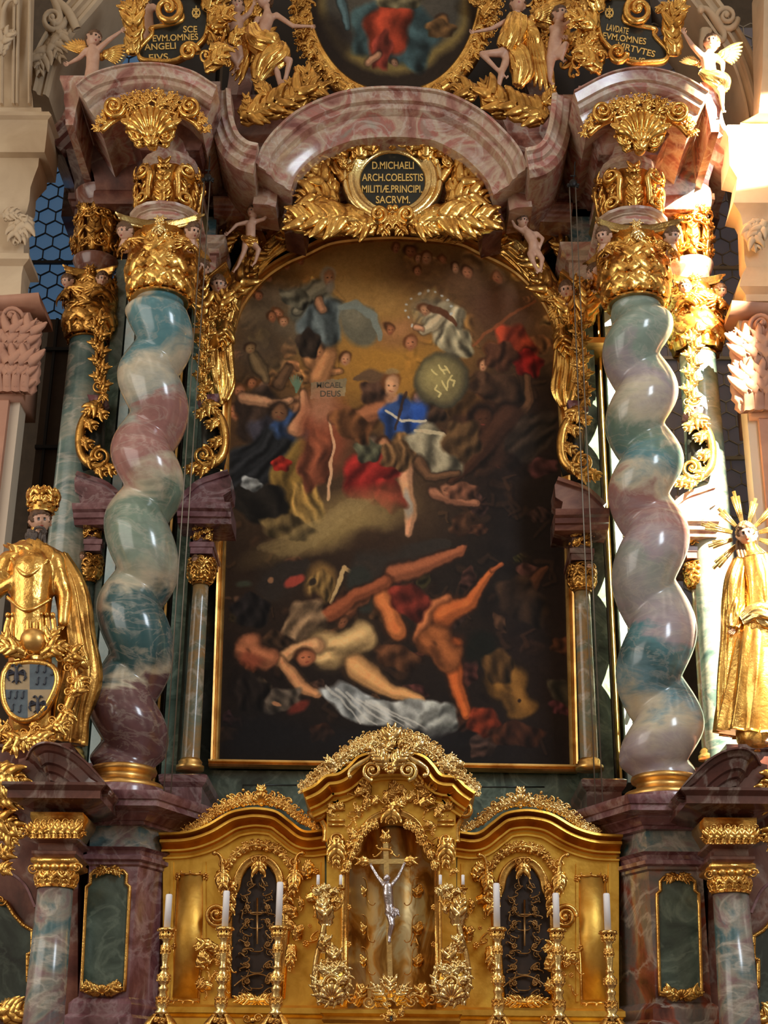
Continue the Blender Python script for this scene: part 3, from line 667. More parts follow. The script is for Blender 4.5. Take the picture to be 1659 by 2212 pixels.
# ================================================================== COLUMNS
def shaft_mat(name, stops, ztop, zbot, slope, seed):
    """marble whose colour changes in broad clouds up the shaft"""
    mt, t, b = newmat(name); v = coords(t, seed=0)
    sx = t.nodes.new('ShaderNodeSeparateXYZ'); t.links.new(v, sx.inputs[0])
    mr = t.nodes.new('ShaderNodeMapRange'); mr.inputs[1].default_value = zbot; mr.inputs[2].default_value = ztop; mr.inputs[3].default_value = 1; mr.inputs[4].default_value = 0
    t.links.new(sx.outputs[2], mr.inputs[0])
    ma = t.nodes.new('ShaderNodeMath'); ma.operation = 'MULTIPLY_ADD'; ma.inputs[1].default_value = slope; t.links.new(sx.outputs[0], ma.inputs[0]); t.links.new(mr.outputs[0], ma.inputs[2])
    v2 = coords(t, (1, 1, 1.8), seed); n1 = noise(t, v2, 1.6, 5, 1.2)
    mb_ = t.nodes.new('ShaderNodeMath'); mb_.operation = 'MULTIPLY_ADD'; mb_.inputs[1].default_value = .22; t.links.new(n1, mb_.inputs[0]); t.links.new(ma.outputs[0], mb_.inputs[2])
    mc = t.nodes.new('ShaderNodeMath'); mc.operation = 'SUBTRACT'; mc.inputs[1].default_value = .11; t.links.new(mb_.outputs[0], mc.inputs[0])
    c = ramp(t, mc.outputs[0], [(p, lin(q)) for p, q in stops])
    v3 = coords(t, (1.6, 1.6, 3.2), seed+2); f = noise(t, v3, 1.8, 7, .9, .6)
    c = mix(t, .55, c, ramp(t, f, [(.3, (.32, .32, .32, 1)), (.5, (.5, .5, .5, 1)), (.7, (.66, .66, .64, 1))]), 'OVERLAY')
    vr = ramp(t, noise(t, v3, 1.5, 7, 1.0, .6), [(.46, (0, 0, 0, 1)), (.5, (.25, .25, .25, 1)), (.54, (0, 0, 0, 1))])
    c = mix(t, vr, c, lin((196, 186, 170)))
    t.links.new(c, b.inputs['Base Color']); b.inputs['Roughness'].default_value = .2; b.inputs['Coat Weight'].default_value = .35; b.inputs['Coat Roughness'].default_value = .08
    return mt

def cherub(parent, C, r, yaw, pitch=0.4, mats=None, name='cherub_head', bust=True):
    mb = MB(); head_mesh(mb, C, r, yaw, pitch, hairlen=.35)
    C = np.array(C)
    if bust: capsule(mb, C+(0, .2*r, -.9*r), C+(0, .5*r, -1.7*r), .42*r, .72*r)
    return mb.build(name, mats or [SKIN, HAIR, EYEM, LIP], parent)

def capital(parent, X, Y, s, zb, zt, Rb, Rt, seed, heads, abw, gold_=None, hr=20, simple=False):
    """composite capital: s metres per px, zb/zt bottom and top z, Rb/Rt radii in px; heads: list of corner angles"""
    gold_ = gold_ or G; H = (zt-zb)/s
    root = MB(); bell = [(Rb*1.06*s, zb), (Rb*1.1*s, zb+3*s), (Rb*1.06*s, zb+6*s), (Rb*.95*s, zb+8*s), (Rb*.9*s, zb+.4*H*s), (Rb*1.0*s, zb+.72*H*s), (Rt*.95*s, zt-10*s)]
    lathe(root, X, Y, bell)
    M = Cyl(X, Y, zb, s, lambda y: Rb*.95)
    rr = random.Random(seed); k = 10
    for i in range(k):
        u = (i+.5)/k*2*PI; x = u*Rb*.95
        acanthus(root, M, x, -H*.04, -PI/2, H*.46, H*.3, curl=rr.uniform(-.08, .08), n=5, d=1, lift=.16)
        if not simple:
            cscroll(root, M, x+Rb*.3, -H*.30, H*.26, -PI/2+.4, d=3, w=H*.03); cscroll(root, M, x+Rb*.3, -H*.34, H*.26, PI/2-.4, flip=-1, d=3, w=H*.03)
    M2 = Cyl(X, Y, zb, s, lambda y: Rb*.96)
    for i in range(8):
        u = i/8*2*PI; x = u*Rb*1.02
        acanthus(root, M2, x, -H*.36, -PI/2, H*.44, H*.26, curl=0, n=6, d=1, lift=.14)
        for sd in (-1, 1): volute(root, M2, x+sd*H*.10, -H*.80, H*.085, PI/2, 1.3, sd, d=6)
    if not simple: clutter(root, M2, -PI*Rb*.6, -H*.62, PI*Rb*.6, -H*.28, 22, H*.22, seed, d=4)
    c = root.build('capital', gold_, parent)
    # concave-sided abacus with horned corners
    ab = MB(); pl = []; A = abw*s
    for q in range(4):
        a0 = PI/4+q*PI/2; c0 = np.array([math.cos(a0), math.sin(a0)])*A*1.414; c1 = np.array([math.cos(a0+PI/2), math.sin(a0+PI/2)])*A*1.414
        tdir = (c1-c0)/np.linalg.norm(c1-c0); inn = -(c0+c1)/2/np.linalg.norm((c0+c1)/2)
        for t in (0.0, .06, .15, .3, .5, .7, .85, .94):
            p = c0+(c1-c0)*(t+(.02 if t == 0 else 0)); p = p+inn*math.sin(PI*t)*A*.34
            pl.append(p+(X, Y))
    stack(ab, pl, [(-.06*abw*s, zt-13*s), (-.03*abw*s, zt-8*s), (0, zt-6*s), (.0, zt-2*s), (.04*abw*s, zt), (.04*abw*s, zt+4*s)])
    Mf = Cyl(X, Y, zt, s, A/s*.72)
    for a in (0, PI/2, -PI/2, PI):
        x = a*A/s*.72; rosette(ab, Mf, x, 4, 12, 6); acanthus(ab, Mf, x, 6, PI/2, 34, 15, curl=0, d=4); acanthus(ab, Mf, x, 2, -PI/2+.4, 14, 8, curl=.5, d=3); acanthus(ab, Mf, x, 2, -PI/2-.4, 14, 8, curl=-.5, d=3)
    ab.build('abacus', GL if gold_ is G else gold_, c)
    for a in heads:
        r = abw*1.14*s
        cherub(c, (X+r*math.sin(a), Y-r*math.cos(a), zt-(30 if hr > 14 else 26)*s), hr*s*.95, a*.75)
        wb = MB(); Mh = Cyl(X, Y, zt-50*s, s, abw*.9)
        for sd in (-1, 1): wing(wb, Mh, a*abw*.9, -2, PI/2-sd*1.05, 42, 1.1, 6, d=10); acanthus(wb, Mh, a*abw*.9, 2, PI/2, 26, 20, curl=0, n=4, d=16)
        wb.build('cherub_wings', gold_, c)
    return c

def twisted(name, label, X, Y, Rtop, Rbot, zb, zt, ev, smat):
    """Solomonic shaft; ev: (z, bulge angle) knots; angle 0 faces the nave"""
    root = thing(name, label, 'column', (X, Y, zb), 'twisted columns of the altar')
    zs = np.linspace(zb, zt, 360); ez, ea = zip(*sorted(ev)); ez = np.array(ez); ea = np.array(ea)
    phi = np.interp(zs, ez, ea)
    ker = np.hanning(41); ker /= ker.sum(); phi = np.convolve(np.pad(phi, 20, mode='reflect', reflect_type='odd'), ker, 'valid')
    k = 96; th = (np.arange(k)/k*2*PI)[None]; t = ((zs-zb)/(zt-zb))[:, None]
    R = Rbot+(Rtop-Rbot)*t
    al = th-phi[:, None]; f = np.sqrt(np.cos(al/2)**2+.004)*2-1
    fade = np.clip(np.minimum(t/.03, (1-t)/.035), 0, 1); fade = fade*fade*(3-2*fade)
    rad = R*(1-.015)*(1-.12*(1-fade))+R*.29*f*fade
    P = np.stack([X+rad*np.sin(th), Y-rad*np.cos(th), zs[:, None]+0*th], -1)
    MB().grid(P, cv=True, caps=True).build('shaft', smat, root)
    return root

sL, sR = mpp(330, 655, -1.5), mpp(1382, 662, -1.5)
Yc = -1.5
XLc = (X_(286, 1600, Yc)+X_(332, 670, Yc))/2; XRc = (X_(1421, 1600, Yc)+X_(1382, 670, Yc))/2
def zc(x, y): return Z_(x, y, Yc+.0)
def events(lst, x): return [(zc(x, y), a) for y, a in lst]
def run(L_, R_, sgn, x):
    """left and right bulge heights -> unwrapped angle knots; sgn: rotation sense going down as seen from the nave"""
    allp = sorted([(y, -PI/2) for y in L_]+[(y, PI/2) for y in R_]); out = []; a = allp[0][1]; out.append((allp[0][0], a))
    for (y, _) in allp[1:]: a += sgn*PI; out.append((y, a))
    y0, a0 = out[0]; y1, a1 = out[-1]; out = [(y0-160, a0-sgn*PI*2)]+out+[(y1+180, a1+sgn*PI*2)]
    return [(zc(x, y), q) for y, q in out]
evL = run([804, 969, 1120, 1304, 1513], [730, 888, 1047, 1228, 1405, 1595], 1, 310)
evR = run([760, 912, 1063, 1247, 1456, 1636], [699, 840, 990, 1152, 1352, 1557], -1, 1400)
zbL, ztL = zc(284, 1664), zc(332, 652); zbR, ztR = zc(1420, 1682), zc(1382, 662)
C_ = dict(cream=(190, 179, 155), teal=(87, 129, 135), tealD=(58, 91, 94), gg=(133, 149, 135), pink=(155, 111, 105), pinkD=(107, 76, 78), lav=(157, 144, 149), green=(107, 129, 113), blue=(107, 140, 149), grey=(146, 151, 142))
mL = shaft_mat('left_twisted_marble', [(0, C_['cream']), (.03, C_['teal']), (.12, C_['teal']), (.17, C_['cream']), (.25, C_['grey']), (.285, C_['pink']), (.40, C_['pink']), (.44, C_['cream']), (.48, C_['green']), (.58, C_['gg']), (.64, C_['cream']), (.68, C_['tealD']), (.80, C_['tealD']), (.835, C_['cream']), (.86, C_['pinkD']), (1, C_['pinkD'])], ztL-zbL, 0, .10, 3)
mR = shaft_mat('right_twisted_marble', [(0, C_['gg']), (.12, C_['gg']), (.18, C_['lav']), (.26, C_['cream']), (.31, C_['green']), (.38, C_['teal']), (.43, C_['cream']), (.46, C_['pink']), (.56, C_['lav']), (.60, C_['grey']), (.72, C_['lav']), (.75, C_['teal']), (.80, C_['tealD']), (.86, C_['blue']), (.91, C_['cream']), (1, C_['lav'])], ztR-zbR, 0, -.10, 6)
def ring_base(root, X, Y, zt, s, R):
    mb = MB(); lathe(mb, X, Y, [(R*1.02*s, zt+2*s), (R*1.12*s, zt), (R*1.16*s, zt-6*s), (R*1.13*s, zt-12*s), (R*1.0*s, zt-15*s), (R*.96*s, zt-22*s), (R*1.06*s, zt-29*s), (R*1.1*s, zt-31*s), (R*1.38*s, zt-36*s), (R*1.48*s, zt-44*s), (R*1.44*s, zt-52*s)][::-1])
    mb.build('base_ring', GP, root)
def upper_order(root, X, Y, s, z0, zs, seed, mat=PINKL):
    """marble neck block, gilt corbel, thin moulding and shell above a capital; zs: z of block top, corbel top, moulding top, shell top"""
    zb1, zc1, zm1, zs1 = zs; a8 = [(X+math.sin(a)*66*s, Y-math.cos(a)*66*s) for a in np.linspace(-PI/2, PI/2, 9)]+[(X+.31, Y+.9), (X-.31, Y+.9)]
    a8 = [(x, y) for x, y in a8]
    h = zb1-z0; mb = MB(); stack(mb, a8, [(-.04, z0), (-.04, z0+.12*h), (0, z0+.14*h), (0, z0+.62*h), (.02, z0+.66*h), (.02, z0+.72*h), (.06, z0+.86*h), (.07, zb1)])
    mb.build('neck_block', mat, root, smooth='auto')
    h = zc1-zb1; mb = MB(); M = Cyl(X, Y, zb1, s, 62.0); H = h/s
    stack(mb, [(X+math.sin(a)*50*s, Y-math.cos(a)*50*s) for a in np.linspace(-PI/2, PI/2, 9)]+[(X+.25, Y+.9), (X-.25, Y+.9)], [(0, zb1), (.02, zb1+.3*h), (-.01, zb1+.6*h), (.06, zc1)])
    for x in (-112, -40, 40, 112):
        sd = -1 if x < 0 else 1
        volute(mb, M, x+sd*6, -H*.20, 19, PI/2, 1.7, -sd, d=4, w=6); volute(mb, M, x+sd*2, -H*.82, 17, -PI/2, 1.7, sd, d=10, w=6)
        ribbon(mb, M, smooth_path([(x-sd*9, -H*.16, 4), (x-sd*10, -H*.45, 8), (x-sd*14, -H*.72, 12), (x-sd*4, -H*.93, 12)], 14), 6, 7)
        acanthus(mb, M, x+sd*10, -H*.3, -PI/2, H*.4, 15, curl=-.2*sd, n=4, d=0, lift=.1)
    for x in (-78, 0, 78):
        acanthus(mb, M, x, -H*.02, -PI/2, H*.74, 22, curl=0, n=7, d=0, lift=.12); rosette(mb, M, x, -H*.88, 11, 10); acanthus(mb, M, x, -H*.8, -PI/2, 16, 20, curl=0, n=3, d=10)
    mb.build('corbel', G, root)
    h = zm1-zc1; mb = MB(); a9 = [(X+math.sin(a)*56*s, Y-math.cos(a)*56*s) for a in np.linspace(-PI/2, PI/2, 9)]+[(X+.27, Y+.9), (X-.27, Y+.9)]
    stack(mb, a9, [(-.02, zc1), (-.02, zc1+.3*h), (.03, zc1+.6*h), (.03, zm1), (-.04, zm1), (-.06, zm1+.12), (-.06, zs1+.2)]); mb.build('moulding', mat, root, smooth='auto')
    mb = MB(); M = Plane(Y-.42, 840, 300); M.s = s
    return zs1
for side in (0, 1):
    X, sg, s = (XLc, -1, sL) if side == 0 else (XRc, 1, sR)
    xp = 331 if side == 0 else 1383; dy = 0 if side == 0 else 10
    root = twisted('twisted_column', ('left twisted marble column with teal, cream and dusky pink bands and a gold capital of cherub heads' if side == 0 else 'right twisted marble column, grey green and lavender, its right edge rimmed with sunlight'),
                   X, Yc, 60*s*1.0, (76 if side == 0 else 78)*mpp(284, 1600, Yc)*.94, zbL if side == 0 else zbR, ztL if side == 0 else ztR, evL if side == 0 else evR, mL if side == 0 else mR)
    ring_base(root, X, Yc, (zbL if side == 0 else zbR)+.01, mpp(284, 1680, Yc), 62)
    zt_ = zc(xp, 515+dy)
    capital(root, X, Yc, s, (ztL if side == 0 else ztR)-.01, zt_, 58, 78, 11+side, (-PI/4, PI/4, 3*PI/4, -3*PI/4), 90)
    zb1 = Z_(xp, 442+dy, Yc-.3)
    upper_order(root, X, Yc, s, zt_+.02, (zb1, Z_(xp, 350+dy, Yc-.3), Z_(xp, 322+dy, Yc-.3), Z_(xp, 235+dy, Yc-.3)), side)
    # gilt shell and rocaille frieze under the segmental pediment
    mb = MB(); M = Plane(-1.98, xp, 280); cx = 330 if side == 0 else 1381
    shell(mb, M, cx, 316+dy, 68, -PI/2, 9, 1.0, d=0); shell(mb, M, cx, 316+dy, 30, -PI/2, 5, .8, d=14)
    for sd in (-1, 1):
        volute(mb, M, cx+sd*27, 304+dy, 15, 0, 1.6, sd, d=16); acanthus(mb, M, cx+sd*20, 320+dy, -PI/2+sd*.35, 66, 26, curl=sd*.35, n=6, d=6)
        cscroll(mb, M, cx+sd*52, 262+dy, 50, -PI/2+sd*.3, S=True, d=6); ball(mb, M, cx+sd*26, 318+dy, 10, 6)
    acanthus(mb, M, cx, 326+dy, PI/2*-1, 30, 22, curl=0, d=16)
    mb.build('shell', G, root)
    mb = MB(); pth = [(cx-112, 262+dy), (cx-84, 238+dy), (cx-45, 222+dy), (cx, 216+dy), (cx+45, 222+dy), (cx+84, 238+dy), (cx+108, 262+dy)]
    sweep(mb, M, smooth_path([(a, b+22) for a, b in pth], 30), roundsec(7, 7)); crest(mb, M, [(a, b+24) for a, b in pth], 44, 31+side, d=4, dens=1.1); crest(mb, M, [(a, b+6) for a, b in pth], 28, 41+side, d=8)
    volute(mb, M, cx-82, 240+dy, 22, 0, 1.8, 1, d=12); volute(mb, M, cx+82, 240+dy, 22, PI, 1.8, -1, d=12)
    mb.build('frieze_scrollwork', G, root)
    # coved corbel body carrying the pediment
    mb = MB(); zz = [(312+dy, 0), (300+dy, 8), (280+dy, 28), (262+dy, 44), (240+dy, 50), (190+dy, 50)]
    stack(mb, rect(X-66*s, X+66*s, -1.6, -.4), [(o*s*.9, Z_(cx, y, -1.7)) for y, o in zz]); mb.build('pediment_corbel', PINKD if side == 0 else PINK, root, smooth='auto')

# --- outer rear columns with smooth shafts
def plain_column(label, xc, ytop, ybot, xb, Y, rt, rb, mat, heads, gold_=None, group='smooth rear columns of the altar'):
    s = mpp(xc, ytop, Y); X = X_(xc, ytop, Y); zt = Z_(xc, ytop, Y); zb = Z_(xb, ybot, Y)
    root = thing('rear_column', label, 'column', (X, Y, zb), group)
    mb = MB(); t = np.linspace(0, 1, 30); lathe(mb, X, Y, [((rb+(rt-rb)*q**1.3)*s, zb+(zt-zb)*q) for q in t]); mb.build('shaft', mat, root)
    return root, X, s, zt
for side, (xc, dy, lab) in enumerate(((190, 0, 'left rear smooth blue-green marble column behind the crowned statue'), (1507, 30, 'right rear smooth marble column standing in the sunbeam'))):
    root, X, s, zt = plain_column(lab, xc, 742+dy, 1700, 140 if side == 0 else 1560, -.62, 39, 46, TEAL, [])
    zb = Z_(xc, 742+dy, -.62); z1 = Z_(xc, 606+dy*.6, -.62)
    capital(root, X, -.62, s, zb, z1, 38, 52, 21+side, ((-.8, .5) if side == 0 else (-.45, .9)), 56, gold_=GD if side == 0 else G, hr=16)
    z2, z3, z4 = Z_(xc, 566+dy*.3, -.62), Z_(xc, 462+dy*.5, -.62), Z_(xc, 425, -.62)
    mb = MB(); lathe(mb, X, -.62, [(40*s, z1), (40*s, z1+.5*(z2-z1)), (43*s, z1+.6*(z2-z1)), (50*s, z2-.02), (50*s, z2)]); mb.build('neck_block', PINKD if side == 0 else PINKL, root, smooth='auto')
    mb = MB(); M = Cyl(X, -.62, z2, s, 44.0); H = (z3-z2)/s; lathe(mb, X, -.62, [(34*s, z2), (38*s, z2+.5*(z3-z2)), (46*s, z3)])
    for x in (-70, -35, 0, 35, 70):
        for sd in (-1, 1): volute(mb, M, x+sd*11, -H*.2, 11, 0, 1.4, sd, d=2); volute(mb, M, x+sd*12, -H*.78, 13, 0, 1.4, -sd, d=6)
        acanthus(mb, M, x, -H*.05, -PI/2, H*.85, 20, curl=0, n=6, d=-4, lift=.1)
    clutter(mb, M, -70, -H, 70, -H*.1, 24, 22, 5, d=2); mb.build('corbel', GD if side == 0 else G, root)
    mb = MB(); lathe(mb, X, -.62, [(46*s, z3), (46*s, z3+.3*(z4-z3)), (56*s, z3+.6*(z4-z3)), (60*s, z4)]); mb.build('moulding', PINKD if side == 0 else PINKL, root, smooth='auto')

# --- inner cherub capitals beside the painting (they crown the green pilasters)
for side, (xc, yt, hx, dy) in enumerate(((448, 600, 474, 0), (1256, 612, 1222, 8))):
    Y = -.62; s = mpp(xc, 650, Y); X = X_(xc-8 if side == 0 else xc+14, 650, Y); sg = 1 if side == 0 else -1
    root = thing('pilaster_capital', 'gilded cherub capital at the ' + ('left' if side == 0 else 'right') + ' shoulder of the painting frame', 'capital', (X, Y, Z_(xc, 730, Y)), 'capitals at the frame shoulders')
    mb = MB(); M = Plane(Y-.05, xc, 640)
    sweep(mb, M, smooth_path([(xc-sg*46, yt+4, -6), (xc-sg*10, yt+8, -14), (xc+sg*20, yt-4, 0), (xc+sg*46, yt-16, 14)], 20), [(-9, -40), (-9, 2), (-3, 5), (2, 12), (7, 14), (7, -40)])
    acanthus(mb, M, xc-sg*2, yt+95, -PI/2-sg*.2, 80, 34, curl=sg*.2, n=7, d=4); acanthus(mb, M, xc+sg*26, yt+90, -PI/2+sg*.2, 60, 30, curl=sg*.3, n=6, d=8)
    wing(mb, M, hx-sg*14, yt+50, PI/2+sg*.55, 62, .8, 6, d=10); wing(mb, M, hx+sg*14, yt+46, PI/2-sg*.6, 44, .8, 6, d=8)
    clutter(mb, M, hx-22, yt+50, hx+22, yt+112, 18, 24, 7+side, d=8); clutter(mb, M, xc-34, yt+20, xc+20, yt+60, 14, 24, 17+side, d=0)
    mb.build('leafwork', G, root)
    c = M(np.array(float(hx)), np.array(yt+28.0), 24.0); cherub(root, c, 19*s, .15 if side == 0 else -.3)
    mb = MB(); strip(xc-sg*62, xc+sg*18, yt+108+dy, yt+120+dy, -.66, .5, None, '', mb=mb) if sg > 0 else strip(xc-18, xc+62, yt+108+dy, yt+120+dy, -.66, .5, None, '', mb=mb)
    mb.build('gold_fillet', GP, root, smooth='auto')

# --- small flanking columns, volutes and broken pediments on each side of the twisted columns
def small_order(xc, xb, yt, side, inner, gold_, mm, lab, dx=0):
    Y = -.62; s = mpp(xc, yt, Y); X = X_(xc, yt, Y); zt = Z_(xc, yt, Y); zb = Z_(xb, 1662 if inner else 1640, Y)
    root = thing('small_column', lab, 'column', (X, Y, zb), 'slender columns flanking the twisted columns')
    r = 16.5 if inner else 14
    mb = MB(); lathe(mb, X, Y, [(r*1.3*s, zb+.0), (r*1.2*s, zt-.01)][:1]+[(r*1.17*s*(1-.13*q), zb+(zt-zb)*q) for q in np.linspace(0.01, 1, 12)]); mb.build('shaft', mm, root)
    mb = MB(); lathe(mb, X, Y, [(r*1.75*s, zb-.01), (r*1.75*s, zb+.03), (r*1.45*s, zb+.045), (r*1.5*s, zb+.07), (r*1.2*s, zb+.1)]); mb.build('base_ring', GP, root)
    h = 62*s; mb = MB(); lathe(mb, X, Y, [(r*1.15*s, zt-.02), (r*1.2*s, zt), (r*.95*s, zt+.02), (r*1.0*s, zt+h*.6), (r*1.5*s, zt+h*.95)])
    M = Cyl(X, Y, zt, s, r*1.05)
    for i in range(8):
        x = i/8*2*PI*r*1.05; acanthus(mb, M, x, -2, -PI/2, 30, 15, curl=0, n=4, d=1, lift=.4); acanthus(mb, M, x+4, -24, -PI/2, 28, 14, curl=0, n=4, d=2, lift=.4)
    for a in (-PI/4, PI/4, 0): volute(mb, M, a*r*1.4, -50, 9, 0, 1.3, 1, d=10); volute(mb, M, a*r*1.4, -36, 7, 0, 1.2, -1, d=8)
    clutter(mb, M, -30, -56, 30, -10, 10, 14, 3, d=4); mb.build('capital', gold_, root)
    hd = MB(); c = np.array([X+(12*s if side else -12*s), Y-26*s, zt+48*s]); cherub(root, c, 8.5*s, .3 if inner else -.3, bust=False)
    c = c+(-24*s if side else 24*s, 0, 0)
    # block stack above the capital
    z1 = zt+h+.0; w_ = 24*s; mb = MB(); pl = rect(X-w_, X+w_, Y-w_, -.05)
    stack(mb, pl, [(0, z1), (0, z1+14*s), (.012, z1+15*s), (.012, z1+26*s), (-.02, z1+28*s), (-.02, z1+72*s), (0, z1+76*s), (.01, z1+92*s), (.06, z1+100*s), (.075, z1+124*s), (.09, z1+132*s), (.09, z1+138*s)])
    mb.build('impost_block', PURP if side == 0 else PINKD, root, smooth='auto')
    mb = MB(); M = Plane(Y-w_*1.05, xc, yt-100); Mx = xc; 
    M = Cyl(X, Y, z1+34*s, s, 26.0)
    for x in (-14, 14): volute(mb, M, x, -30, 10, 0, 1.4, 1, d=2); ball(mb, M, x, -6, 0, 8)
    clutter(mb, M, -26, -40, 26, 4, 12, 18, 9, d=0); mb.build('scroll_band', gold_, root)
    return root, X, s, z1+138*s
OR = OCHRE
so = []
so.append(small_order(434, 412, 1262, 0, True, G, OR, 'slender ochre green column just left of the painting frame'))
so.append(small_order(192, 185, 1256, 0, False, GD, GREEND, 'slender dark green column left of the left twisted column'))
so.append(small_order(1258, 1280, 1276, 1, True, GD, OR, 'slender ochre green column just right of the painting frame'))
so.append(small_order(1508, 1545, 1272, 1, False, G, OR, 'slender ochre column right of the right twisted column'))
def volute_piece(flipx, x0, mat, lab, dy=0, mp=PURP, sc=1.0):
    """broken pediment piece with the gilded C-volute rising from it; flipx=+1 has the big scroll at the right"""
    f = flipx; Y = -.86; M = Plane(Y, x0, 980); root = thing('broken_pediment', lab, 'ornament', tuple(M(np.array(float(x0)), np.array(1140.0+dy))), 'gilded volutes on broken pediments')
    mb = MB(); T_ = lambda pts: [(x0+f*a, b+dy)+tuple(c) for a, b, *c in pts]
    # rose marble scroll wedge
    O = T_([(-52, 1090), (-46, 1072), (-16, 1042), (20, 1030), (50, 1018), (58, 1034), (56, 1060), (40, 1070), (46, 1098)])
    wall_prism(mb, M, O, 90); sweep(mb, M, smooth_path(T_([(-50, 1078), (-14, 1046), (22, 1032), (52, 1022)]), 16), [(-5, -80), (-5, 6), (5, 10), (7, -80)])
    mb.build('wedge', mp, root, smooth='auto')
    mb = MB(); sec = [(-26, -100), (-26, 0), (-16, 4), (-14, 10), (-4, 12), (0, 20), (10, 24), (12, 24), (14, -100)]
    sweep(mb, M, T_([(-58, 1104), (58, 1106)])if f > 0 else T_([(58, 1106), (-58, 1104)]), sec); mb.build('cornice', mp, root, smooth='auto')
    mb = MB(); wall_prism(mb, M, T_([(-6, 1000), (40, 1012), (52, 960), (34, 890), (4, 872), (-8, 880)])[::1], 10); mb.build('dark_backing', BLACK, root)
    mb = MB()
    P = smooth_path(T_([(-2, 884, 0), (22, 892, 4), (38, 916, 6), (44, 950, 8), (40, 984, 10), (22, 1006, 12), (0, 1012, 12), (-12, 1002, 12)]), 40); n = len(P); q = np.linspace(0, 1, n)
    ribbon(mb, M, P, 13*(1-.35*q)*(0.7+.3*np.sin(q*PI)), 14*(1-.3*q)); volute(mb, M, x0-f*2, 990+dy, 22, -PI/2, 1.8, f, d=10, w=6)
    crest(mb, M, P[:, :2][::-1] if f > 0 else P[:, :2], 14, 5, d=8, dens=.8); 
    for k in range(6):
        p = P[int(k/6*n)+3]; acanthus(mb, M, p[0]-f*4, p[1], PI*.5+f*.7, 34, 16, curl=f*.3, n=4, d=12)
    acanthus(mb, M, x0+f*2, 870+dy, PI/2-f*.6, 44, 20, curl=-f*.3, n=5, d=8)
    mb.build('volute', mat, root)
    mb = MB(); O = T_([(-16, 872), (-12, 852), (30, 850), (20, 878), (-2, 880)]); wall_prism(mb, M, O, 30); mb.build('dark_cap', PURP, root)
    # hanging leaf garland above the volute
    mb = MB(); X1 = x0-f*4
    sweep(mb, M, smooth_path(T_([(-4, 846, 0), (-2, 800, 0), (2, 740, 0), (4, 690, 0)]), 16), roundsec(9, 8))
    for k in range(9):
        y = 846-k*18; acanthus(mb, M, x0+f*(-3+k), y+dy, -PI/2+.5*(-1)**k, 26, 15, curl=.4*(-1)**k, n=4, d=7); ball(mb, M, x0+f*(-2+k), y-8+dy, 12, 4.5)
    volute(mb, M, x0+f*4, 838+dy, 13, 0, 1.5, 1, d=8); volute(mb, M, x0-f*10, 846+dy, 9, 0, 1.4, -1, d=8); acanthus(mb, M, x0-f*6, 850+dy, PI/2-.2, 18, 14, curl=.4, d=6)
    mb.build('garland', mat, root)
    return root
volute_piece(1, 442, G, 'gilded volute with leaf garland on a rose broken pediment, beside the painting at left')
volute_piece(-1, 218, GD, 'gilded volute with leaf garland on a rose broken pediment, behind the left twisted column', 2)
volute_piece(-1, 1256, GD, 'shadowed gilded volute with leaf garland on a broken pediment, beside the painting at right', 14, PINKD)  # darker gilding and marble: shade put into this volute's colour
volute_piece(1, 1492, GL, 'sunlit gilded volute with leaf garland on a broken pediment, right of the right twisted column', 28, PINKL)  # lighter gilding and marble: sunlight put into this volute's colour
# pedestal blocks beneath the small columns
for xa, xb, yy in ((345, 440, 0), (1262, 1350, 10)):
    mb = MB(); Y = -.95; pl = rect(X_(xa+6, 1740, Y), X_(xb-6, 1740, Y), Y, -.05)
    stack(mb, pl, [(0, 2.0), (0, Z_(xa, 1700+yy, Y)), (.04, Z_(xa, 1690+yy, Y)), (.05, Z_(xa, 1676+yy, Y)), (.02, Z_(xa, 1672+yy, Y))]); mb.build('column_plinth', PURP if xa < 800 else PINKD, ALT, smooth='auto')
for xa, xb, yy in ((140, 250, 0), (1450, 1600, 10)):
    mb = MB(); Y = -.95; pl = rect(X_(xa+6, 1700, Y), X_(xb-6, 1700, Y), Y, -.05)
    stack(mb, pl, [(0, 2.0), (0, Z_(xa, 1668+yy, Y)), (.04, Z_(xa, 1660+yy, Y)), (.05, Z_(xa, 1650+yy, Y))]); mb.build('column_plinth', PURP if xa < 800 else PINKD, ALT, smooth='auto')

# ================================================================== THE GREAT PAINTING (an arched canvas, painted in broad strokes)
def canvas(name, edge, y0, y1, ny, nx, Y, base, paint, label, seed=1, parent=None):
    """edge(y) -> (left, right) picture x of the canvas; paint(X, Yp) -> colour array"""
    ys = np.linspace(y0, y1, ny); E_ = np.array([edge(y) for y in ys]); u = np.linspace(0, 1, nx)[None]
    PX = E_[:, :1]+(E_[:, 1:]-E_[:, :1])*u; PY = np.repeat(ys[:, None], nx, 1)
    P = unp(PX, PY, Y); n0 = ny*nx
    mb = MB(); mb.grid(P); o = mb.build(name, [mat_canvas()], parent, smooth=False)
    c = paint(PX, PY); c = np.clip(c, 0, 255)/255; c = np.where(c <= .04045, c/12.92, ((c+.055)/1.055)**2.4)
    at = o.data.color_attributes.new('paint', 'FLOAT_COLOR', 'POINT'); A = np.ones((n0, 4)); A[:, :3] = c.reshape(-1, 3); at.data.foreach_set('color', A.ravel())
    return o
_cm = []
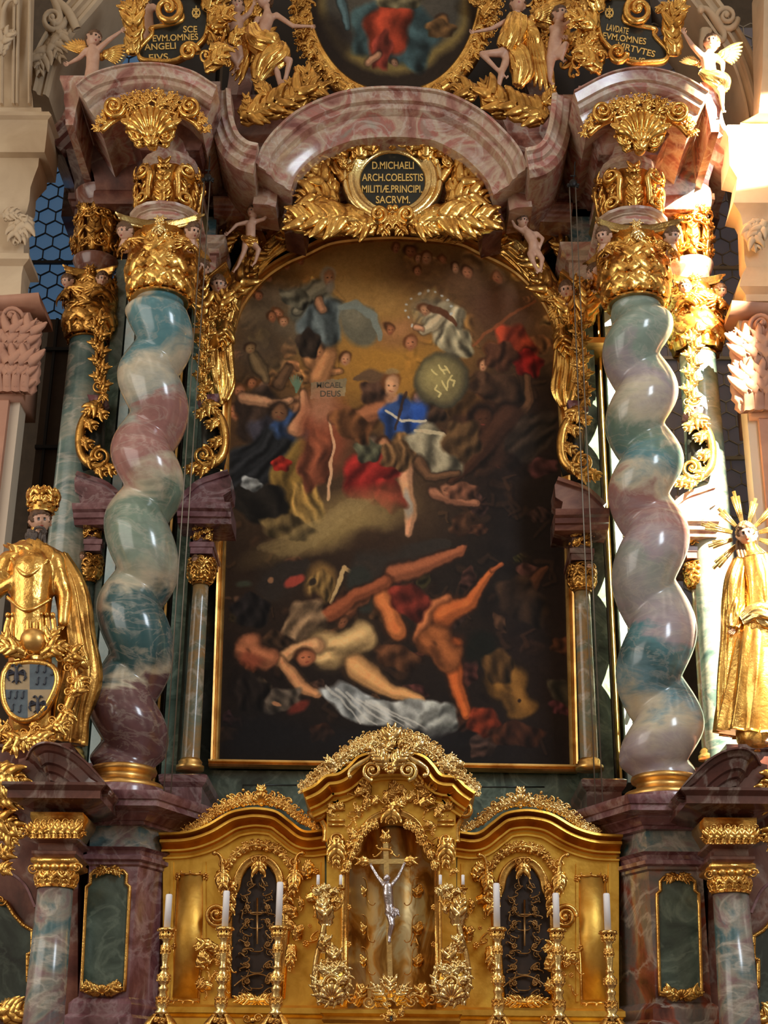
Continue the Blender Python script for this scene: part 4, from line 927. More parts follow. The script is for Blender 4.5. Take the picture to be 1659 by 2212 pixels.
def mat_canvas():
    if _cm: return _cm[0]
    mt, t, b = newmat('oil_on_canvas'); a = t.nodes.new('ShaderNodeVertexColor'); a.layer_name = 'paint'
    v = coords(t, (1, 1, 1), 3); f = noise(t, v, 22, 6, 1.0, .7); g = noise(t, v, 5, 5, 2.0, .6)
    c = mix(t, .35, a.outputs[0], ramp(t, f, [(.3, (.3, .3, .3, 1)), (.7, (.7, .7, .7, 1))]), 'OVERLAY'); c = mix(t, .35, c, ramp(t, g, [(.3, (.34, .33, .32, 1)), (.7, (.66, .65, .64, 1))]), 'OVERLAY')
    t.links.new(c, b.inputs['Base Color']); b.inputs['Roughness'].default_value = .6; b.inputs['Specular IOR Level'].default_value = .15; bump(t, b, f, .15, .004); _cm.append(mt); return mt
class Paint:
    def __init__(s, X, Y, base):
        s.X, s.Y = X, Y; s.C = np.zeros(X.shape+(3,))+np.array(base, float); R = np.random.RandomState(5)
        gx = np.linspace(0, 1, 97); s.w1 = s.fb(R, 11); s.w2 = s.fb(R, 12); s.w3 = s.fb(R, 13)
        s.X0, s.Y0 = X, Y; s.X = X+s.w1*7; s.Y = Y+s.w2*7
    def fb(s, R, seed):
        out = 0; X, Y = s.X, s.Y
        for o in range(5):
            f = 2.0**o/170; ph = R.rand(6)*6.28; an = R.rand(3)*3.14
            out = out+sum(np.sin((X*math.cos(a)+Y*math.sin(a))*f*2*PI*.9+p+1.7*np.sin((X*math.sin(a*2)-Y*math.cos(a*2))*f*3+q)) for a, p, q in zip(an, ph[:3], ph[3:]))/2.0**o/3
        return out
    def put(s, m, col, a=1.0): m = np.clip(m, 0, 1)[..., None]*a; s.C = s.C*(1-m)+np.array(col, float)*m
    def el(s, x, y, rx, ry, col, a=1, soft=.35, rot=0):
        c, q = math.cos(rot), math.sin(rot); dx, dy = s.X-x, s.Y-y; d = np.sqrt(((dx*c+dy*q)/rx)**2+((-dx*q+dy*c)/ry)**2)
        s.put((1+soft/2-d)/soft, col, a)
    def ln(s, pts, w, col, a=1, soft=.4):
        pts = [tuple(p) for p in pts]; w = list(w) if hasattr(w, '__len__') else [w]*len(pts); best = None
        for (a0, a1), (b0, b1), wa, wb in zip(pts[:-1], pts[1:], w[:-1], w[1:]):
            vx, vy = b0-a0, b1-a1; t = np.clip(((s.X-a0)*vx+(s.Y-a1)*vy)/(vx*vx+vy*vy+1e-9), 0, 1)
            d = np.hypot(s.X-a0-t*vx, s.Y-a1-t*vy)/(wa+(wb-wa)*t); best = d if best is None else np.minimum(best, d)
        s.put((1+soft/2-best)/soft, col, a)
    def limb(s, pts, w, col):
        """a modelled limb: dark edge, body tone, light ridge"""
        w = list(w) if hasattr(w, '__len__') else [w]*len(pts); c = np.array(col, float)
        s.ln(pts, [q*1.25 for q in w], c*.35, .8, .6); s.ln(pts, w, c*.85, 1, .4); s.ln([(x-w_*.25, y-w_*.25) for (x, y), w_ in zip(pts, w)], [q*.5 for q in w], np.minimum(c*1.22, 255), .75, .9)
    def fold(s, x, y, rx, ry, col, n=6, rot=0, seed=0):
        """cloth: a shape crossed by light and dark folds"""
        c, q = math.cos(rot), math.sin(rot); dx, dy = s.X-x, s.Y-y; u = (dx*c+dy*q)/rx; v = (-dx*q+dy*c)/ry; d = np.sqrt(u*u+v*v)+.12*np.sin(5*np.arctan2(v, u)+seed)
        m = np.clip((1.12-d)/.2, 0, 1); f = .5+.32*np.sin(u*n*1.1+1.9*np.sin(v*2.2+seed)+s.w3*1.5)+.16*np.sin(u*n*1.9-v*2.1+seed*2+s.w1*2); c_ = np.array(col, float)
        cc = c_*(.45+.75*np.clip(f, 0, 1)[..., None]+.25*np.clip(-dx/rx*.5-dy/ry*.5, -.8, .8)[..., None]); m = m[..., None]; s.C = s.C*(1-m)+np.minimum(cc, 255)*m
    def torso(s, x, y, rx, ry, col, rot=0):
        c = np.array(col, float); q, w_ = math.cos(rot), math.sin(rot); at = lambda a, b: (x+rx*a*q-ry*b*w_, y+rx*a*w_+ry*b*q)
        for k, cc, al, so in ((1.12, c*.3, .8, .5), (1.0, c*.85, 1, .35)):
            s.el(*at(-.36, 0), rx*.58*k, ry*k, cc, al, so, rot); s.el(*at(.34, .05), rx*.56*k, ry*.72*k, cc, al, so, rot); s.el(*at(.75, 0), rx*.36*k, ry*.8*k, cc, al, so, rot)
        for a, b, k in ((-.5, -.42, .34), (-.48, .38, .32), (.02, -.2, .26), (.35, -.18, .24), (.7, -.2, .28)): s.el(*at(a, b), rx*k*.9, ry*k, np.minimum(c*1.22, 255), .75, 1.1, rot)
        for a, b, k in ((-.2, .1, .16), (.12, .42, .3), (-.5, .8, .3), (.55, .5, .26)): s.el(*at(a, b), rx*k, ry*k*.7, c*.5, .6, 1.1, rot)
    def murmur(s, n, seed, box, alpha=.4, sat=1.0):
        """a crowd of half-seen forms: muted limbs, folds and shadows over the ground colour"""
        R = random.Random(seed); x0, y0, x1, y1 = box; j = s.X0[0]; ys = s.Y0[:, 0]
        for i in range(n):
            x, y = R.uniform(x0, x1), R.uniform(y0, y1); r = int(np.clip(np.searchsorted(ys, y), 0, len(ys)-1)); c_ = int(np.clip(np.searchsorted(s.X0[r], x), 0, s.X0.shape[1]-1)); b = s.C[r, c_].copy(); k = R.random(); l = R.uniform(14, 38); a = R.uniform(0, 6.3)
            if k < .35: p = [(x, y), (x+math.cos(a)*l, y+math.sin(a)*l), (x+math.cos(a+.9)*l*1.6, y+math.sin(a+.9)*l*1.6)]; s.ln(p, [l*.3, l*.24, l*.12], b*.5, alpha, .9); s.ln([(u-2, v-3) for u, v in p], [l*.2, l*.16, l*.08], b*1.35+(30, 18, 8), alpha, .9)
            elif k < .7: s.fold(x, y, l*.9, l*.6, np.clip(b*1.3+(R.uniform(8, 40)*sat, R.uniform(6, 20), R.uniform(0, 18)), 0, 255), R.choice((4, 5, 7)), a, i) if R.random() < alpha*1.6 else s.el(x, y, l, l*.5, b*.55, alpha, 1, a)
            else: s.el(x, y, l*.5, l*.36, b*1.3+(30, 17, 8), alpha, .8, a); s.el(x+4, y+6, l*.5, l*.3, b*.5, alpha*.8, .9, a)
    def face(s, x, y, r, col, hair=(60, 42, 30), rot=0):
        s.el(x-r*.15, y-r*.35, r*1.1, r*1.0, hair, .9, .4); s.el(x, y, r*.78, r, np.array(col)*.85, 1, .4, rot); s.el(x-r*.15, y-r*.1, r*.45, r*.6, np.minimum(np.array(col)*1.15, 255), .7, .9, rot)
        for e in (-.3, .28): s.el(x+e*r, y-r*.05, r*.15, r*.08, (50, 32, 24), .7, .6)
        s.el(x, y+r*.5, r*.22, r*.08, (130, 60, 50), .6, .6)
def paint_main(X, Y):
    p = Paint(X, Y, (56, 42, 30)); t = (Y-520)/1130
    for y, c in ((520, (126, 100, 62)), (640, (136, 106, 66)), (780, (116, 86, 52)), (940, (84, 62, 42)), (1100, (72, 56, 40)), (1250, (44, 33, 25)), (1450, (28, 22, 20)), (1640, (16, 15, 18))):
        m = np.exp(-((Y-y)/110)**2); p.put(m*1.2, c, .8)
    p.el(780, 640, 230, 150, (150, 114, 66), .6, 1.5); p.el(770, 620, 150, 120, (178, 138, 78), .75, 1.3); p.el(800, 560, 110, 60, (150, 118, 70), .6, 1.4); p.el(840, 800, 150, 90, (172, 126, 52), .8, 1.2)
    # dark right side and corners
    p.el(1180, 1100, 190, 220, (24, 19, 17), .9, .8); p.el(1100, 930, 140, 150, (38, 27, 22), .8, .9); p.el(1200, 1400, 160, 240, (34, 24, 20), .85, .8); p.el(540, 640, 90, 110, (70, 56, 42), .6, 1)
    p.el(1010, 1260, 160, 90, (30, 25, 22), .7, .9)
    p.murmur(60, 3, (510, 600, 700, 860), .34); p.murmur(60, 4, (880, 540, 1190, 800), .34); p.murmur(50, 5, (950, 820, 1200, 1150), .4); p.murmur(50, 6, (500, 860, 700, 1180), .4); p.murmur(70, 7, (480, 1220, 900, 1600), .4); p.murmur(60, 8, (850, 1180, 1220, 1620), .4)
    # clouds and cherub clusters, upper left and right
    for x, y, rx, ry, c in ((560, 690, 60, 40, (92, 78, 60)), (600, 640, 70, 30, (104, 90, 72)), (640, 720, 60, 40, (86, 76, 62)), (560, 770, 60, 50, (74, 62, 50)), (930, 590, 90, 40, (96, 70, 46)), (1010, 620, 80, 50, (84, 60, 40)), (1090, 680, 80, 70, (76, 52, 38)), (860, 720, 60, 30, (140, 100, 66))):
        p.el(x, y, rx, ry, c, .75, .9); p.el(x-rx*.2, y-ry*.3, rx*.6, ry*.5, np.array(c)*1.35, .5, 1)
    for i, (x, y, r) in enumerate(((540, 600, 11), (560, 616, 10), (582, 596, 9), (600, 680, 13), (585, 692, 12), (612, 700, 12), (560, 640, 10), (650, 560, 9), (620, 572, 8), (860, 538, 10), (890, 545, 13), (925, 560, 14), (905, 585, 10), (960, 560, 9), (985, 580, 10), (885, 742, 14), (838, 708, 11), (905, 560, 8), (1010, 590, 12), (1075, 600, 12), (745, 778, 14), (520, 850, 14), (545, 835, 12), (572, 845, 15), (508, 895, 14), (528, 905, 15), (1040, 790, 13), (1062, 760, 20))):
        p.face(x, y, r, ((176, 118, 84), (160, 104, 70), (190, 140, 104))[i % 3], ((70, 44, 26), (100, 62, 34))[i % 2])
    # seated elder in grey-blue, upper left
    p.fold(680, 660, 66, 48, (126, 122, 104), 7, .5, 1); p.fold(690, 700, 44, 62, (104, 116, 118), 6, .1, 2); p.limb([(700, 620), (660, 640), (640, 665)], [18, 14, 10], (130, 124, 104)); p.fold(640, 640, 34, 18, (120, 116, 98), 5, .4); p.face(712, 602, 17, (168, 122, 88), (150, 140, 122)); p.el(716, 622, 12, 14, (140, 132, 118), .8, .7)
    p.limb([(690, 650), (700, 670)], 9, (170, 124, 92))
    # great grey globe with mantle behind him
    p.el(775, 700, 44, 48, (96, 98, 88), .9, .3); p.el(762, 684, 26, 24, (140, 134, 112), .6, 1); p.ln([(735, 670), (770, 655), (806, 680), (818, 730)], [6, 12, 10, 4], (128, 138, 132), .9)
    # kneeling figure in white with ring of stars, upper right
    p.el(925, 672, 34, 34, (110, 112, 108), .7, 1.2); p.fold(965, 700, 42, 46, (186, 174, 144), 6, .4, 3); p.fold(985, 740, 34, 36, (166, 158, 130), 6, -.2, 1); p.limb([(950, 690), (930, 712), (910, 722)], [12, 10, 6], (184, 170, 140)); p.face(920, 674, 15, (180, 134, 100), (96, 58, 34)); p.ln([(932, 664), (960, 680), (985, 700)], [8, 7, 3], (90, 54, 34), .9); p.limb([(912, 716), (898, 712)], 5, (188, 140, 108))
    for k in range(12):
        a = k/11*PI*1.25+PI*.78; p.el(925+48*math.cos(a), 676+50*math.sin(a), 3, 3, (190, 196, 196), .9, .6)
    # putti, banner bearer and dark riders
    p.limb([(668, 775), (700, 800), (736, 805)], [14, 12, 6], (176, 124, 82)); p.limb([(700, 770), (690, 810)], [20, 22], (178, 126, 84)); p.face(682, 756, 17, (178, 124, 84)); p.fold(665, 740, 20, 30, (56, 46, 38), 4)
    p.limb([(545, 770), (560, 800), (575, 830)], [10, 12, 6], (110, 92, 66)); p.face(538, 752, 11, (150, 120, 84)); p.limb([(620, 800), (600, 830)], 10, (96, 72, 52))
    p.fold(1115, 745, 52, 40, (150, 62, 40), 5, .9, 2); p.fold(1140, 790, 30, 30, (140, 34, 30), 4, .3, 1); p.ln([(1150, 650), (1020, 740)], 3, (140, 84, 52), .8); p.fold(1070, 840, 60, 30, (70, 50, 36), 6, .3, 4); p.fold(1010, 880, 60, 26, (84, 60, 34), 6, .2); p.fold(1080, 770, 40, 34, (84, 54, 38), 5, .2, 5)
    p.limb([(1135, 820), (1140, 870), (1120, 900)], [7, 9, 12], (92, 66, 46)); p.fold(1070, 950, 90, 60, (54, 36, 26), 5, .6, 3); p.limb([(1100, 900), (1040, 970), (975, 1040)], [26, 20, 6], (62, 40, 28)); p.fold(1150, 940, 40, 60, (52, 42, 34), 7, .9, 1); p.face(1045, 908, 22, (72, 46, 32), (28, 20, 16))
    # inscribed tablet
    for y0 in (0,): p.put(((p.X > 673) & (p.X < 748) & (p.Y > 822) & (p.Y < 862))*1.0, (150, 140, 110), .9); p.put(((p.X > 673) & (p.X < 748) & (p.Y > 822) & (p.Y < 840))*1.0, (110, 100, 80), .5)
    # robed figures at the left with raised arms and palm
    p.fold(560, 900, 50, 60, (66, 52, 44), 5, .4, 1); p.limb([(528, 865), (590, 872), (625, 862)], [12, 9, 6], (176, 132, 100)); p.fold(600, 950, 62, 60, (58, 56, 66), 6, .5, 2); p.fold(620, 930, 34, 50, (52, 74, 116), 5, .3, 3); p.limb([(640, 930), (662, 890), (655, 850)], [16, 12, 9], (182, 132, 98)); p.face(605, 890, 20, (120, 86, 62), (38, 28, 22))
    p.fold(545, 1000, 50, 90, (42, 44, 48), 9, .9, 4); p.fold(640, 1040, 52, 80, (132, 106, 54), 6, .2, 1); p.fold(665, 1090, 34, 50, (166, 134, 74), 6, -.3, 2); p.fold(610, 1000, 20, 16, (160, 44, 34), 3); p.fold(560, 1085, 60, 40, (38, 34, 30), 5, .1, 3); p.fold(545, 1045, 22, 16, (150, 156, 160), 4, .5)
    for k in range(7): p.ln([(636, 846), (622+k*5, 812-abs(3-k)*-3)], [3, 1], (96, 124, 104), .9)
    # red robed cloud with the falling ray
    p.el(700, 930, 48, 84, (142, 74, 52), .8, .8); p.el(700, 880, 30, 44, (178, 132, 104), .7, 1); p.fold(680, 1000, 34, 60, (134, 76, 54), 4, .1, 2); p.ln([(716, 912), (712, 1080)], [2.5, 4], (218, 176, 140), .9)
    # the winged warrior in blue, at the centre
    p.ln([(835, 830), (800, 812), (768, 824)], [20, 16, 5], (94, 74, 58), .9); p.fold(815, 855, 36, 30, (80, 58, 46), 6, .3)
    p.fold(925, 890, 40, 30, (70, 52, 40), 6, .6); p.limb([(800, 905), (775, 930)], [16, 8], (110, 74, 50)); p.limb([(905, 860), (935, 850)], [12, 8], (150, 104, 74)); p.limb([(835, 880), (780, 905), (722, 908)], [20, 14, 9], (150, 98, 68)); p.fold(868, 905, 44, 48, (52, 82, 150), 4, .2, 1); p.el(905, 900, 16, 38, (48, 92, 190), .7, .8); p.el(850, 880, 18, 16, (56, 84, 140), .8, .6); p.ln([(838, 886), (870, 912), (920, 916)], 3, (206, 200, 180), .9); p.ln([(880, 850), (856, 930)], 3, (58, 40, 30), .8)
    p.face(847, 832, 19, (206, 158, 120), (104, 66, 38)); p.el(847, 806, 14, 6, (150, 128, 90), .8, .5); p.el(850, 858, 14, 10, (190, 140, 104), .8, .6)
    p.el(953, 825, 58, 62, (58, 56, 46), 1, .14, .3); p.el(951, 822, 50, 54, (116, 108, 76), .95, .35, .3); p.el(942, 816, 30, 32, (164, 152, 100), .8, 1, .3)
    L_ = (214, 202, 140)
    for q in ([(932, 800), (944, 812)], [(952, 792), (960, 808)], [(956, 802), (966, 798)], [(964, 792), (972, 806)], [(944, 836), (938, 846), (950, 850), (944, 860)], [(956, 826), (964, 842), (970, 822)], [(978, 812), (972, 820), (984, 824), (980, 834)]): p.ln(q, 2.0, L_, .85)
    p.fold(885, 975, 56, 34, (122, 92, 58), 12, .1, 2); p.fold(940, 975, 64, 44, (152, 146, 124), 6, .5, 3); p.ln([(900, 935), (960, 940), (1000, 975)], [3, 4, 2], (200, 190, 160), .8); p.fold(1000, 950, 40, 44, (92, 70, 46), 6, .7)
    p.limb([(872, 1005), (880, 1060), (882, 1120), (878, 1150)], [18, 15, 10, 7], (190, 142, 110)); p.el(878, 1090, 9, 26, (140, 148, 158), .8, .6); p.limb([(800, 960), (820, 985)], [20, 12], (120, 100, 86)); p.fold(800, 1025, 58, 62, (140, 40, 36), 5, .6, 2); p.fold(840, 1070, 40, 26, (124, 32, 30), 4, .7); p.face(826, 962, 16, (176, 126, 92), (60, 38, 26)); p.fold(790, 970, 28, 26, (90, 92, 74), 4)
    p.limb([(940, 1065), (990, 1075), (1030, 1085)], [12, 14, 8], (140, 96, 74)); p.face(965, 1058, 14, (150, 104, 80)); p.fold(1000, 1060, 36, 18, (116, 78, 60), 5)
    p.fold(855, 985, 40, 30, (110, 84, 56), 9, .1, 5); p.limb([(905, 1000), (930, 1030), (985, 1020)], [14, 10, 6], (96, 70, 50)); p.fold(760, 920, 44, 30, (112, 74, 46), 6, .5, 2)
    # pale gleam of light below
    p.el(740, 1125, 120, 44, (170, 148, 96), .7, 1.1, -.35); p.el(700, 1160, 150, 26, (136, 118, 76), .6, 1.1, -.3); p.fold(620, 1140, 60, 26, (108, 92, 60), 6, .2)
    for k in range(7): p.ln([(760+k*8, 1080), (560+k*12, 1185+k*3)], [2, 5], (160, 142, 98), .3, .9)
    # the fallen monsters and bodies
    p.el(600, 1260, 50, 46, (48, 40, 34), .95, .5); p.ln([(585, 1270), (610, 1240), (655, 1225)], [30, 26, 12], (48, 42, 38)); p.el(632, 1262, 20, 12, (162, 70, 58), .95, .4, -.6); p.el(588, 1252, 7, 7, (150, 110, 80), .9, .4); p.el(690, 1262, 34, 40, (128, 100, 58), .9, .5); p.fold(690, 1270, 28, 30, (136, 110, 66), 7); p.el(672, 1264, 8, 8, (40, 34, 30), .9, .5); p.el(680, 1300, 14, 14, (40, 26, 22), .8, .6)
    p.ln([(740, 1226), (716, 1300)], [4, 4], (190, 164, 118), .95); p.ln([(738, 1228), (764, 1242)], 4, (180, 150, 104), .9)
    p.fold(540, 1320, 40, 34, (36, 32, 32), 7); p.el(530, 1262, 14, 8, (70, 84, 70), .6, .8)
    p.ln([(800, 1230), (860, 1200), (960, 1180)], [46, 26, 12], (48, 44, 40), .9); p.ln([(770, 1250), (790, 1300), (830, 1280)], 26, (44, 46, 42)); p.el(810, 1170, 60, 26, (52, 38, 28), .8, .8)
    p.limb([(850, 1240), (900, 1232), (950, 1214), (990, 1196), (1000, 1180)], [22, 18, 13, 8, 5], (140, 84, 58)); p.torso(760, 1300, 40, 26, (120, 74, 50), -.5); p.face(738, 1340, 14, (120, 78, 54)); p.limb([(825, 1280), (855, 1365)], [20, 17], (182, 108, 62)); p.limb([(700, 1330), (760, 1290), (830, 1262)], [12, 14, 16], (134, 76, 50)); p.limb([(905, 1370), (925, 1320), (968, 1300)], [16, 18, 15], (170, 104, 66)); p.fold(885, 1300, 44, 34, (110, 44, 34), 4, .3)
    p.limb([(960, 1330), (1020, 1300), (1060, 1230)], [22, 15, 7], (172, 94, 50)); p.limb([(975, 1400), (985, 1480), (1000, 1540)], [22, 17, 10], (176, 92, 46)); p.torso(950, 1395, 56, 36, (140, 84, 48), .9); p.fold(860, 1420, 50, 26, (92, 60, 40), 5, .2); p.limb([(1060, 1230), (1080, 1218)], 5, (150, 84, 50))
    p.fold(660, 1340, 36, 46, (150, 124, 96), 5, .8, 1); p.torso(735, 1395, 74, 44, (200, 170, 120), -.35); p.limb([(770, 1440), (850, 1490), (905, 1515)], [24, 15, 9], (196, 150, 100)); p.limb([(600, 1425), (640, 1400), (690, 1395)], [14, 16, 18], (196, 150, 108)); p.limb([(605, 1425), (650, 1480), (680, 1500)], [12, 12, 9], (186, 136, 96)); p.face(665, 1425, 22, (176, 110, 78), (60, 38, 26), .9)
    p.torso(552, 1408, 44, 36, (164, 104, 74), .5); p.el(545, 1430, 22, 20, (160, 80, 58), .6, .8); p.fold(600, 1510, 50, 26, (92, 84, 76), 8, -.4); p.el(594, 1516, 9, 6, (180, 130, 96), .9, .4); p.el(640, 1525, 24, 12, (120, 50, 40), .8, .6, -.5); p.fold(540, 1500, 40, 40, (34, 28, 26), 6)
    p.fold(770, 1520, 80, 34, (150, 160, 168), 7, .35, 2); p.fold(860, 1545, 90, 34, (166, 174, 178), 8, .1, 4); p.fold(940, 1555, 40, 44, (150, 158, 160), 6, .9, 1)
    for k in range(6): p.ln([(700+k*22, 1482+k*8), (780+k*28, 1560+k*4)], [3, 1.5], (206, 212, 214), .6, .8)
    p.el(840, 1600, 200, 22, (28, 27, 30), .7, 1); p.el(560, 1590, 90, 50, (26, 25, 28), .9, .8)
    p.el(1040, 1400, 36, 40, (22, 24, 20), .9, .5); p.torso(1105, 1490, 62, 44, (122, 88, 42), 1.1); p.el(1120, 1515, 5, 5, (34, 22, 18), .9, .5); p.fold(1080, 1440, 34, 34, (82, 60, 34), 5); p.fold(1040, 1560, 40, 30, (110, 46, 28), 5, .6); p.fold(1110, 1590, 60, 26, (62, 36, 24), 8); p.limb([(1150, 1270), (1170, 1240), (1180, 1230)], [16, 10, 5], (80, 50, 34)); p.fold(1130, 1300, 60, 40, (52, 38, 28), 5, .6, 2)
    return p.C*np.array([1.12, 1.07, 1.0])
XT = [(519, 850, 850), (521, 790, 915), (526, 748, 960), (534, 705, 1000), (545, 668, 1036), (560, 632, 1070), (580, 598, 1104), (602, 570, 1130), (630, 545, 1156), (660, 525, 1176), (690, 513, 1190), (725, 506, 1198), (770, 503, 1202), (860, 500, 1205), (1000, 495, 1212), (1133, 490, 1218), (1645, 472, 1232)]
XT = np.array(XT, float)
def edge(y): return float(np.interp(y, XT[:, 0], XT[:, 1])), float(np.interp(y, XT[:, 0], XT[:, 2]))
PAINT_Y = -.10
cv = canvas('altar_painting', edge, 519.5, 1652, 700, 480, PAINT_Y, None, paint_main, '')
tag(cv, 'huge arched oil painting of a winged warrior in blue above fallen bodies', 'painting')
# letters on the painted tablet
def text(mb, s, M, x0, y0, x1, y1, d=1.0, th=1.0, rot=0.0, mat=0, keep=False):
    c = bpy.data.curves.new('t', 'FONT'); c.body = s; c.extrude = 0; c.offset = 0.012; o = bpy.data.objects.new('t', c); COL.objects.link(o)
    dg = bpy.context.evaluated_depsgraph_get(); me = bpy.data.meshes.new_from_object(o.evaluated_get(dg)); bpy.data.objects.remove(o)
    V = np.array([v.co[:] for v in me.vertices]); F = [list(p.vertices) for p in me.polygons]
    a, b = V.min(0), V.max(0); u = (V[:, 0]-a[0])/(b[0]-a[0]); v = (V[:, 1]-a[1])/(b[1]-a[1]); w_, h_ = x1-x0, y1-y0
    lx = (u-.5)*w_; ly = -(v-.5)*h_; cx, cy = (x0+x1)/2, (y0+y1)/2; X = cx+lx*math.cos(rot)-ly*math.sin(rot); Y = cy+lx*math.sin(rot)+ly*math.cos(rot)
    dd = np.asarray(d(X, Y)) if callable(d) else d+0*X
    n = len(V); A = M(X, Y, dd+th); B = M(X, Y, dd)
    ed = {}
    for f in F:
        for i in range(len(f)): k = (f[i], f[(i+1) % len(f)]); ed[k] = 1
    side = [(i, j, n+j, n+i) for (i, j) in ed if (j, i) not in ed]
    mb.add(np.vstack([A, B]), side, F, mat); bpy.data.meshes.remove(me)
Mp = Plane(PAINT_Y, 710, 840); mb = MB(); text(mb, 'MICAEL', Mp, 684, 826, 740, 838, .4, .3); text(mb, 'DEUS', Mp, 692, 844, 736, 857, .4, .3)
mb.build('tablet_lettering', plain('faded_letter_brown', (92, 80, 60), .7), cv, smooth=False)

# --- gilded frame
FR = thing('painting_frame', 'gilded frame of the great painting with swags of gold drapery over its arch', 'frame', tuple(unp(840, 1655, -.12)))
M = Plane(-.14, 840, 1000)
fs = [(-9, -14), (-9, 2), (-6, 6), (-2, 6), (0, 2), (2, 2), (4, 9), (8, 11), (9, 6), (9, -14)]
outl = [(464, 1645)]+[(XT[i, 1]-9+(0 if XT[i, 0] > 700 else 2), XT[i, 0]) for i in range(len(XT)-2, 3, -1)]+[(705, 524), (750, 515), (850, 508), (950, 515), (1000, 524)]+[(XT[i, 2]+9-(0 if XT[i, 0] > 700 else 2), XT[i, 0]) for i in range(4, len(XT)-1)]+[(1240, 1652)]
mb = MB(); P = np.array(outl); P2 = np.vstack([P[:1], smooth_path(P[1:-1], 120), P[-1:]]); seg = [P2[0]+(P2[1]-P2[0])*t for t in np.linspace(0, .98, 12)]+list(P2[1:-1])+[P2[-2]+(P2[-1]-P2[-2])*t for t in np.linspace(.02, 1, 12)]
sweep(mb, M, seg, fs); mb.build('frame_moulding', GP, FR, smooth='auto')
mb = MB(); sweep(mb, M, [(451, 1649), (1248, 1661)], [(-7, -14), (-7, 4), (-3, 8), (1, 4), (3, 10), (7, 10), (7, -14)]); mb.build('bottom_rail', GP, FR, smooth='auto')
# drapery down the sides and over the shoulders
def swag(pts, w, h, folds, seed, mat=G, name='drapery_swag', par=FR, Mx=None, amp=.18, tw=1.0):
    mb = MB(); drape(mb, Mx or Plane(-.2, *pts[len(pts)//2][:2]), pts, w, h, folds, amp, tw, seed, back=.5); return mb.build(name, mat, par)
for f, ox, dy in ((1, 0, 0), (-1, 1702, 14)):
    T_ = lambda L: [(ox+f*a, b+dy)+tuple(c) for a, b, *c in L]
    swag(T_([(512, 608, 6), (492, 660, 10), (482, 720, 12), (480, 780, 10), (486, 830, 8), (484, 870, 6)]), [24, 26, 22, 24, 22, 8], [16, 20, 18, 16, 16, 8], 7, 3+f, tw=1.6)
    swag(T_([(472, 690, 14), (462, 730, 16), (462, 790, 14), (470, 846, 10), (476, 880, 6)]), [10, 20, 24, 20, 6], [8, 14, 16, 14, 6], 6, 5+f, tw=2.2)
    swag(T_([(480, 486, 2), (520, 500, 8), (556, 540, 14), (540, 580, 12), (510, 620, 8)]), [18, 26, 26, 24, 18], [12, 20, 24, 20, 14], 8, 7+f, tw=.8)
    swag(T_([(720, 490, 4), (660, 496, 12), (610, 520, 14), (570, 556, 12), (528, 606, 8)]), [8, 20, 24, 20, 16], [6, 16, 20, 18, 12], 8, 9+f, tw=1.4)
    swag(T_([(640, 452, 2), (600, 470, 10), (560, 486, 14), (500, 482, 10), (472, 476, 4)]), [10, 20, 24, 20, 10], [8, 16, 20, 16, 8], 9, 12+f, tw=1.2)
    mb = MB(); M_ = Plane(-.24, ox+f*540, 560)
    for k, (x, y, a, L_, W_, c) in enumerate(((500, 640, -.6, 80, 34, -.3), (530, 590, -.9, 70, 30, .3), (580, 520, -.4, 90, 36, .2), (640, 500, -.2, 90, 30, .15), (490, 700, 1.6, 70, 28, .2), (476, 560, -1.2, 60, 26, .4), (520, 470, .2, 60, 26, .2), (700, 508, -.05, 70, 20, .1))):
        acanthus(mb, M_, ox+f*x, y+dy, (a if f > 0 else PI-a), L_, W_, curl=c*f, n=6, d=16, lift=.12)
    volute(mb, M_, ox+f*480, 476+dy, 16, 0, 1.5, f, d=12); volute(mb, M_, ox+f*458, 470+dy, 10, 0, 1.4, -f, d=10); cscroll(mb, M_, ox+f*500, 470+dy, 50, .2*f, d=14); clutter(mb, M_, min(ox+f*455, ox+f*520), 455+dy, max(ox+f*455, ox+f*520), 500+dy, 9, 28, 6, d=6)
    mb.build('shoulder_leafwork', G, FR)

# --- inscription cartouche
CT = thing('inscription_cartouche', 'gold oval cartouche with a black Latin inscription above the painting', 'cartouche', tuple(unp(848, 500, -.9)))
M = Plane(-1.0, 848, 400); ang = np.linspace(0, 2*PI, 72, endpoint=False)
mb = MB(); wall_prism(mb, M, [(848+72*math.cos(a), 392+62*math.sin(a)) for a in ang], 20); pn = mb.build('black_oval', BLACK, CT, smooth='auto')
mb = MB()
for s_, x0, x1, y in (('D.MICHAELI', 804, 894, 358), ('ARCH.COELESTIS', 782, 914, 384), ('MILITIÆ.PRINCIPI.', 782, 912, 409), ('SACRVM.', 812, 886, 432)): text(mb, s_, M, x0, y-8, x1, y+8, .6, 1)
mb.build('gold_lettering', plain('gilt_lettering', (226, 186, 104), .4, .3), pn, smooth=False)
mb = MB(); e = [(848+84*math.cos(a), 392+75*math.sin(a)) for a in ang]; sweep(mb, M, e, [(-15, -22), (-15, 0), (-11, 6), (-7, 4), (0, 14), (9, 16), (15, 10), (18, -22)], closed=True)
sweep(mb, M, [(848+103*math.cos(a), 390+88*math.sin(a)) for a in ang], [(-9, -22), (-9, 4), (0, 14), (7, 8), (8, -22)], closed=True); mb.build('oval_frame', GL, CT)
mb = MB()
shell(mb, M, 848, 322, 50, -PI/2, 7, 1.0, d=10); shell(mb, M, 848, 300, 26, -PI/2, 5, .9, d=20)
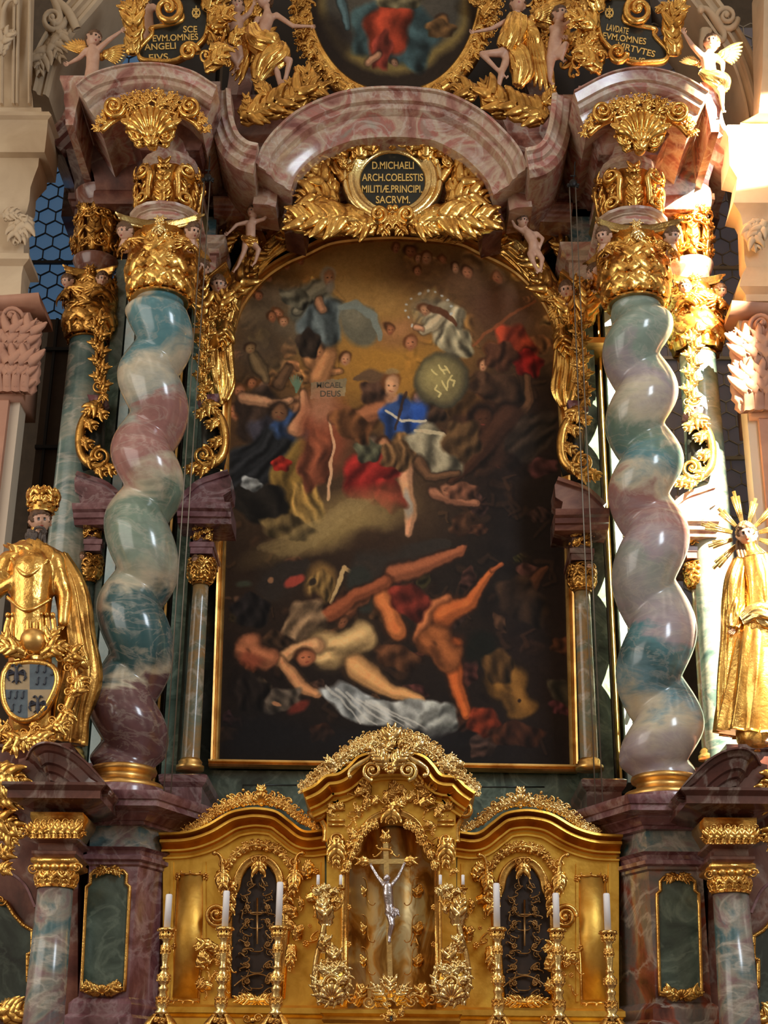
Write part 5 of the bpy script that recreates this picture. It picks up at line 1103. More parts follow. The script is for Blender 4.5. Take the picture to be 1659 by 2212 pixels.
for f in (1, -1):
    x = lambda a: 848+f*a
    volute(mb, M, x(20), 318, 13, 0, 1.5, f, d=20); volute(mb, M, x(94), 322, 24, PI/2, 1.8, -f, d=16, w=8); acanthus(mb, M, x(34), 334, -PI/2+f*.7, 66, 34, curl=f*.3, n=6, d=12); acanthus(mb, M, x(70), 352, -PI/2+f*.15, 60, 30, curl=-f*.4, n=6, d=14)
    for q in range(4): acanthus(mb, M, x(44+q*10), 316-q*2, -PI/2+f*(q-1)*.35, 34, 16, curl=f*.4, n=4, d=14)
    sweep(mb, M, smooth_path([(x(112), 336), (x(126), 356), (x(112), 380), (x(102), 396)] if f > 0 else [(x(102), 396), (x(112), 380), (x(126), 356), (x(112), 336)], 16), roundsec(12, 14))
    cscroll(mb, M, x(140), 410, 84, PI/2-f*.25, k0=.4, flip=-f, d=8, w=8); volute(mb, M, x(166), 410, 17, 0, 1.6, f, d=12); volute(mb, M, x(154), 372, 14, 0, 1.4, -f, d=14)
    for (xx, yy, a, L_, W_, c) in ((86, 470, .35, 150, 48, -.35), (60, 480, .12, 170, 44, -.22), (120, 452, -.5, 90, 40, .5), (128, 430, -1.0, 76, 34, .4), (110, 478, .55, 90, 34, -.6), (40, 486, .5, 70, 34, -.5), (146, 400, -1.3, 70, 30, .5), (100, 462, 1.0, 40, 26, -.6)):
        acanthus(mb, M, x(xx), yy, a if f > 0 else PI-a, L_, W_, curl=c*f, n=8, d=12, lift=.08)
    volute(mb, M, x(30), 476, 18, PI/2, 1.6, f, d=18, w=7); acanthus(mb, M, x(14), 486, PI/2-f*.3, 34, 18, curl=f*.3, n=4, d=12); acanthus(mb, M, x(8), 470, PI/2, 40, 16, curl=0, n=5, d=16); ball(mb, M, x(28), 506, 10, 6); ball(mb, M, x(6), 462, 22, 7)
    clutter(mb, M, min(x(95), x(150)), 330, max(x(95), x(150)), 380, 8, 26, 3+f, d=10)
mb.build('leaf_surround', G, CT)

# ================================================================== UPPER STOREY: oval picture, plaques, scrollwork
MO = Plane(-.35, 848, 100)
def oedge(y):
    q = max(0.0, 1-((y+40)/244.0)**2); h = 190*q**.44 if q > 0 else 0; return 850-h, 850+h
def paint_oval(X, Y):
    p = Paint(X, Y, (46, 36, 28)); p.el(850, 20, 160, 136, (140, 118, 66), .9, .12); p.el(850, 10, 146, 120, (70, 66, 58), 1, .15); p.el(850, -20, 100, 90, (92, 84, 72), .8, 1)
    p.el(700, 90, 60, 60, (40, 32, 27), .8, .5); p.fold(820, 60, 60, 70, (70, 92, 92), 5, .4, 1); p.fold(880, 70, 60, 80, (72, 96, 98), 5, -.4, 3); p.fold(840, 62, 50, 64, (170, 66, 42), 3, .25, 2); p.fold(830, 110, 22, 40, (140, 58, 44), 3, .1); p.fold(860, -5, 60, 22, (128, 116, 84), 6, 0)
    p.limb([(820, 120), (800, 136)], 8, (176, 128, 96)); p.limb([(740, -10), (752, 60)], [8, 6], (84, 106, 108)); p.face(955, 48, 14, (150, 104, 60)); p.fold(950, 64, 30, 20, (116, 84, 50), 4); p.face(858, 134, 8, (150, 110, 84)); p.face(845, -30, 20, (196, 150, 118)); return p.C
ov = canvas('oval_painting', oedge, -60, 203.5, 150, 220, -.36, None, paint_oval, ''); tag(ov, 'oval painting of a figure in red and blue, cut by the picture top', 'painting')
mb = MB(); pts = [(oedge(y)[0]-2, y) for y in np.linspace(-60, 196, 40)]
rp_ = [(oedge(y)[1]+2, y) for y in np.linspace(-60, 196, 40)]
sec = [(-6, -10), (-6, 6), (0, 9), (6, 6), (10, 14), (22, 16), (30, 8), (32, -10)]
sweep(mb, MO, pts[::-1], sec); sweep(mb, MO, rp_, sec)
for lst, f in ((pts, -1), (rp_, 1)):
    for k in range(6, 40, 2):
        x, y = lst[k]; acanthus(mb, MO, x+f*14, y, PI/2-f*(.3 if y < 100 else .9)+f*.5*(1 if k % 4 else -1), 26, 14, curl=f*.3, n=4, d=12)
    crest(mb, MO, [(x+f*26, y) for x, y in (lst[::5] if f > 0 else lst[::-5])][:6], 30, 5, d=6)
    clutter(mb, MO, min(850+f*185, 850+f*218), -20, max(850+f*185, 850+f*218), 70, 16, 24, 8+f, d=14)
tag(mb.build('oval_picture_surround', G, None), 'gilded leafy frame around the oval painting at the top', 'frame')
def plaque(f, ox, lines, lab, dy=0):
    Y = -1.2; M = Plane(Y, ox, 70); T_ = lambda L: [(ox+f*a, b+dy)+tuple(c) for a, b, *c in L]
    root = thing('inscription_plaque', lab, 'plaque', tuple(M(np.array(float(ox)), np.array(140.0))), 'black inscription plaques above the pediments')
    dcur = lambda X, Yp: 10*np.sin((Yp-20)/40.0)
    O = smooth_path(T_([(-4, 0), (20, -6), (66, -4), (74, 20), (72, 60), (58, 92), (6, 130), (-40, 132), (-70, 128), (-76, 108), (-46, 74), (-50, 62), (0, 52), (20, 40), (10, 20), (-10, 10)]), 60)
    mb = MB(); wall_prism(mb, M, O, 14); b_ = mb.build('slate', BLACK, root, smooth='auto')
    mb = MB()
    for s_, x0, x1, y, r in lines: text(mb, s_, M, x0, y-7, x1, y+7, .6, 1, rot=r)
    mb.build('gold_lettering', bpy.data.materials['gilt_lettering'], b_, smooth=False)
    mb = MB(); sweep(mb, M, np.vstack([O]), [(-4, -10), (-4, 4), (0, 7), (4, 4), (4, -10)], closed=True)
    volute(mb, M, ox-f*12, 30+dy, 30, -PI/2, 1.6, f, d=6, w=9); volute(mb, M, ox+f*34, 122+dy, 20, 0, 1.5, -f, d=10, w=7); volute(mb, M, ox+f*70, 128+dy, 15, 0, 1.5, f, d=8)
    for (a, b, q, L_, W_, c) in ((-84, 100, -1.5, 80, 30, -.3), (-78, 66, -1.9, 60, 26, -.5), (-88, 124, -1.6, 50, 24, .3), (72, 30, -1.2, 60, 26, .4), (80, 70, -.8, 56, 28, .6), (40, -8, -.3, 50, 24, .3), (78, 110, .3, 50, 26, .5), (66, 152, -.2, 60, 26, -.5)):
        acanthus(mb, M, ox+f*a, b+dy, q if f > 0 else PI-q, L_, W_, curl=c*f, n=6, d=8)
    clutter(mb, M, min(ox+f*86, ox+f*130), 20, max(ox+f*86, ox+f*130), 150, 24, 34, 12+f, d=2); clutter(mb, M, min(ox-f*100, ox-f*72), 0, max(ox-f*100, ox-f*72), 60, 7, 32, 22+f, d=2)
    mb.build('scrollwork', G, root)
plaque(1, 376, [('SCE', 396, 426, 64, 0), ('EVM.OMNES', 330, 428, 82, -.04), ('ANGELI', 312, 380, 101, -.05), ('EIVS.', 322, 368, 124, -.06)], 'left black plaque with gilt lettering ending in EIVS and a monogram scroll', 0)
plaque(-1, 1366, [('LAVDATE', 1310, 1358, 64, .2), ('EVM.OMNES', 1302, 1396, 84, .14), ('VIRTVTES', 1332, 1416, 108, .24), ('EIVS.', 1354, 1398, 132, .08)], 'right black plaque with gilt lettering reading VIRTVTES', 2)
for f, ox in ((1, 424), (-1, 1316)):
    mb = MB(); M = Plane(-1.2, ox, 30)
    for a, b in (((-7, -8), (7, 10)), ((7, -8), (-7, 10))): ribbon(mb, M, [(ox+a[0], 28+a[1], 2), (ox+b[0], 28+b[1], 2)], 1.3, 1)
    sweep(mb, M, [(ox+8*math.cos(a), 29+9*math.sin(a)) for a in np.linspace(0, 2*PI, 24, endpoint=False)], [(-1.4, 0), (-1.4, 2), (1.4, 2), (1.4, 0)], closed=True); ribbon(mb, M, [(ox, 14, 2), (ox, 42, 2)], 1.2, 1)
    pl = [o for o in bpy.data.objects if o.name.startswith('inscription_plaque')][0 if f > 0 else 1]; mb.build('monogram', bpy.data.materials['gilt_lettering'], pl, smooth=False)
# scrollwork masses between plaques and oval, and leaf scrolls resting on the arch
def mass(x0, y0, x1, y1, n, size, seed, Y, lab, mat=GD, extra=()):
    M = Plane(Y, (x0+x1)/2, (y0+y1)/2); mb = MB(); clutter(mb, M, x0, y0, x1, y1, n, size, seed, d=4)
    for (x, y, a, L_, W_, c) in extra: acanthus(mb, M, x, y, a, L_, W_, curl=c, n=8, d=12, lift=.1)
    return tag(mb.build('gilded_scrollwork', mat, None), lab, 'ornament', 'gilded scrollwork of the upper storey')
mass(456, -20, 560, 150, 34, 46, 3, -.4, 'gilded scrollwork between the left plaque and the seated angel', GD, [(470, 40, -1.0, 90, 44, .5), (540, 150, -1.9, 80, 36, .5)])
mass(1150, -20, 1290, 160, 44, 46, 4, -.4, 'gilded scrollwork between the right angel and the right plaque', GD, [(1200, 60, -1.5, 90, 44, .5), (1270, 150, -1.2, 80, 40, -.5)])
mass(516, 205, 690, 262, 8, 34, 5, -1.3, 'gilded acanthus scrolls resting on the left slope of the central arch', GD, [(540, 256, -.25, 110, 40, -.25), (600, 250, -.5, 100, 38, -.5), (520, 262, -.1, 80, 30, -.3), (650, 215, -.5, 60, 30, .5), (690, 205, -2.4, 60, 26, .4)])
mass(1010, 205, 1180, 262, 8, 34, 6, -1.3, 'gilded acanthus scrolls resting on the right slope of the central arch', GD, [(1170, 262, PI+.25, 110, 40, .25), (1100, 250, PI+.5, 90, 38, .5), (1180, 265, PI+.6, 80, 30, -.3), (1030, 215, PI+.5, 50, 30, -.5)])
mass(640, 0, 668, 60, 10, 28, 9, -.5, 'gilded flower cluster on the left of the oval frame'); mass(1030, 0, 1066, 60, 10, 28, 10, -.5, 'gilded flower cluster on the right of the oval frame')

# ================================================================== PEDESTALS of the twisted columns
def framed_panel(M, x0, y0, x1, y1, parent, notch=10, pm=GREEN, gm=G, slant=0):
    xc = (x0+x1)/2; w_ = (x1-x0)/2; sl = lambda y: slant*(y-y0)
    O = [(-w_, y1), (-w_, y0+notch*4), (-w_+notch*.9, y0+notch*3.2), (-w_+notch*.9, y0+notch*1.0), (-w_+notch*1.8, y0), (w_-notch*1.8, y0), (w_-notch*.9, y0+notch*1.0), (w_-notch*.9, y0+notch*3.2), (w_, y0+notch*4), (w_, y1)]
    O = [(xc+a+sl(b), b) for a, b in O]
    mb = MB(); wall_prism(mb, M, O, 6); p = mb.build('inset_panel', pm, parent, smooth='auto')
    mb = MB(); P = []
    for i in range(len(O)):
        a, b = np.array(O[i]), np.array(O[(i+1) % len(O)])
        for t in np.linspace(0, 1, 10)[:-1]: P.append(a+(b-a)*t)
    sweep(mb, M, P, [(-3.5, -4), (-3.5, 2), (-1, 5), (2, 5), (4, 1), (4, -4)], closed=True)
    for k in range(0, len(P), 2): ball(mb, M, P[k][0], P[k][1], 4, 2.2, n=4)
    for s_ in (-1, 1):
        acanthus(mb, M, xc+s_*4+sl(y1), y1+4, (-.25 if s_ > 0 else PI+.25), w_*.9, 18, curl=-s_*.4, n=6, d=4); volute(mb, M, xc+s_*w_*.75+sl(y1), y1-2, 7, 0, 1.4, s_, d=4)
        volute(mb, M, xc+s_*w_*.42, y0+4, 7, 0, 1.4, -s_, d=4); acanthus(mb, M, xc+s_*2, y0-2, (.2 if s_ > 0 else PI-.2), w_*.6, 14, curl=s_*.4, n=5, d=4)
    shell(mb, M, xc+sl(y1), y1+8, 20, -PI/2, 7, 1.1, d=5); shell(mb, M, xc, y0-4, 13, PI/2, 5, 1.0, d=5); mb.build('panel_frame', gm, p); return p
def pedestal(side):
    Y = -2.25; f = 1 if side == 0 else -1
    if side == 0: xs = dict(o=186, i=292, s=348); d = 0
    else: xs = dict(o=1522, i=1405, s=1348); d = 10
    X = lambda x: X_(x, 1950, Y); mn = mpp(292, 1950, Y)
    # plan: outer side, front face, canted face towards the middle, inner side
    pl = [(X(xs['o']), -.3), (X(xs['o']), Y), (X(xs['i']), Y), (X(xs['s'])+f*.10, Y+.62), (X(xs['s'])+f*.10, -.3)]
    z = lambda y: Z_(xs['i'], y+d, Y)
    root = thing('column_pedestal', ('left' if side == 0 else 'right') + ' marble pedestal under a twisted column, with a gold framed green panel', 'pedestal', (X(xs['i']), Y+.5, 0), 'marble pedestals of the twisted columns')
    mb = MB(); stack(mb, pl, [(.10, 0), (.10, z(2300)), (.10, z(2200)), (.06, z(2192)), (.06, z(2170)), (.03, z(2160)), (0, z(2154)), (0, z(1872)), (.02, z(1868)), (.02, z(1862))]); mb.build('shaft', PURP if side == 0 else RED, root, smooth='auto')
    mb = MB(); stack(mb, pl, [(.02, z(1862)), (.05, z(1858)), (.05, z(1850)), (.02, z(1846)), (.03, z(1838)), (.07, z(1832))]); mb.build('lower_moulding', PURP, root, smooth='auto')
    mb = MB(); stack(mb, pl, [(.01, z(1832)), (.01, z(1785))]); mb.build('green_band', BLUE, root, smooth='auto')
    mb = MB(); stack(mb, pl, cornice_prof(z(1785), z(1722), .02, .30)); mb.build('cornice', PURP, root, smooth='auto')
    M = Plane(Y-.01, (xs['o']+xs['i'])/2, 1950)
    if side == 0: framed_panel(M, 189, 1880, 282, 2140, root, 9, GREEN, G, -.05)
    else: framed_panel(M, 1418, 1895, 1508, 2150, root, 9, GREEN, G, .03)
    # narrow gilt strip on the canted face
    mb = MB(); 
    for x, yy in (((343, 1890) if side == 0 else (1353, 1900)),): 
        Ms = Plane(Y+.5, x, 2000); sweep(mb, Ms, [(x, yy), (x-f*9, 2130)], roundsec(2.6, 5)); 
        for k in range(24): ball(mb, Ms, x-f*9*k/24, yy+10*k, 4, 3, n=4)
    mb.build('gilt_strip', G, root)
    # round plinth under the gold base ring
    xp = 281 if side == 0 else 1419; s = mpp(xp, 1700, Yc); zt = (zbL if side == 0 else zbR)-48*s
    mb = MB(); XX = XLc if side == 0 else XRc; lathe(mb, XX, Yc, [(62*1.55*s, z(1722)-.02), (62*1.55*s, zt-.02), (62*1.5*s, zt+.01)]); mb.build('round_plinth', PURP, root, smooth='auto')
pedestal(0); pedestal(1)

# ================================================================== SIDE ALTARS (the parts that reach into the picture)
def side_altar(side):
    f = 1 if side == 0 else -1; d = 0 if side == 0 else 12; Y = -2.75
    xc, xb = (120, 95) if side == 0 else (1578, 1606)
    q = (lambda a: a) if side == 0 else (lambda a: 1698-a)
    root = thing('side_altar', 'corner of the ' + ('left' if side == 0 else 'right') + ' side altar with a blue marble column under an arched rose cornice', 'altar', (X_(xc, 2000, Y), Y, 0), 'side altars at the picture edges')
    s = mpp(xc, 1915, Y); X = X_(xc, 1918+d, Y); zt = Z_(xc, 1918+d, Y)
    mb = MB(); lathe(mb, X, Y, [(46*s, 0), (46*s, zt-1.6), (42*s, zt-.8), (38*s, zt)]); mb.build('shaft', BLUE, root)
    z = lambda y: Z_(xc, y+d, Y); zf = lambda y: Z_(xc, y+d, Y-.2)
    mb = MB(); lathe(mb, X, Y, [(41*s, zt-.01), (42*s, zt+.01), (38*s, zt+.03), (40*s, z(1885)), (46*s, z(1866))]); M = Cyl(X, Y, zt, s, 39.0)
    for i in range(14): x = i/14*2*PI*39; acanthus(mb, M, x, -3, -PI/2, 26, 15, curl=0, n=4, d=1, lift=.15); ball(mb, M, x+8, -20, 4, 4, n=5)
    H = 50
    pl = rect(X-40*s, X+40*s, Y-40*s, Y+.3)
    stack(mb, pl, [(-.03, z(1880)), (.03, z(1870)), (.03, z(1862)), (.01, z(1858))])
    Mf = Plane(Y-.26, xc, 1875); 
    for k in (-2, -1, 0, 1, 2): ball(mb, Mf, xc+k*19, 1873+d, 4, 11, ry=9, rd=9)
    volute(mb, Mf, xc-48, 1878+d, 11, 0, 1.5, 1, d=6); volute(mb, Mf, xc+48, 1876+d, 11, 0, 1.5, -1, d=6); mb.build('ionic_capital', G, root)
    mb = MB(); stack(mb, pl, [(.01, z(1858)), (.03, z(1852)), (.03, z(1846)), (-.01, z(1843)), (-.01, z(1828)), (.03, z(1822)), (.03, z(1816))]); mb.build('impost_block', PINKD, root, smooth='auto')
    mb = MB(); stack(mb, pl, [(.0, z(1816)), (.02, z(1800)), (.06, z(1775)), (.06, z(1765))]); Mf = Plane(Y-.26, xc, 1790)
    for k in range(-3, 4): acanthus(mb, Mf, xc+k*15, 1812+d, -PI/2, 34, 20, curl=.1*(-1)**k, n=5, d=2, lift=.1); volute(mb, Mf, xc+k*15+7, 1776+d, 7, 0, 1.3, (-1)**k, d=4)
    Ms = Plane(Y-.2, xc, 1790); crest(mb, Mf, [(xc-54, 1808+d), (xc+54, 1808+d)], 40, 3, d=2); mb.build('leaf_frieze', G, root)
    mb = MB(); stack(mb, pl, [(.02, z(1766)), (.05, z(1758)), (.20, z(1746)), (.22, z(1744)), (.22, z(1728)), (.26, z(1718)), (.26, z(1712))]); mb.build('cap_slab', PINKD, root, smooth='auto')
    # curved cornice
    sec = np.array([(0, 0), (-4, 0), (-6, -10), (-16, -14), (-20, -20), (-40, -24), (-44, -32), (-56, -36), (-60, -44), (-74, -46), (-74, -150), (0, -150)], float)
    pts = [(-60, 1632, -120), (-10, 1630, -110), (30, 1626, -80), (62, 1610, -20), (90, 1602, 0), (120, 1604, 0), (150, 1616, 0), (180, 1638, 0), (206, 1664, 0), (228, 1690, 0), (246, 1712, 0)]
    pts = [(q(a), b+d, c) for a, b, c in pts]; pts = pts if side == 0 else pts[::-1]
    mb = MB(); M = Plane(Y-.35, xc, 1650); P = smooth_path(pts, 60); u = np.linspace(0, 1, len(P)); sc = np.clip((1-u if side == 0 else u)/.2, .15, 1)
    sweep(mb, M, P, sec, scale=sc); mb.build('arched_cornice', PINKD, root, smooth='auto')
    mb = MB(); O = [(q(a), b+d) for a, b in ((40, 1712), (40, 1640), (100, 1625), (150, 1655), (215, 1712))]; wall_prism(mb, Plane(Y-.1, xc, 1700), O, 100); mb.build('tympanum', PINKD, root, smooth='auto')
    # back wall of the side altar with gold framed dark panel
    mb = MB(); O = [(q(a), b+d) for a, b in ((-60, 2300), (-60, 1810), (30, 1806), (78, 1822), (168, 1850), (168, 2300))]; Mb = Plane(Y+.55, 60, 2000); wall_prism(mb, Mb, O, 60); mb.build('back_panel', PINKD, root, smooth='auto')
    mb = MB(); sweep(mb, Mb, smooth_path([(q(a), b+d) for a, b in ((-40, 1880), (10, 1882), (52, 1910), (76, 1960))], 24), [(-4, -4), (-2, 4), (3, 4), (4, -4)]); mb.build('arch_line', PURP, root, smooth='auto')
    O = [(q(a), b+d) for a, b in ((-60, 2200), (-60, 1950), (0, 1942), (14, 1950), (30, 1976), (50, 1998), (70, 2010), (70, 2058), (60, 2062), (60, 2120), (66, 2124), (60, 2180), (30, 2200))]
    mb = MB(); wall_prism(mb, Plane(Y+.5, 60, 2000), O, 8); pn = mb.build('dark_panel', GREEND, root, smooth='auto')
    mb = MB(); Mq = Plane(Y+.49, 60, 2000); P = []
    for i in range(2, len(O)-1):
        a, b = np.array(O[i]), np.array(O[i+1])
        for t in np.linspace(0, 1, 6)[:-1]: P.append(a+(b-a)*t)
    P.append(np.array(O[-1])); sweep(mb, Mq, P, roundsec(5, 7))
    for p in P[::2]: ball(mb, Mq, p[0], p[1], 5, 3.4, n=5)
    acanthus(mb, Mq, q(0), 2185+d, (0 if side == 0 else PI), 60, 34, curl=-.3*f, n=6, d=6); acanthus(mb, Mq, q(10), 2205+d, (-.3 if side == 0 else PI+.3), 60, 30, curl=-.3*f, n=6, d=8); volute(mb, Mq, q(6), 2178+d, 14, 0, 1.5, f, d=8); volute(mb, Mq, q(4), 1946+d, 12, 0, 1.4, f, d=6)
    mb.build('panel_frame', G, pn)
    # gilded scroll of the gable
    mb = MB(); M = Plane(Y-.1, 20, 1700)
    for a, b, an, L_, W_, c in ((-20, 1668, .1, 86, 34, .3), (-20, 1690, .3, 70, 30, .4), (-10, 1725, 0, 60, 30, .3), (-20, 1770, .1, 80, 30, .4), (0, 1790, .5, 50, 26, .4), (0, 1850, -.6, 30, 24, .5), (0, 1880, -.3, 24, 20, .5)): acanthus(mb, M, q(a), b+d, an if f > 0 else PI-an, L_, W_, curl=c*f, n=7, d=4, lift=.1)
    sweep(mb, M, smooth_path([(q(a), b+d) for a, b in ((-30, 1770), (20, 1768), (52, 1786))], 14), roundsec(7, 8)); volute(mb, M, q(44), 1800+d, 13, 0, 1.5, f, d=6); volute(mb, M, q(30), 1730+d, 13, 0, 1.5, -f, d=6)
    mb.build('gable_scrollwork', G, root)
side_altar(0); side_altar(1)

# ================================================================== THE GILDED TABERNACLE
GSAT = gold('satin_gilding', (244, 196, 96), (220, 164, 66), 0.5, bs=9, bst=.4, seed=6)
TB = thing('tabernacle', 'wide gilded tabernacle with a central niche and two curved wings below the painting', 'tabernacle', tuple(unp(840, 2260, -2.0)))
YW, YC2 = -1.95, -2.35
MW, MC = Plane(YW, 560, 1950), Plane(YC2, 840, 1900)
CTAB = np.array([(0, -150), (0, 26), (-2, 33), (-7, 34), (-9, 22), (-13, 16), (-15, 26), (-21, 27), (-23, 15), (-31, 7), (-33, 13), (-37, 13), (-39, 4), (-46, 2), (-47, 6), (-51, 6), (-52, -2), (-52, -150)], float)
def wing_part(f, dy):
    q = (lambda a: a) if f > 0 else (lambda a: 1689-a)
    top = [(350, 1806), (405, 1803), (450, 1789), (496, 1763), (530, 1754), (562, 1752), (601, 1759), (631, 1780), (661, 1801), (701, 1798)]
    top = [(q(a), b+dy) for a, b in top]; top = top if f > 0 else top[::-1]; P = smooth_path(top, 60)
    mb = MB(); O = [(q(352), 2330)]+[(q(352), 1830+dy)]+[(x, y+34) for x, y in (P if f > 0 else P[::-1])]+[(q(705), 2330)]; wall_prism(mb, MW, O, 150); wg = mb.build('wing', GT, TB, smooth='auto')
    mb = MB(); sweep(mb, MW, P, CTAB*np.array([1, 1.6])); mb.build('wing_cornice', GT, wg, smooth='auto')
    mb = MB(); cp = [(q(a), b+dy) for a, b in ((405, 1800), (440, 1786), (480, 1758), (520, 1744), (565, 1740), (605, 1748), (640, 1774), (682, 1796))]; cp = cp if f > 0 else cp[::-1]
    Mr = Plane(YW-.14, 560, 1760); crest(mb, Mr, cp, 40, 51, d=-4, dens=1.5); crest(mb, Mr, cp, 26, 52, d=2, dens=1.5); volute(mb, Mr, q(565)-14, 1728+dy, 11, 0, 1.5, 1, d=2); volute(mb, Mr, q(565)+14, 1728+dy, 11, 0, 1.5, -1, d=2); shell(mb, Mr, q(565), 1738+dy, 26, -PI/2, 7, 1.0, d=0); acanthus(mb, Mr, q(565), 1722+dy, -PI/2, 24, 14, curl=0, d=2)
    mb.build('cresting', GL if f < 0 else G, wg)
    # arched reliquary window
    wo = [(500, 2156), (502, 1960), (504, 1945), (518, 1922), (524, 1896), (538, 1874), (559, 1864), (580, 1872), (594, 1892), (600, 1920), (611, 1944), (612, 1962), (598, 2156)]
    wo = [(q(a), b+dy*1.0) for a, b in wo]; mb = MB(); wall_prism(mb, Plane(YW-.01, 560, 1950), wo, 8); bk = mb.build('reliquary_window', FELT, wg, smooth='auto')
    mb = MB(); Mg = Plane(YW-.025, 560, 1950); R = random.Random(8)
    for i in range(9):
        for sd in (-1, 1):
            y = 1905+i*29; x = q(556)+sd*(22 if i else 12)
            cscroll(mb, Mg, x, y+dy, 22, R.uniform(0, 6), w=2.0, flip=sd, d=2, n=24); cscroll(mb, Mg, x+sd*10*(i > 1), y+12+dy, 18, R.uniform(0, 6), S=True, w=1.8, flip=sd, d=2, n=24); volute(mb, Mg, x+sd*4, y+6+dy, 8, R.uniform(0, 6), 1.5, sd, d=0, w=1.2)
    for y in (1960, 1990, 2040, 2086, 2120):
        rosette(mb, Mg, q(556)-22, y+dy, 8, 1, 8); rosette(mb, Mg, q(556)+22, y+dy, 8, 1, 8); cscroll(mb, Mg, q(556), y+16+dy, 30, 0, w=1.6, flip=-1, d=2, n=24)
    ribbon(mb, Mg, [(q(556), 1940+dy, 3), (q(556), 2040+dy, 3)], 2.4, 2); ribbon(mb, Mg, [(q(536), 1972+dy, 3), (q(576), 1972+dy, 3)], 2.0, 2); ribbon(mb, Mg, smooth_path([(q(506), 2130+dy, 3), (q(530), 2112+dy, 3), (q(556), 2104+dy, 3), (q(582), 2112+dy, 3), (q(604), 2130+dy, 3)], 16), 2, 2)
    mb.build('filigree', GRILLE, bk)
    mb = MB(); fo = smooth_path(wo[1:-1] if f > 0 else wo[1:-1][::-1], 60); fo = np.vstack([[wo[0] if f > 0 else wo[-1]], fo, [wo[-1] if f > 0 else wo[0]]])
    sweep(mb, MW, fo, [(-1, -4), (-1, 5), (4, 10), (8, 6), (11, 12), (16, 12), (18, 2), (18, -4)]); mb.build('window_frame', G, bk)
    mb = MB(); Mo = Plane(YW-.04, 560, 1850); x5 = q(560)
    crest(mb, Mo, [(x5-64, 1880+dy), (x5-40, 1850+dy), (x5, 1836+dy), (x5+40, 1850+dy), (x5+64, 1880+dy)], 30, 61, d=0, dens=1.4)
    cscroll(mb, Mo, x5, 1826+dy, 44, 0, flip=1, d=6, w=5); rosette(mb, Mo, x5, 1826+dy, 13, 8); acanthus(mb, Mo, x5, 1862+dy, PI/2, 22, 22, curl=0, d=8); volute(mb, Mo, x5-9, 1858+dy, 9, 0, 1.4, 1, d=8); volute(mb, Mo, x5+9, 1858+dy, 9, 0, 1.4, -1, d=8)
    for sd in (-1, 1):
        for k in range(3): acanthus(mb, Mo, x5+sd*(54+k*2), 1905+k*22+dy, PI/2-sd*.4, 26, 16, curl=sd*.4, n=4, d=6)
        volute(mb, Mo, x5+sd*58, 1932+dy, 10, 0, 1.4, sd, d=8)
        cscroll(mb, Mo, x5+sd*78, 1890+dy, 80, PI/2, S=True, flip=sd, d=8, w=6); acanthus(mb, Mo, x5+sd*78, 1880+dy, PI/2, 56, 20, curl=sd*.15, n=6, d=10); volute(mb, Mo, x5+sd*76, 1866+dy, 12, 0, 1.5, -sd, d=8)
        acanthus(mb, Mo, x5+sd*70, 2040+dy, PI/2, 60, 16, curl=sd*.1, n=6, d=6)
    xo = q(470); rosette(mb, Mo, xo-f*2, 1980+dy, 24, 4, 8); volute(mb, Mo, xo, 1978+dy, 26, 0, 2, f, d=8)
    clutter(mb, Mo, min(q(440), q(500)), 2050+dy, max(q(440), q(500)), 2150+dy, 22, 30, 71, d=2); clutter(mb, Mo, min(q(632), q(690)), 1870+dy, max(q(632), q(690)), 2060+dy, 20, 26, 72, d=2)
    acanthus(mb, Mo, q(556), 2162+dy, (-.05 if f > 0 else PI+.05), 46, 20, curl=0, n=6, d=4); acanthus(mb, Mo, q(556), 2162+dy, (PI+.05 if f > 0 else -.05), 46, 20, curl=0, n=6, d=4)
    mb.build('window_ornament', G, wg)
    # bowed outer bay
    X = X_(q(408), 2000, YW); mb = MB(); s = MW.s; lathe(mb, X, YW+24*s, [(38*s, Z_(q(408), 2156+dy, YW)), (38*s, Z_(q(408), 1890+dy, YW))], 60); bay = mb.build('bowed_bay', GSAT, wg)
    mb = MB(); Mb = Cyl(X, YW+24*s, Z_(q(408), 1890+dy, YW), s, 38.0)
    for x in (-33, 33): ribbon(mb, Mb, [(x, 0, 1), (x, 266, 1)], 2.2, 3); rosette(mb, Mb, x, 4, 10, 3); rosette(mb, Mb, x, 150, 9, 3)
    for x in (-30, -10, 10, 30): cscroll(mb, Mb, x, 0, 22, 0, flip=-1, d=1, w=2); cscroll(mb, Mb, x, 262, 22, 0, flip=1, d=1, w=2)
    mb.build('bay_trim', G, bay)
    for xx in (372, 442, 690): 
        mb = MB(); sweep(mb, MW, [(q(xx), 1862+dy), (q(xx), 2160+dy)], [(-4, -2), (-3, 4), (3, 4), (4, -2)]); mb.build('pilaster_strip', GT, wg, smooth='auto')
wing_part(1, 0); wing_part(-1, 4)
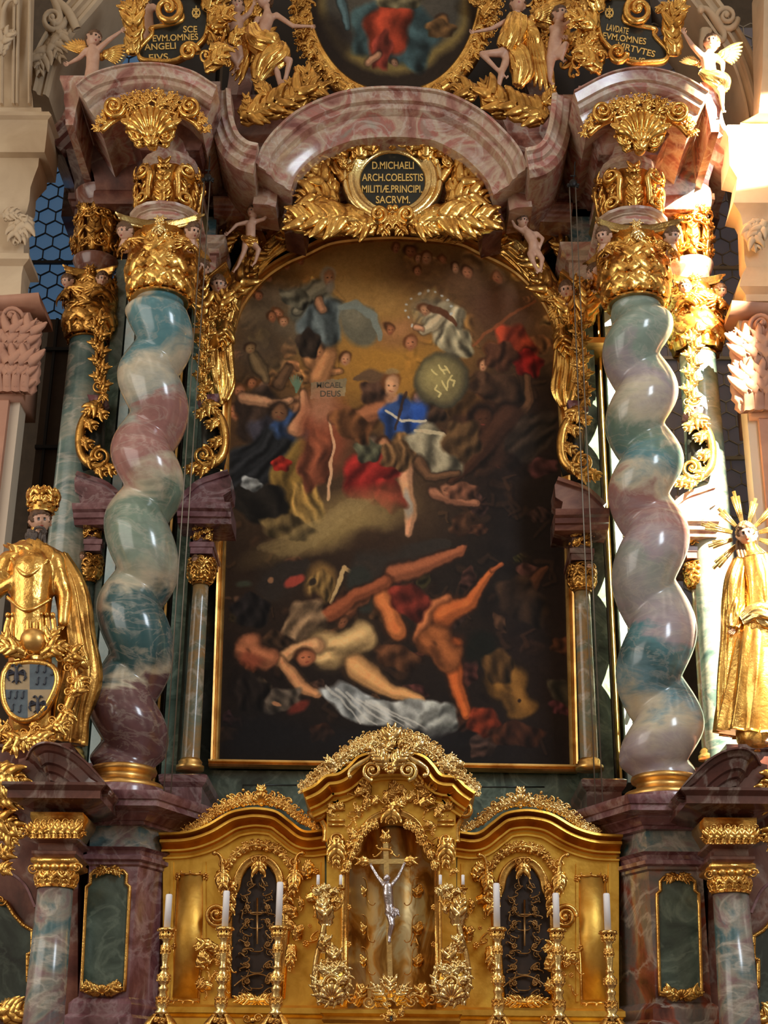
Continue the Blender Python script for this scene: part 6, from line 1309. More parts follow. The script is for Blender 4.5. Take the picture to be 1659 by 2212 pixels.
# central body
mb = MB()
cent = smooth_path([(655, 1716), (680, 1704), (704, 1684), (731, 1679), (752, 1664), (775, 1642), (812, 1632), (850, 1630), (888, 1632), (920, 1644), (940, 1664), (955, 1682), (985, 1686), (1006, 1706), (1026, 1720)], 80)
niche = smooth_path([(750, 2175), (752, 2000), (754, 1880), (762, 1858), (778, 1842), (784, 1815), (800, 1784), (824, 1768), (848, 1764), (872, 1768), (896, 1786), (910, 1816), (916, 1842), (932, 1858), (938, 1884), (940, 2000), (942, 2176)], 80)
O = [(704, 2330), (706, 1730)]+[(x, y+30) for x, y in cent if 706 < x < 984]+[(984, 1735), (990, 2330), (942, 2330)]+[tuple(p) for p in niche[::-1]]+[(750, 2330)]
wall_prism(mb, MC, O, 100); CB_ = mb.build('central_body', GT, TB, smooth='auto')
mb = MB(); sweep(mb, MC, cent, CTAB*np.array([1.1, 1.7])); mb.build('central_cornice', GT, CB_, smooth='auto')
mb = MB(); Mr = Plane(YC2-.17, 840, 1640)
cp = [(655, 1700), (690, 1676), (724, 1658), (770, 1622), (812, 1606), (850, 1600), (888, 1606), (926, 1624), (968, 1664), (1000, 1682), (1026, 1706)]
crest(mb, Mr, cp, 34, 81, d=0, dens=1.6); crest(mb, Mr, [(a, b+14) for a, b in cp], 28, 82, d=6, dens=1.6); clutter(mb, Mr, 700, 1640, 740, 1670, 8, 22, 3, d=4); clutter(mb, Mr, 958, 1645, 1015, 1690, 10, 22, 4, d=4)
for sd in (-1, 1):
    volute(mb, Mr, 843+sd*38, 1668, 20, PI/2, 1.7, -sd, d=10, w=6); cscroll(mb, Mr, 843+sd*60, 1650, 70, .5*sd, flip=sd, S=True, d=12, w=6); acanthus(mb, Mr, 843+sd*8, 1660, -PI/2+sd*.5, 46, 24, curl=sd*.4, d=10)
    clutter(mb, Mr, 843+sd*30-24, 1600, 843+sd*30+24, 1640, 8, 22, 6, d=6)
rosette(mb, Mr, 843, 1662, 16, 14, 8); acanthus(mb, Mr, 846, 1612, -PI/2, 36, 26, curl=0, n=6, d=6); ball(mb, Mr, 848, 1590, 8, 11); rosette(mb, Mr, 848, 1600, 18, 4, 9)
mb.build('cresting', GL, CB_)
mb = MB(); sweep(mb, MC, niche, [(-1, -20), (-1, 6), (3, 10), (7, 5), (10, 12), (14, 10), (16, -4)]); mb.build('niche_frame', G, CB_)
mb = MB(); Mo = Plane(YC2-.03, 840, 1800)
clutter(mb, Mo, 752, 1710, 940, 1755, 46, 24, 91, d=0); clutter(mb, Mo, 752, 1750, 782, 1830, 16, 20, 92, d=0); clutter(mb, Mo, 914, 1750, 940, 1840, 18, 20, 93, d=0)
for k in range(8): 
    for sd in (-1, 1): acanthus(mb, Mo, 845+sd*(30+k*8.5), 1772+k*k*1.8, PI/2-sd*.5, 22, 13, curl=sd*.5, n=3, d=6)
acanthus(mb, Mo, 845, 1742, PI/2, 34, 26, curl=0, d=8); volute(mb, Mo, 832, 1754, 10, 0, 1.4, 1, d=8); volute(mb, Mo, 858, 1754, 10, 0, 1.4, -1, d=8)
for sd in (-1, 1):
    x = 845+sd*118
    for y in (1740, 1748, 1772, 1782): sweep(mb, Mo, [(x-18, y), (x+18, y)], [(-3, -3), (-2, 3), (2, 3), (3, -3)])
    clutter(mb, Mo, x-14, 1746, x+14, 1768, 8, 14, 5); acanthus(mb, Mo, x, 1808, PI/2, 60, 26, curl=0, n=7, d=6, lift=.1); volute(mb, Mo, x, 1815, 14, 0, 1.6, sd, d=8); clutter(mb, Mo, x-14, 1850, x+14, 1890, 8, 18, 15, d=2)
    xv = 845+sd*148; Mv = Plane(YC2+.1, xv, 1760); volute(mb, Mv, xv+sd*8, 1754, 19, PI, 1.6, sd, d=10, w=7); ribbon(mb, Mv, smooth_path([(xv+sd*2, 1770, 6), (xv-sd*8, 1790, 4), (xv-sd*6, 1820, 2)], 12), 8, 8)
    for y in (1960, 2040): rosette(mb, Mo, 845+sd*92, y, 8, 2)
    sweep(mb, Mo, [(845+sd*96, 1860), (845+sd*99, 2160)], [(-4, -3), (-3, 5), (3, 5), (4, -3)]); volute(mb, Mo, 845+sd*86, 2160, 12, 0, 1.4, sd, d=8); acanthus(mb, Mo, 845+sd*78, 2172, (-2.2 if sd > 0 else -.94), 50, 20, curl=sd*.5, n=6, d=6)
mb.build('central_ornament', G, CB_)
# niche back of silvered brocade relief
NB, t_, b_ = newmat('brocaded_silver_gilt'); v_ = coords(t_, (1, 1, .6), 3); f_ = noise(t_, v_, 4, 4, 1.0)
t_.links.new(ramp(t_, f_, [(.40, lin((150, 104, 44))), (.5, lin((206, 160, 84))), (.58, lin((222, 208, 160)))]), b_.inputs['Base Color']); b_.inputs['Metallic'].default_value = .85; b_.inputs['Roughness'].default_value = .3; bump(t_, b_, f_, .4, .02)
mb = MB(); k = 24; a = np.linspace(-PI/2, PI/2, k); p0, p1 = unp(746, 2190, YC2+.3), unp(946, 1750, YC2+.3); xm, rr_ = (p0[0]+p1[0])/2, (p1[0]-p0[0])/2
P = np.stack([np.stack([xm+rr_*np.sin(a), YC2+.02+.42*np.cos(a), np.full(k, z_)], -1) for z_ in np.linspace(p0[2]-.3, p1[2]+.15, 12)]); mb.grid(P); mb.build('niche_back', NB, CB_)
mb = MB(); Mb = Plane(YC2+.36, 840, 1980)
for sd in (-1, 1):
    for y in (1930, 2010, 2080): cscroll(mb, Mb, 842+sd*48, y, 60, PI/2, S=True, flip=sd, d=2, w=1.6); acanthus(mb, Mb, 842+sd*60, y+10, -PI/2, 30, 14, curl=sd*.4, d=2, n=3); 
text(mb, 'A', Mb, 886, 2018, 906, 2044, 2, 2); mb.build('niche_relief', G, CB_)
# base ledges of the tabernacle
mb = MB(); zt_ = Z_(840, 2178, -2.75); pb = rect(X_(700, 2200, -2.7), X_(990, 2200, -2.7), -2.70, -1.3)
stack(mb, pb, [(0, zt_-.75), (0, Z_(840, 2212, -2.7)), (.02, Z_(840, 2204, -2.7)), (.0, Z_(840, 2196, -2.7)), (.03, Z_(840, 2190, -2.7)), (.03, zt_-.01), (0, zt_)]); mb.build('centre_step', GT, TB, smooth='auto')
for xa, xb in ((348, 700), (990, 1342)):
    mb = MB(); pb = rect(X_(xa, 2190, -2.2), X_(xb, 2190, -2.2), -2.2, -1.3); z = lambda y: Z_(840, y, -2.2)
    stack(mb, pb, [(0, z(2330)), (0, z(2224)), (.02, z(2220)), (.02, z(2204)), (0, z(2200)), (.03, z(2192)), (.03, z(2180)), (.0, z(2174))]); st = mb.build('wing_step', GT, TB, smooth='auto')
    xm = (xa+xb)/2; mb = MB(); Mk = Plane(-2.24, xm, 2195); volute(mb, Mk, xm+10, 2200, 10, 0, 1.4, 1, d=2); volute(mb, Mk, xm+34, 2200, 10, 0, 1.4, -1, d=2); ball(mb, Mk, xm+22, 2204, 3, 7); sweep(mb, Mk, [(xm+22, 2198), (xm+22, 2210)], [(-2, 4), (-2, 8), (2, 8), (2, 4)], mat=1)
    mb.build('keyhole_plate', [G, BLACK], st)
mb = MB(); Mk = Plane(-2.76, 845, 2195); clutter(mb, Mk, 824, 2188, 870, 2206, 10, 18, 3, d=2); sweep(mb, Mk, [(845, 2190), (845, 2206)], [(-2.5, 4), (-2.5, 12), (2.5, 12), (2.5, 4)], mat=1); mb.build('keyhole_plate', [G, BLACK], TB)
# altar table below (only its top reaches the picture)
ZT = Z_(600, 2226, -2.95)
mb = MB(); mb.box((X_(335, 2200, -2.9), -3.35, 0), (X_(1355, 2200, -2.9), -2.3, ZT)); o = mb.build('altar_table', PINKD, None, smooth='auto'); tag(o, 'marble altar table carrying the tabernacle and the six candlesticks', 'altar table')

# ------------------------------------------------------------------ crucifix
YX = -2.45; MX = Plane(YX, 838, 1950)
CRX = thing('crucifix', 'gold cross with silver figure of Christ standing in the tabernacle niche', 'crucifix', tuple(MX(np.array(842.0), np.array(2172.0))))
mb = MB(); sq = [(-5.5, -4), (-5.5, 4), (5.5, 4), (5.5, -4)]; sweep(mb, MX, [(833, 1822), (843, 2110)], sq); sweep(mb, MX, [(796, 1862), (874, 1861)], [(-5.2, -3.6), (-5.2, 4.6), (5.2, 4.6), (5.2, -3.6)]); mb.build('cross', GL, CRX, smooth='auto')
mb = MB()
for x, y, a in ((796, 1862, PI), (874, 1861, 0), (833, 1822, -PI/2)): volute(mb, MX, x+10*math.cos(a), y+10*math.sin(a), 8, 0, 1.3, 1, d=0); acanthus(mb, MX, x, y, a, 24, 16, curl=0, d=2, n=3); rosette(mb, MX, x+6*math.cos(a), y+6*math.sin(a), 9, 2)
cscroll(mb, MX, 833, 1836, 34, 0, S=True, d=4, w=3); cscroll(mb, MX, 818, 1846, 26, 2.4, d=2, w=2); cscroll(mb, MX, 850, 1846, 26, .8, d=2, w=2, flip=-1); mb.build('cross_finials', G, CRX)
mb = MB()
for sd in (-1, 1): volute(mb, MX, 843+sd*24, 2152, 15, 0, 1.5, sd, d=10); volute(mb, MX, 843+sd*46, 2166, 14, 0, 1.5, -sd, d=6); acanthus(mb, MX, 843+sd*8, 2165, -PI/2+sd*.5, 46, 22, curl=sd*.4, d=8)
clutter(mb, MX, 800, 2130, 888, 2172, 30, 24, 44, d=2); acanthus(mb, MX, 843, 2160, -PI/2, 50, 24, curl=0, d=12); ball(mb, MX, 843, 2150, 10, 12); mb.build('cross_foot', GL, CRX)
def px3(M_, x, y, d): return M_(np.array(float(x)), np.array(float(y)), np.array(float(d)))
def body(parts, M_, voxel, sm=4):
    """parts: list of (x0, y0, d0, r0, x1, y1, d1, r1) tapered limbs melted into one body"""
    mb = MB()
    for x0, y0, d0, r0, x1, y1, d1, r1 in parts: capsule(mb, px3(M_, x0, y0, d0), px3(M_, x1, y1, d1), r0*M_.s, r1*M_.s)
    return fuse(mb, voxel*M_.s, sm)
def hand(mb, M_, x, y, d, ang, L_, spread=.5, side=1, mat=0):
    """palm with four unequal bent fingers and a thumb"""
    u = (math.cos(ang), math.sin(ang)); v = (-u[1], u[0])
    ball(mb, M_, x+u[0]*L_*.22, y+u[1]*L_*.22, d, L_*.24, rd=L_*.12, mat=mat, n=6)
    for k, l in enumerate((.80, .95, .9, .7)):
        o = (k-1.5)*.13*L_; a = ang+(k-1.5)*spread*.35; q = np.linspace(0, 1, 5)
        ribbon(mb, M_, np.stack([x+u[0]*L_*.3+v[0]*o+np.cos(a+.5*q)*q*L_*.6*l, y+u[1]*L_*.3+v[1]*o+np.sin(a+.5*q)*q*L_*.6*l, d+q*q*L_*.10], 1), L_*.06, L_*.06, mat=mat, k=6)
    a = ang+side*.9; ribbon(mb, M_, np.stack([x+v[0]*side*L_*.12+np.cos(a)*np.linspace(0, 1, 4)*L_*.42, y+v[1]*side*L_*.12+np.sin(a)*np.linspace(0, 1, 4)*L_*.42, d+0*np.arange(4)], 1), L_*.07, L_*.07, mat=mat, k=6)
cb = [(838, 1918, 16, 10.98, 838, 1934, 16, 10.98), (838, 1934, 16, 11.59, 841, 1958, 14, 9.76), (841, 1958, 14, 10.37, 843, 1972, 14, 10.98), (840, 1974, 15, 7.32, 846, 2000, 20, 5.612), (846, 2000, 20, 5.612, 841, 2020, 12, 3.904), (845, 1974, 14, 7.32, 848, 2001, 19, 5.368), (848, 2001, 19, 5.368, 842, 2024, 12, 3.66), (842, 2022, 12, 3.66, 841, 2036, 14, 3.66), (830, 1915, 16, 5.124, 816, 1896, 12, 4.148), (816, 1896, 12, 4.026, 802, 1872, 8, 3.172), (846, 1914, 16, 5.124, 860, 1896, 12, 4.148), (860, 1896, 12, 4.026, 872, 1870, 8, 3.172), (838, 1916, 17, 4.88, 836, 1906, 18, 4.88)]
mb = MB(); mb.mesh(body(cb, MX, 1.3, 3)); hand(mb, MX, 802, 1872, 8, -PI*.62, 8, .5, 1); hand(mb, MX, 872, 1870, 8, -PI*.38, 8, .5, -1); head_mesh(mb, px3(MX, 835, 1901, 22), 7.6*MX.s, -.4, -.5, .35, mats=(0, 0, 0, 0), hairlen=.8); corp = mb.build('corpus', SILVER, CRX)
mb = MB(); drape(mb, MX, [(842, 1962, 14), (844, 1974, 14), (846, 1988, 17)], [11, 12, 7], [9, 10, 6], 5, .12, 2, 3, k=40); acanthus(mb, MX, 852, 1966, .9, 16, 9, curl=.4, d=16, n=2); mb.build('loincloth', SILVER, corp)

# ------------------------------------------------------------------ candlesticks and candles
MK = Plane(-2.95, 840, 2100); ks = MK.s
def candlestick(x, ytop, lab):
    X = X_(x, 2050, -2.95); zr = Z_(x, ytop, -2.95); r = lambda y: zr-(y)*ks
    root = thing('candlestick', lab, 'candlestick', (X, -2.95, ZT), 'gilt altar candlesticks')
    H = (zr-ZT)/ks; k = H/222.0
    pr = [(19, 0), (20, 3), (19, 7), (12, 10), (9, 14), (13, 19), (12, 24), (7, 30), (8, 36), (10, 44), (9, 56), (7, 74), (6, 84), (9, 87), (9, 91), (6, 94), (13, 104), (15, 114), (11, 122), (6, 128), (11, 132), (11, 137), (8, 142), (12, 156), (14, 172), (9, 180), (15, 184), (15, 188), (8, 192), (14, 198)]
    mb = MB(); lathe(mb, X, -2.95, [(a*ks, zr-b*k*ks) for a, b in pr][::-1], 28); mb.build('stem', GL, root)
    mb = MB(); M = Cyl(X, -2.95, zr, ks, 13.0)
    for i in range(8):
        u = i/8*2*PI*13; acanthus(mb, M, u, 172*k, -PI/2, 18, 9, curl=0, n=3, d=-2, lift=.1); acanthus(mb, M, u, 118*k, -PI/2, 14, 8, curl=0, n=2, d=0, lift=.05); acanthus(mb, M, u, 58*k, -PI/2, 20, 7, curl=0, n=2, d=-4, lift=.05); acanthus(mb, M, u, 24*k, -PI/2, 14, 8, curl=0, n=3, d=-1, lift=.2); ball(mb, M, u, 5*k, 6, 3, n=4)
    mb.build('chased_leaves', G, root)
    mb = MB(); Mb = Cyl(X, -2.95, zr, ks, 12.0)
    for i in range(3):
        a = (i/3*2*PI+PI)*12; 
        ribbon(mb, Mb, smooth_path([(a, 190*k, 2), (a, 198*k, 10), (a, 208*k, 18), (a, 217*k, 22)], 12), 6, 6)
        ball(mb, Mb, a, 216*k, 20, 5); volute(mb, Mb, a-7, 204*k, 7, 0, 1.3, 1, d=8); volute(mb, Mb, a+7, 204*k, 7, 0, 1.3, -1, d=8); shell(mb, Mb, a+12, 210*k, 12, -PI/2, 5, 1, d=6)
    lathe(mb, X, -2.95, [(16*ks, zr-212*k*ks), (18*ks, zr-204*k*ks), (12*ks, zr-196*k*ks)]); mb.build('tripod_foot', G, root)
    return root
def candle(x, y0, y1, ytop, lab, r=7.3):
    X = X_(x, 2050, -2.95); zr = Z_(x, ytop, -2.95); h = (y1-y0)*ks*1.07; root = thing('candle', lab, 'candle', (X, -2.95, zr), 'white altar candles')
    mb = MB(); lathe(mb, X, -2.95, [(r*ks, zr+.004), (r*ks, zr+h-.01), (r*.8*ks, zr+h), (r*.55*ks, zr+h-.012)], 20); mb.build('wax', WAX, root)
    mb = MB(); lathe(mb, X, -2.95, [(.6*ks, zr+h-.014), (.5*ks, zr+h+.02)], 6); mb.build('wick', IRON, root); return root
WH = ('leftmost of the six, before the left marble pedestal', 'second from left, beside left reliquary window', 'third from left, before left reliquary window', 'fourth from left, left of right reliquary window', 'fifth from left, beside right reliquary window', 'rightmost of the six, before the right marble pedestal')
for i, (x, yt, yr) in enumerate(((358, 1937, 2005), (483.5, 1930, 2003), (600, 1912, 2001), (1074.5, 1915, 2004), (1204, 1935, 2006), (1315, 1936, 2011))):
    candlestick(x, yr, 'tall gilt candlestick, '+WH[i]); candle(x, yt, yr, yr, ('short' if i in (0, 1, 4, 5) else 'taller')+' white candle on its candlestick, '+WH[i])
# ------------------------------------------------------------------ branched candelabra and rocaille vases on the tabernacle
def candelabrum(cx, lab, f):
    Y = -2.68; M = Plane(Y, cx, 1950); zb = Z_(cx, 2172, Y); root = thing('candelabrum', lab, 'candelabrum', (X_(cx, 2100, Y), Y, zb), 'rocaille candelabra flanking the niche')
    mb = MB(); ribbon(mb, M, smooth_path([(cx+f*22, 2172, 6), (cx+f*34, 2120, 6), (cx+f*30, 2070, 4), (cx+f*18, 2020, 2), (cx+f*10, 1980, 4), (cx, 1940, 6)], 24), 6, 7); acanthus(mb, M, cx+f*10, 2000, -PI/2, 60, 24, curl=f*.2, n=6, d=6); clutter(mb, M, cx-26, 1925, cx+26, 1975, 26, 20, 7, d=4); acanthus(mb, M, cx+f*14, 2060, -PI/2, 40, 18, curl=-f*.3, n=5, d=6); mb.build('stem', GL, root)
    for sd, tx in ((-1, -27), (1, 22)):
        mb = MB(); ribbon(mb, M, smooth_path([(cx, 1968, 6), (cx+sd*14, 1966, 10), (cx+sd*26, 1948, 10), (cx+tx, 1926, 8)], 16), 3, 3); cscroll(mb, M, cx+sd*15, 1945, 26, .6*sd, flip=sd, d=8, w=2.2); volute(mb, M, cx+sd*12, 1955, 9, 0, 1.4, sd, d=10); arm = mb.build('arm', G, root)
        p = px3(M, cx+tx, 1922, 8); mb = MB(); s = M.s; lathe(mb, p[0], p[1], [(3*s, p[2]-6*s), (10*s, p[2]), (11*s, p[2]+2*s), (5*s, p[2]+3*s), (5*s, p[2]+9*s)], 16); mb.build('drip_pan', G, arm)
        mb = MB(); lathe(mb, p[0], p[1], [(3.6*s, p[2]+4*s), (3.6*s, p[2]+30*s), (1*s, p[2]+31*s)], 12); o = mb.build('candle', WAX, None); tag(o, 'small white candle on '+('the left arm' if sd < 0 else 'the right arm')+' of the '+('left' if f < 0 else 'right')+' candelabrum', 'candle', 'small candles of the candelabra')
    # rocaille cartouche vase at the foot
    root2 = thing('rocaille_vase', lab.replace('branched candelabrum', 'shell-shaped rocaille reliquary'), 'reliquary', (X_(cx, 2150, -2.74), -2.74, Z_(cx, 2172, -2.74)), 'rocaille reliquaries beside the niche')
    M = Plane(-2.74, cx, 2110); mb = MB(); x0 = cx-f*3
    ball(mb, M, x0, 2122, 0, 36, ry=44, rd=20, n=16); mb.build('body', GT, root2)
    mb = MB()
    for k in range(16):
        a = k/16*2*PI; acanthus(mb, M, x0+26*math.cos(a), 2122+34*math.sin(a), a, 16, 16, curl=1.2, n=3, d=8)
    clutter(mb, M, x0-22, 2096, x0+22, 2148, 24, 22, 5, d=14); cscroll(mb, M, x0, 2120, 60, PI/2, flip=f, d=16, w=5); shell(mb, M, x0, 2160, 34, -PI/2, 7, 1.2, d=14); acanthus(mb, M, x0-f*4, 2086, -PI/2-f*.2, 44, 20, curl=f*.5, n=5, d=8); volute(mb, M, x0, 2126, 20, 0, 2, f, d=18); mb.build('shellwork', GL, root2)
candelabrum(714, 'gilt branched candelabrum left of the tabernacle niche', -1); candelabrum(978, 'gilt branched candelabrum right of the tabernacle niche', 1)
for x, lab in ((728, 'left'), (957, 'right')):
    M = Plane(-2.72, x, 2120); p = px3(M, x, 2128, 6); s = M.s; root = thing('small_candle_holder', 'tiny candle in a gilt holder low beside the niche, '+lab, 'candle', (p[0], p[1], Z_(x, 2172, -2.72)), 'small low candles beside the niche')
    mb = MB(); lathe(mb, p[0], p[1], [(8*s, Z_(x, 2172, -2.72)), (3*s, p[2]-20*s), (3*s, p[2]-4*s), (8*s, p[2]), (4*s, p[2]+1*s)], 14); mb.build('holder', G, root); mb = MB(); lathe(mb, p[0], p[1], [(3.4*s, p[2]), (3.4*s, p[2]+22*s), (1*s, p[2]+23*s)], 12); mb.build('wax', WAX, root)
# ------------------------------------------------------------------ sanctuary-lamp pulleys and their cables
for x, y, xe, lab in ((449, 380, 392, 'left'), (1238, 392, 1296, 'right')):
    M = Plane(-1.9, x, y); root = thing('cable_pulley', 'small black iron pulley with hanging cables before the '+lab+' side of the altar', 'pulley', tuple(px3(M, x, y, 0)), 'iron pulleys with cables')
    mb = MB(); ribbon(mb, M, [(x+4, y-42, 0), (x+3, y-20, 0), (x+1, y-4, 0)], 1.5, 1.5); ball(mb, M, x, y+4, 0, 9, rd=6); ball(mb, M, x+10, y+8, 0, 4); ball(mb, M, x-10, y+8, 0, 4); ribbon(mb, M, [(x-12, y+12, 0), (x, y+6, 0), (x+12, y+14, 0)], 2, 2); ribbon(mb, M, [(x-6, y-12, 0), (x+6, y-12, 0)], 2, 2); mb.build('wheel_block', IRON, root)
    for dx in (-8, 5):
        p = px3(M, x+dx, y+8, 0); zb = Z_(xe, 2000, -1.9); mb = MB(); lathe(mb, p[0], p[1], [(.006, zb), (.006, p[2])], 6); mb.build('cable', WIRE, root)

# ================================================================== CARVED FIGURES
def putto(label, Yd, head, hr, neck, chest, belly, hip, arms, legs, look=(0, 0, 0), name='putto', skin=None, hair=HAIR, vox=.15, wings=(), cloth=(), group=None, slim=1.0, gm=G, hlen=.4, hair_on=True):
    skin = skin or SKIN; M = Plane(Yd, head[0], head[1]); s = M.s; t3 = lambda p: (p[0], p[1], p[2] if len(p) > 2 else 0)
    low = max([p[-1][1] for p in legs]+[hip[1]]); root = thing(name, label, 'statue', tuple(px3(M, hip[0], low+hr*.3, 0)), group)
    neck, chest, belly, hip = map(t3, (neck, chest, belly, hip)); q = slim; parts = []
    def seg(a, ra, b, rb): parts.append((a[0], a[1], a[2], ra*hr, b[0], b[1], b[2], rb*hr))
    seg(t3(head), .5*q, neck, .45*q); seg(neck, .5*q, chest, .85*q); seg(chest, .85*q, belly, .82*q); seg(belly, .82*q, hip, .86*q)
    for A in arms:
        a, b, c = map(t3, A[:3]); seg(chest if len(A) < 5 else neck, .5*q, a, .42*q); seg(a, .42*q, b, .32*q); seg(b, .33*q, c, .21*q)
    for A in legs:
        a, b, c = map(t3, A[:3]); seg(hip, .7*q, a, .62*q); seg(a, .62*q, b, .42*q); seg(b, .44*q, c, .24*q)
        if len(A) > 3: seg(c, .26*q, t3(A[3]), .17*q)
    mb = MB(); mb.mesh(body(parts, M, hr*vox, 3))
    for A in arms:
        b, c = t3(A[1]), t3(A[2]); hand(mb, M, c[0], c[1], c[2]+1, math.atan2(c[1]-b[1], c[0]-b[0]), hr*.85*max(q, .8), .5, 1)
    for A in legs:
        if len(A) > 3:
            c, e = t3(A[2]), t3(A[3]); an = math.atan2(e[1]-c[1], e[0]-c[0])
            for k in range(5):
                o = (k-2)*hr*.07; ball(mb, M, e[0]+math.cos(an)*hr*.14-math.sin(an)*o, e[1]+math.sin(an)*hr*.14+math.cos(an)*o, e[2]+2, hr*(.09 if k else .12), n=5)
    C = px3(M, *t3(head)); head_mesh(mb, C, hr*s*1.05, look[0], look[1], look[2], mats=(0, 0, 1, 2), hairlen=hlen, hair=1 if hair_on else 0, only='face')
    b_ = mb.build('body', [skin, EYEM, LIP] if skin is SKIN else [skin, skin, skin], root)
    if hair_on: mb = MB(); head_mesh(mb, C, hr*s*1.05, look[0], look[1], look[2], mats=(0, 0, 0, 0), hairlen=hlen, only='hair'); mb.build('hair', hair, root)
    for (x, y, a, L_, sp) in wings: mb = MB(); wing(mb, M, x, y, a, L_, sp, 8, d=-hr*.6); mb.build('wing', gm, root)
    for (pts, w_, h_, fo, am, nm) in cloth: mb = MB(); drape(mb, M, pts, w_, h_, fo, am, 1.3, len(pts), back=1); mb.build(nm, gm, root)
    return root, M
GR = 'painted putti with gilt wings'
putto('putto with gilt wings on the left pediment, reaching to the left plaque', -1.75, (203, 88, 6), 17, (200, 106, 4), (202, 122, 4), (200, 148, 2), (196, 172, 0), [[(214, 108, 4), (236, 92, 8), (262, 72, 6)], [(188, 112, 4), (172, 128, 4), (150, 140, 4)]], [[(200, 178, 4), (226, 190, 14), (236, 206, 6)]], (.7, .2, .2), wings=[(190, 112, -2.6, 62, .9), (218, 118, -.25, 62, .9)], group=GR)
putto('putto half hidden behind the left plaque at the top edge', -.9, (312, -12, 0), 17, (314, 10, 0), (316, 26, 0), (318, 50, 0), (320, 72, 0), [[(302, 16, 0), (292, 40, 4), (300, 62, 6)], [(330, 14, 0), (344, 26, 4), (350, 44, 4)]], [[(318, 84, 0), (316, 104, 6), (314, 122, 0)]], (.3, .1, 0), group=GR)
putto('standing putto between the left plaque and the left angel', -1.0, (512, 18, 4), 17, (512, 38, 4), (512, 54, 4), (510, 78, 4), (507, 96, 2), [[(524, 44, 4), (540, 34, 8), (548, 16, 8)], [(500, 46, 4), (486, 62, 6), (480, 82, 8)]], [[(500, 104, 4), (500, 126, 10), (512, 142, 4), (514, 154, 10)], [(514, 104, 4), (520, 126, 6), (508, 150, 0), (504, 160, 6)]], (.1, -.1, 0), cloth=[([(500, 92, 8), (508, 100, 12), (522, 96, 8)], [6, 12, 6], [6, 8, 5], 5, .15, 'loincloth')], group=GR)
putto('putto kneeling among the scrollwork right of the right angel', -1.0, (1208, 36, 4), 18, (1206, 56, 4), (1203, 72, 4), (1198, 98, 4), (1196, 118, 2), [[(1218, 60, 4), (1234, 52, 10), (1244, 40, 10)], [(1192, 64, 4), (1196, 84, 10), (1214, 88, 14)]], [[(1190, 126, 4), (1188, 152, 8), (1188, 176, 2), (1192, 186, 8)], [(1206, 124, 8), (1220, 110, 20), (1212, 136, 14), (1216, 142, 16)]], (.5, .1, 0), group=GR)
putto('putto with gilt wings on the right pediment, reaching to the right plaque', -1.95, (1536, 98, 6), 18, (1532, 118, 4), (1528, 134, 4), (1532, 158, 4), (1540, 180, 4), [[(1514, 122, 4), (1494, 104, 8), (1478, 78, 6)], [(1544, 126, 4), (1560, 140, 6), (1560, 160, 8)]], [[(1546, 188, 4), (1556, 206, 10), (1560, 232, 4), (1562, 244, 6)]], (-.3, .1, .1), wings=[(1550, 120, -.35, 66, .9), (1512, 134, -2.8, 44, .8)], cloth=[([(1510, 160, 8), (1534, 176, 12), (1558, 184, 8), (1566, 200, 4)], [6, 16, 18, 8], [6, 14, 14, 6], 6, .18, 'loincloth')], group=GR, gm=GL)
putto('putto perched on the left shoulder of the painting frame with outstretched arms', -.85, (547, 464, 8), 13, (545, 480, 6), (542, 492, 6), (542, 512, 6), (540, 526, 4), [[(534, 484, 6), (512, 490, 8), (494, 508, 8)], [(552, 482, 6), (570, 478, 8), (584, 462, 6)]], [[(548, 532, 8), (560, 548, 16), (552, 572, 10), (546, 580, 12)], [(532, 530, 8), (528, 552, 14), (514, 580, 8), (506, 592, 10)]], (-.5, .1, 0), hair=HAIR, cloth=[([(524, 518, 10), (540, 528, 14), (558, 526, 8)], [5, 11, 6], [6, 9, 6], 5, .15, 'loincloth')], group=GR)
putto('shadowed putto perched on the right shoulder of the painting frame', -.85, (1128, 484, 8), 13, (1134, 498, 6), (1142, 510, 6), (1152, 528, 6), (1152, 544, 4), [[(1130, 504, 6), (1112, 494, 8), (1104, 478, 8)], [(1158, 508, 6), (1172, 520, 8), (1166, 538, 8)]], [[(1146, 552, 8), (1150, 572, 14), (1160, 588, 8), (1168, 592, 10)], [(1160, 550, 8), (1170, 566, 14), (1168, 586, 8), (1160, 594, 10)]], (.5, .1, 0), group=GR)
# the two large angels
putto('large angel left of the oval painting with bare chest and gold skirt', -1.0, (572, 4, 6), 18, (578, 28, 6), (578, 50, 8), (566, 84, 8), (572, 110, 8), [[(598, 38, 8), (634, 66, 14), (672, 68, 16)], [(556, 44, 4), (546, 72, 8), (552, 98, 12)]], [[(596, 132, 12), (628, 146, 24), (614, 196, 14), (622, 212, 18)], [(578, 128, 8), (600, 166, 16), (612, 214, 6), (622, 240, 14)]], (-.7, -.1, 0), name='angel', slim=.88, hlen=.5,
      cloth=[([(545, 62, 8), (556, 96, 14), (590, 112, 16), (610, 118, 10)], [12, 24, 26, 10], [12, 20, 22, 10], 9, .2, 'gold_skirt'), ([(612, 104, 14), (604, 126, 20), (572, 150, 16), (556, 182, 10)], [10, 22, 24, 10], [10, 16, 16, 8], 8, .22, 'skirt_hem'), ([(640, 148, 4), (648, 170, 8), (646, 190, 4)], [6, 12, 6], [5, 9, 5], 5, .2, 'flying_drapery')], wings=[(540, 70, 1.9, 110, .7)], group='large angels flanking the oval painting')
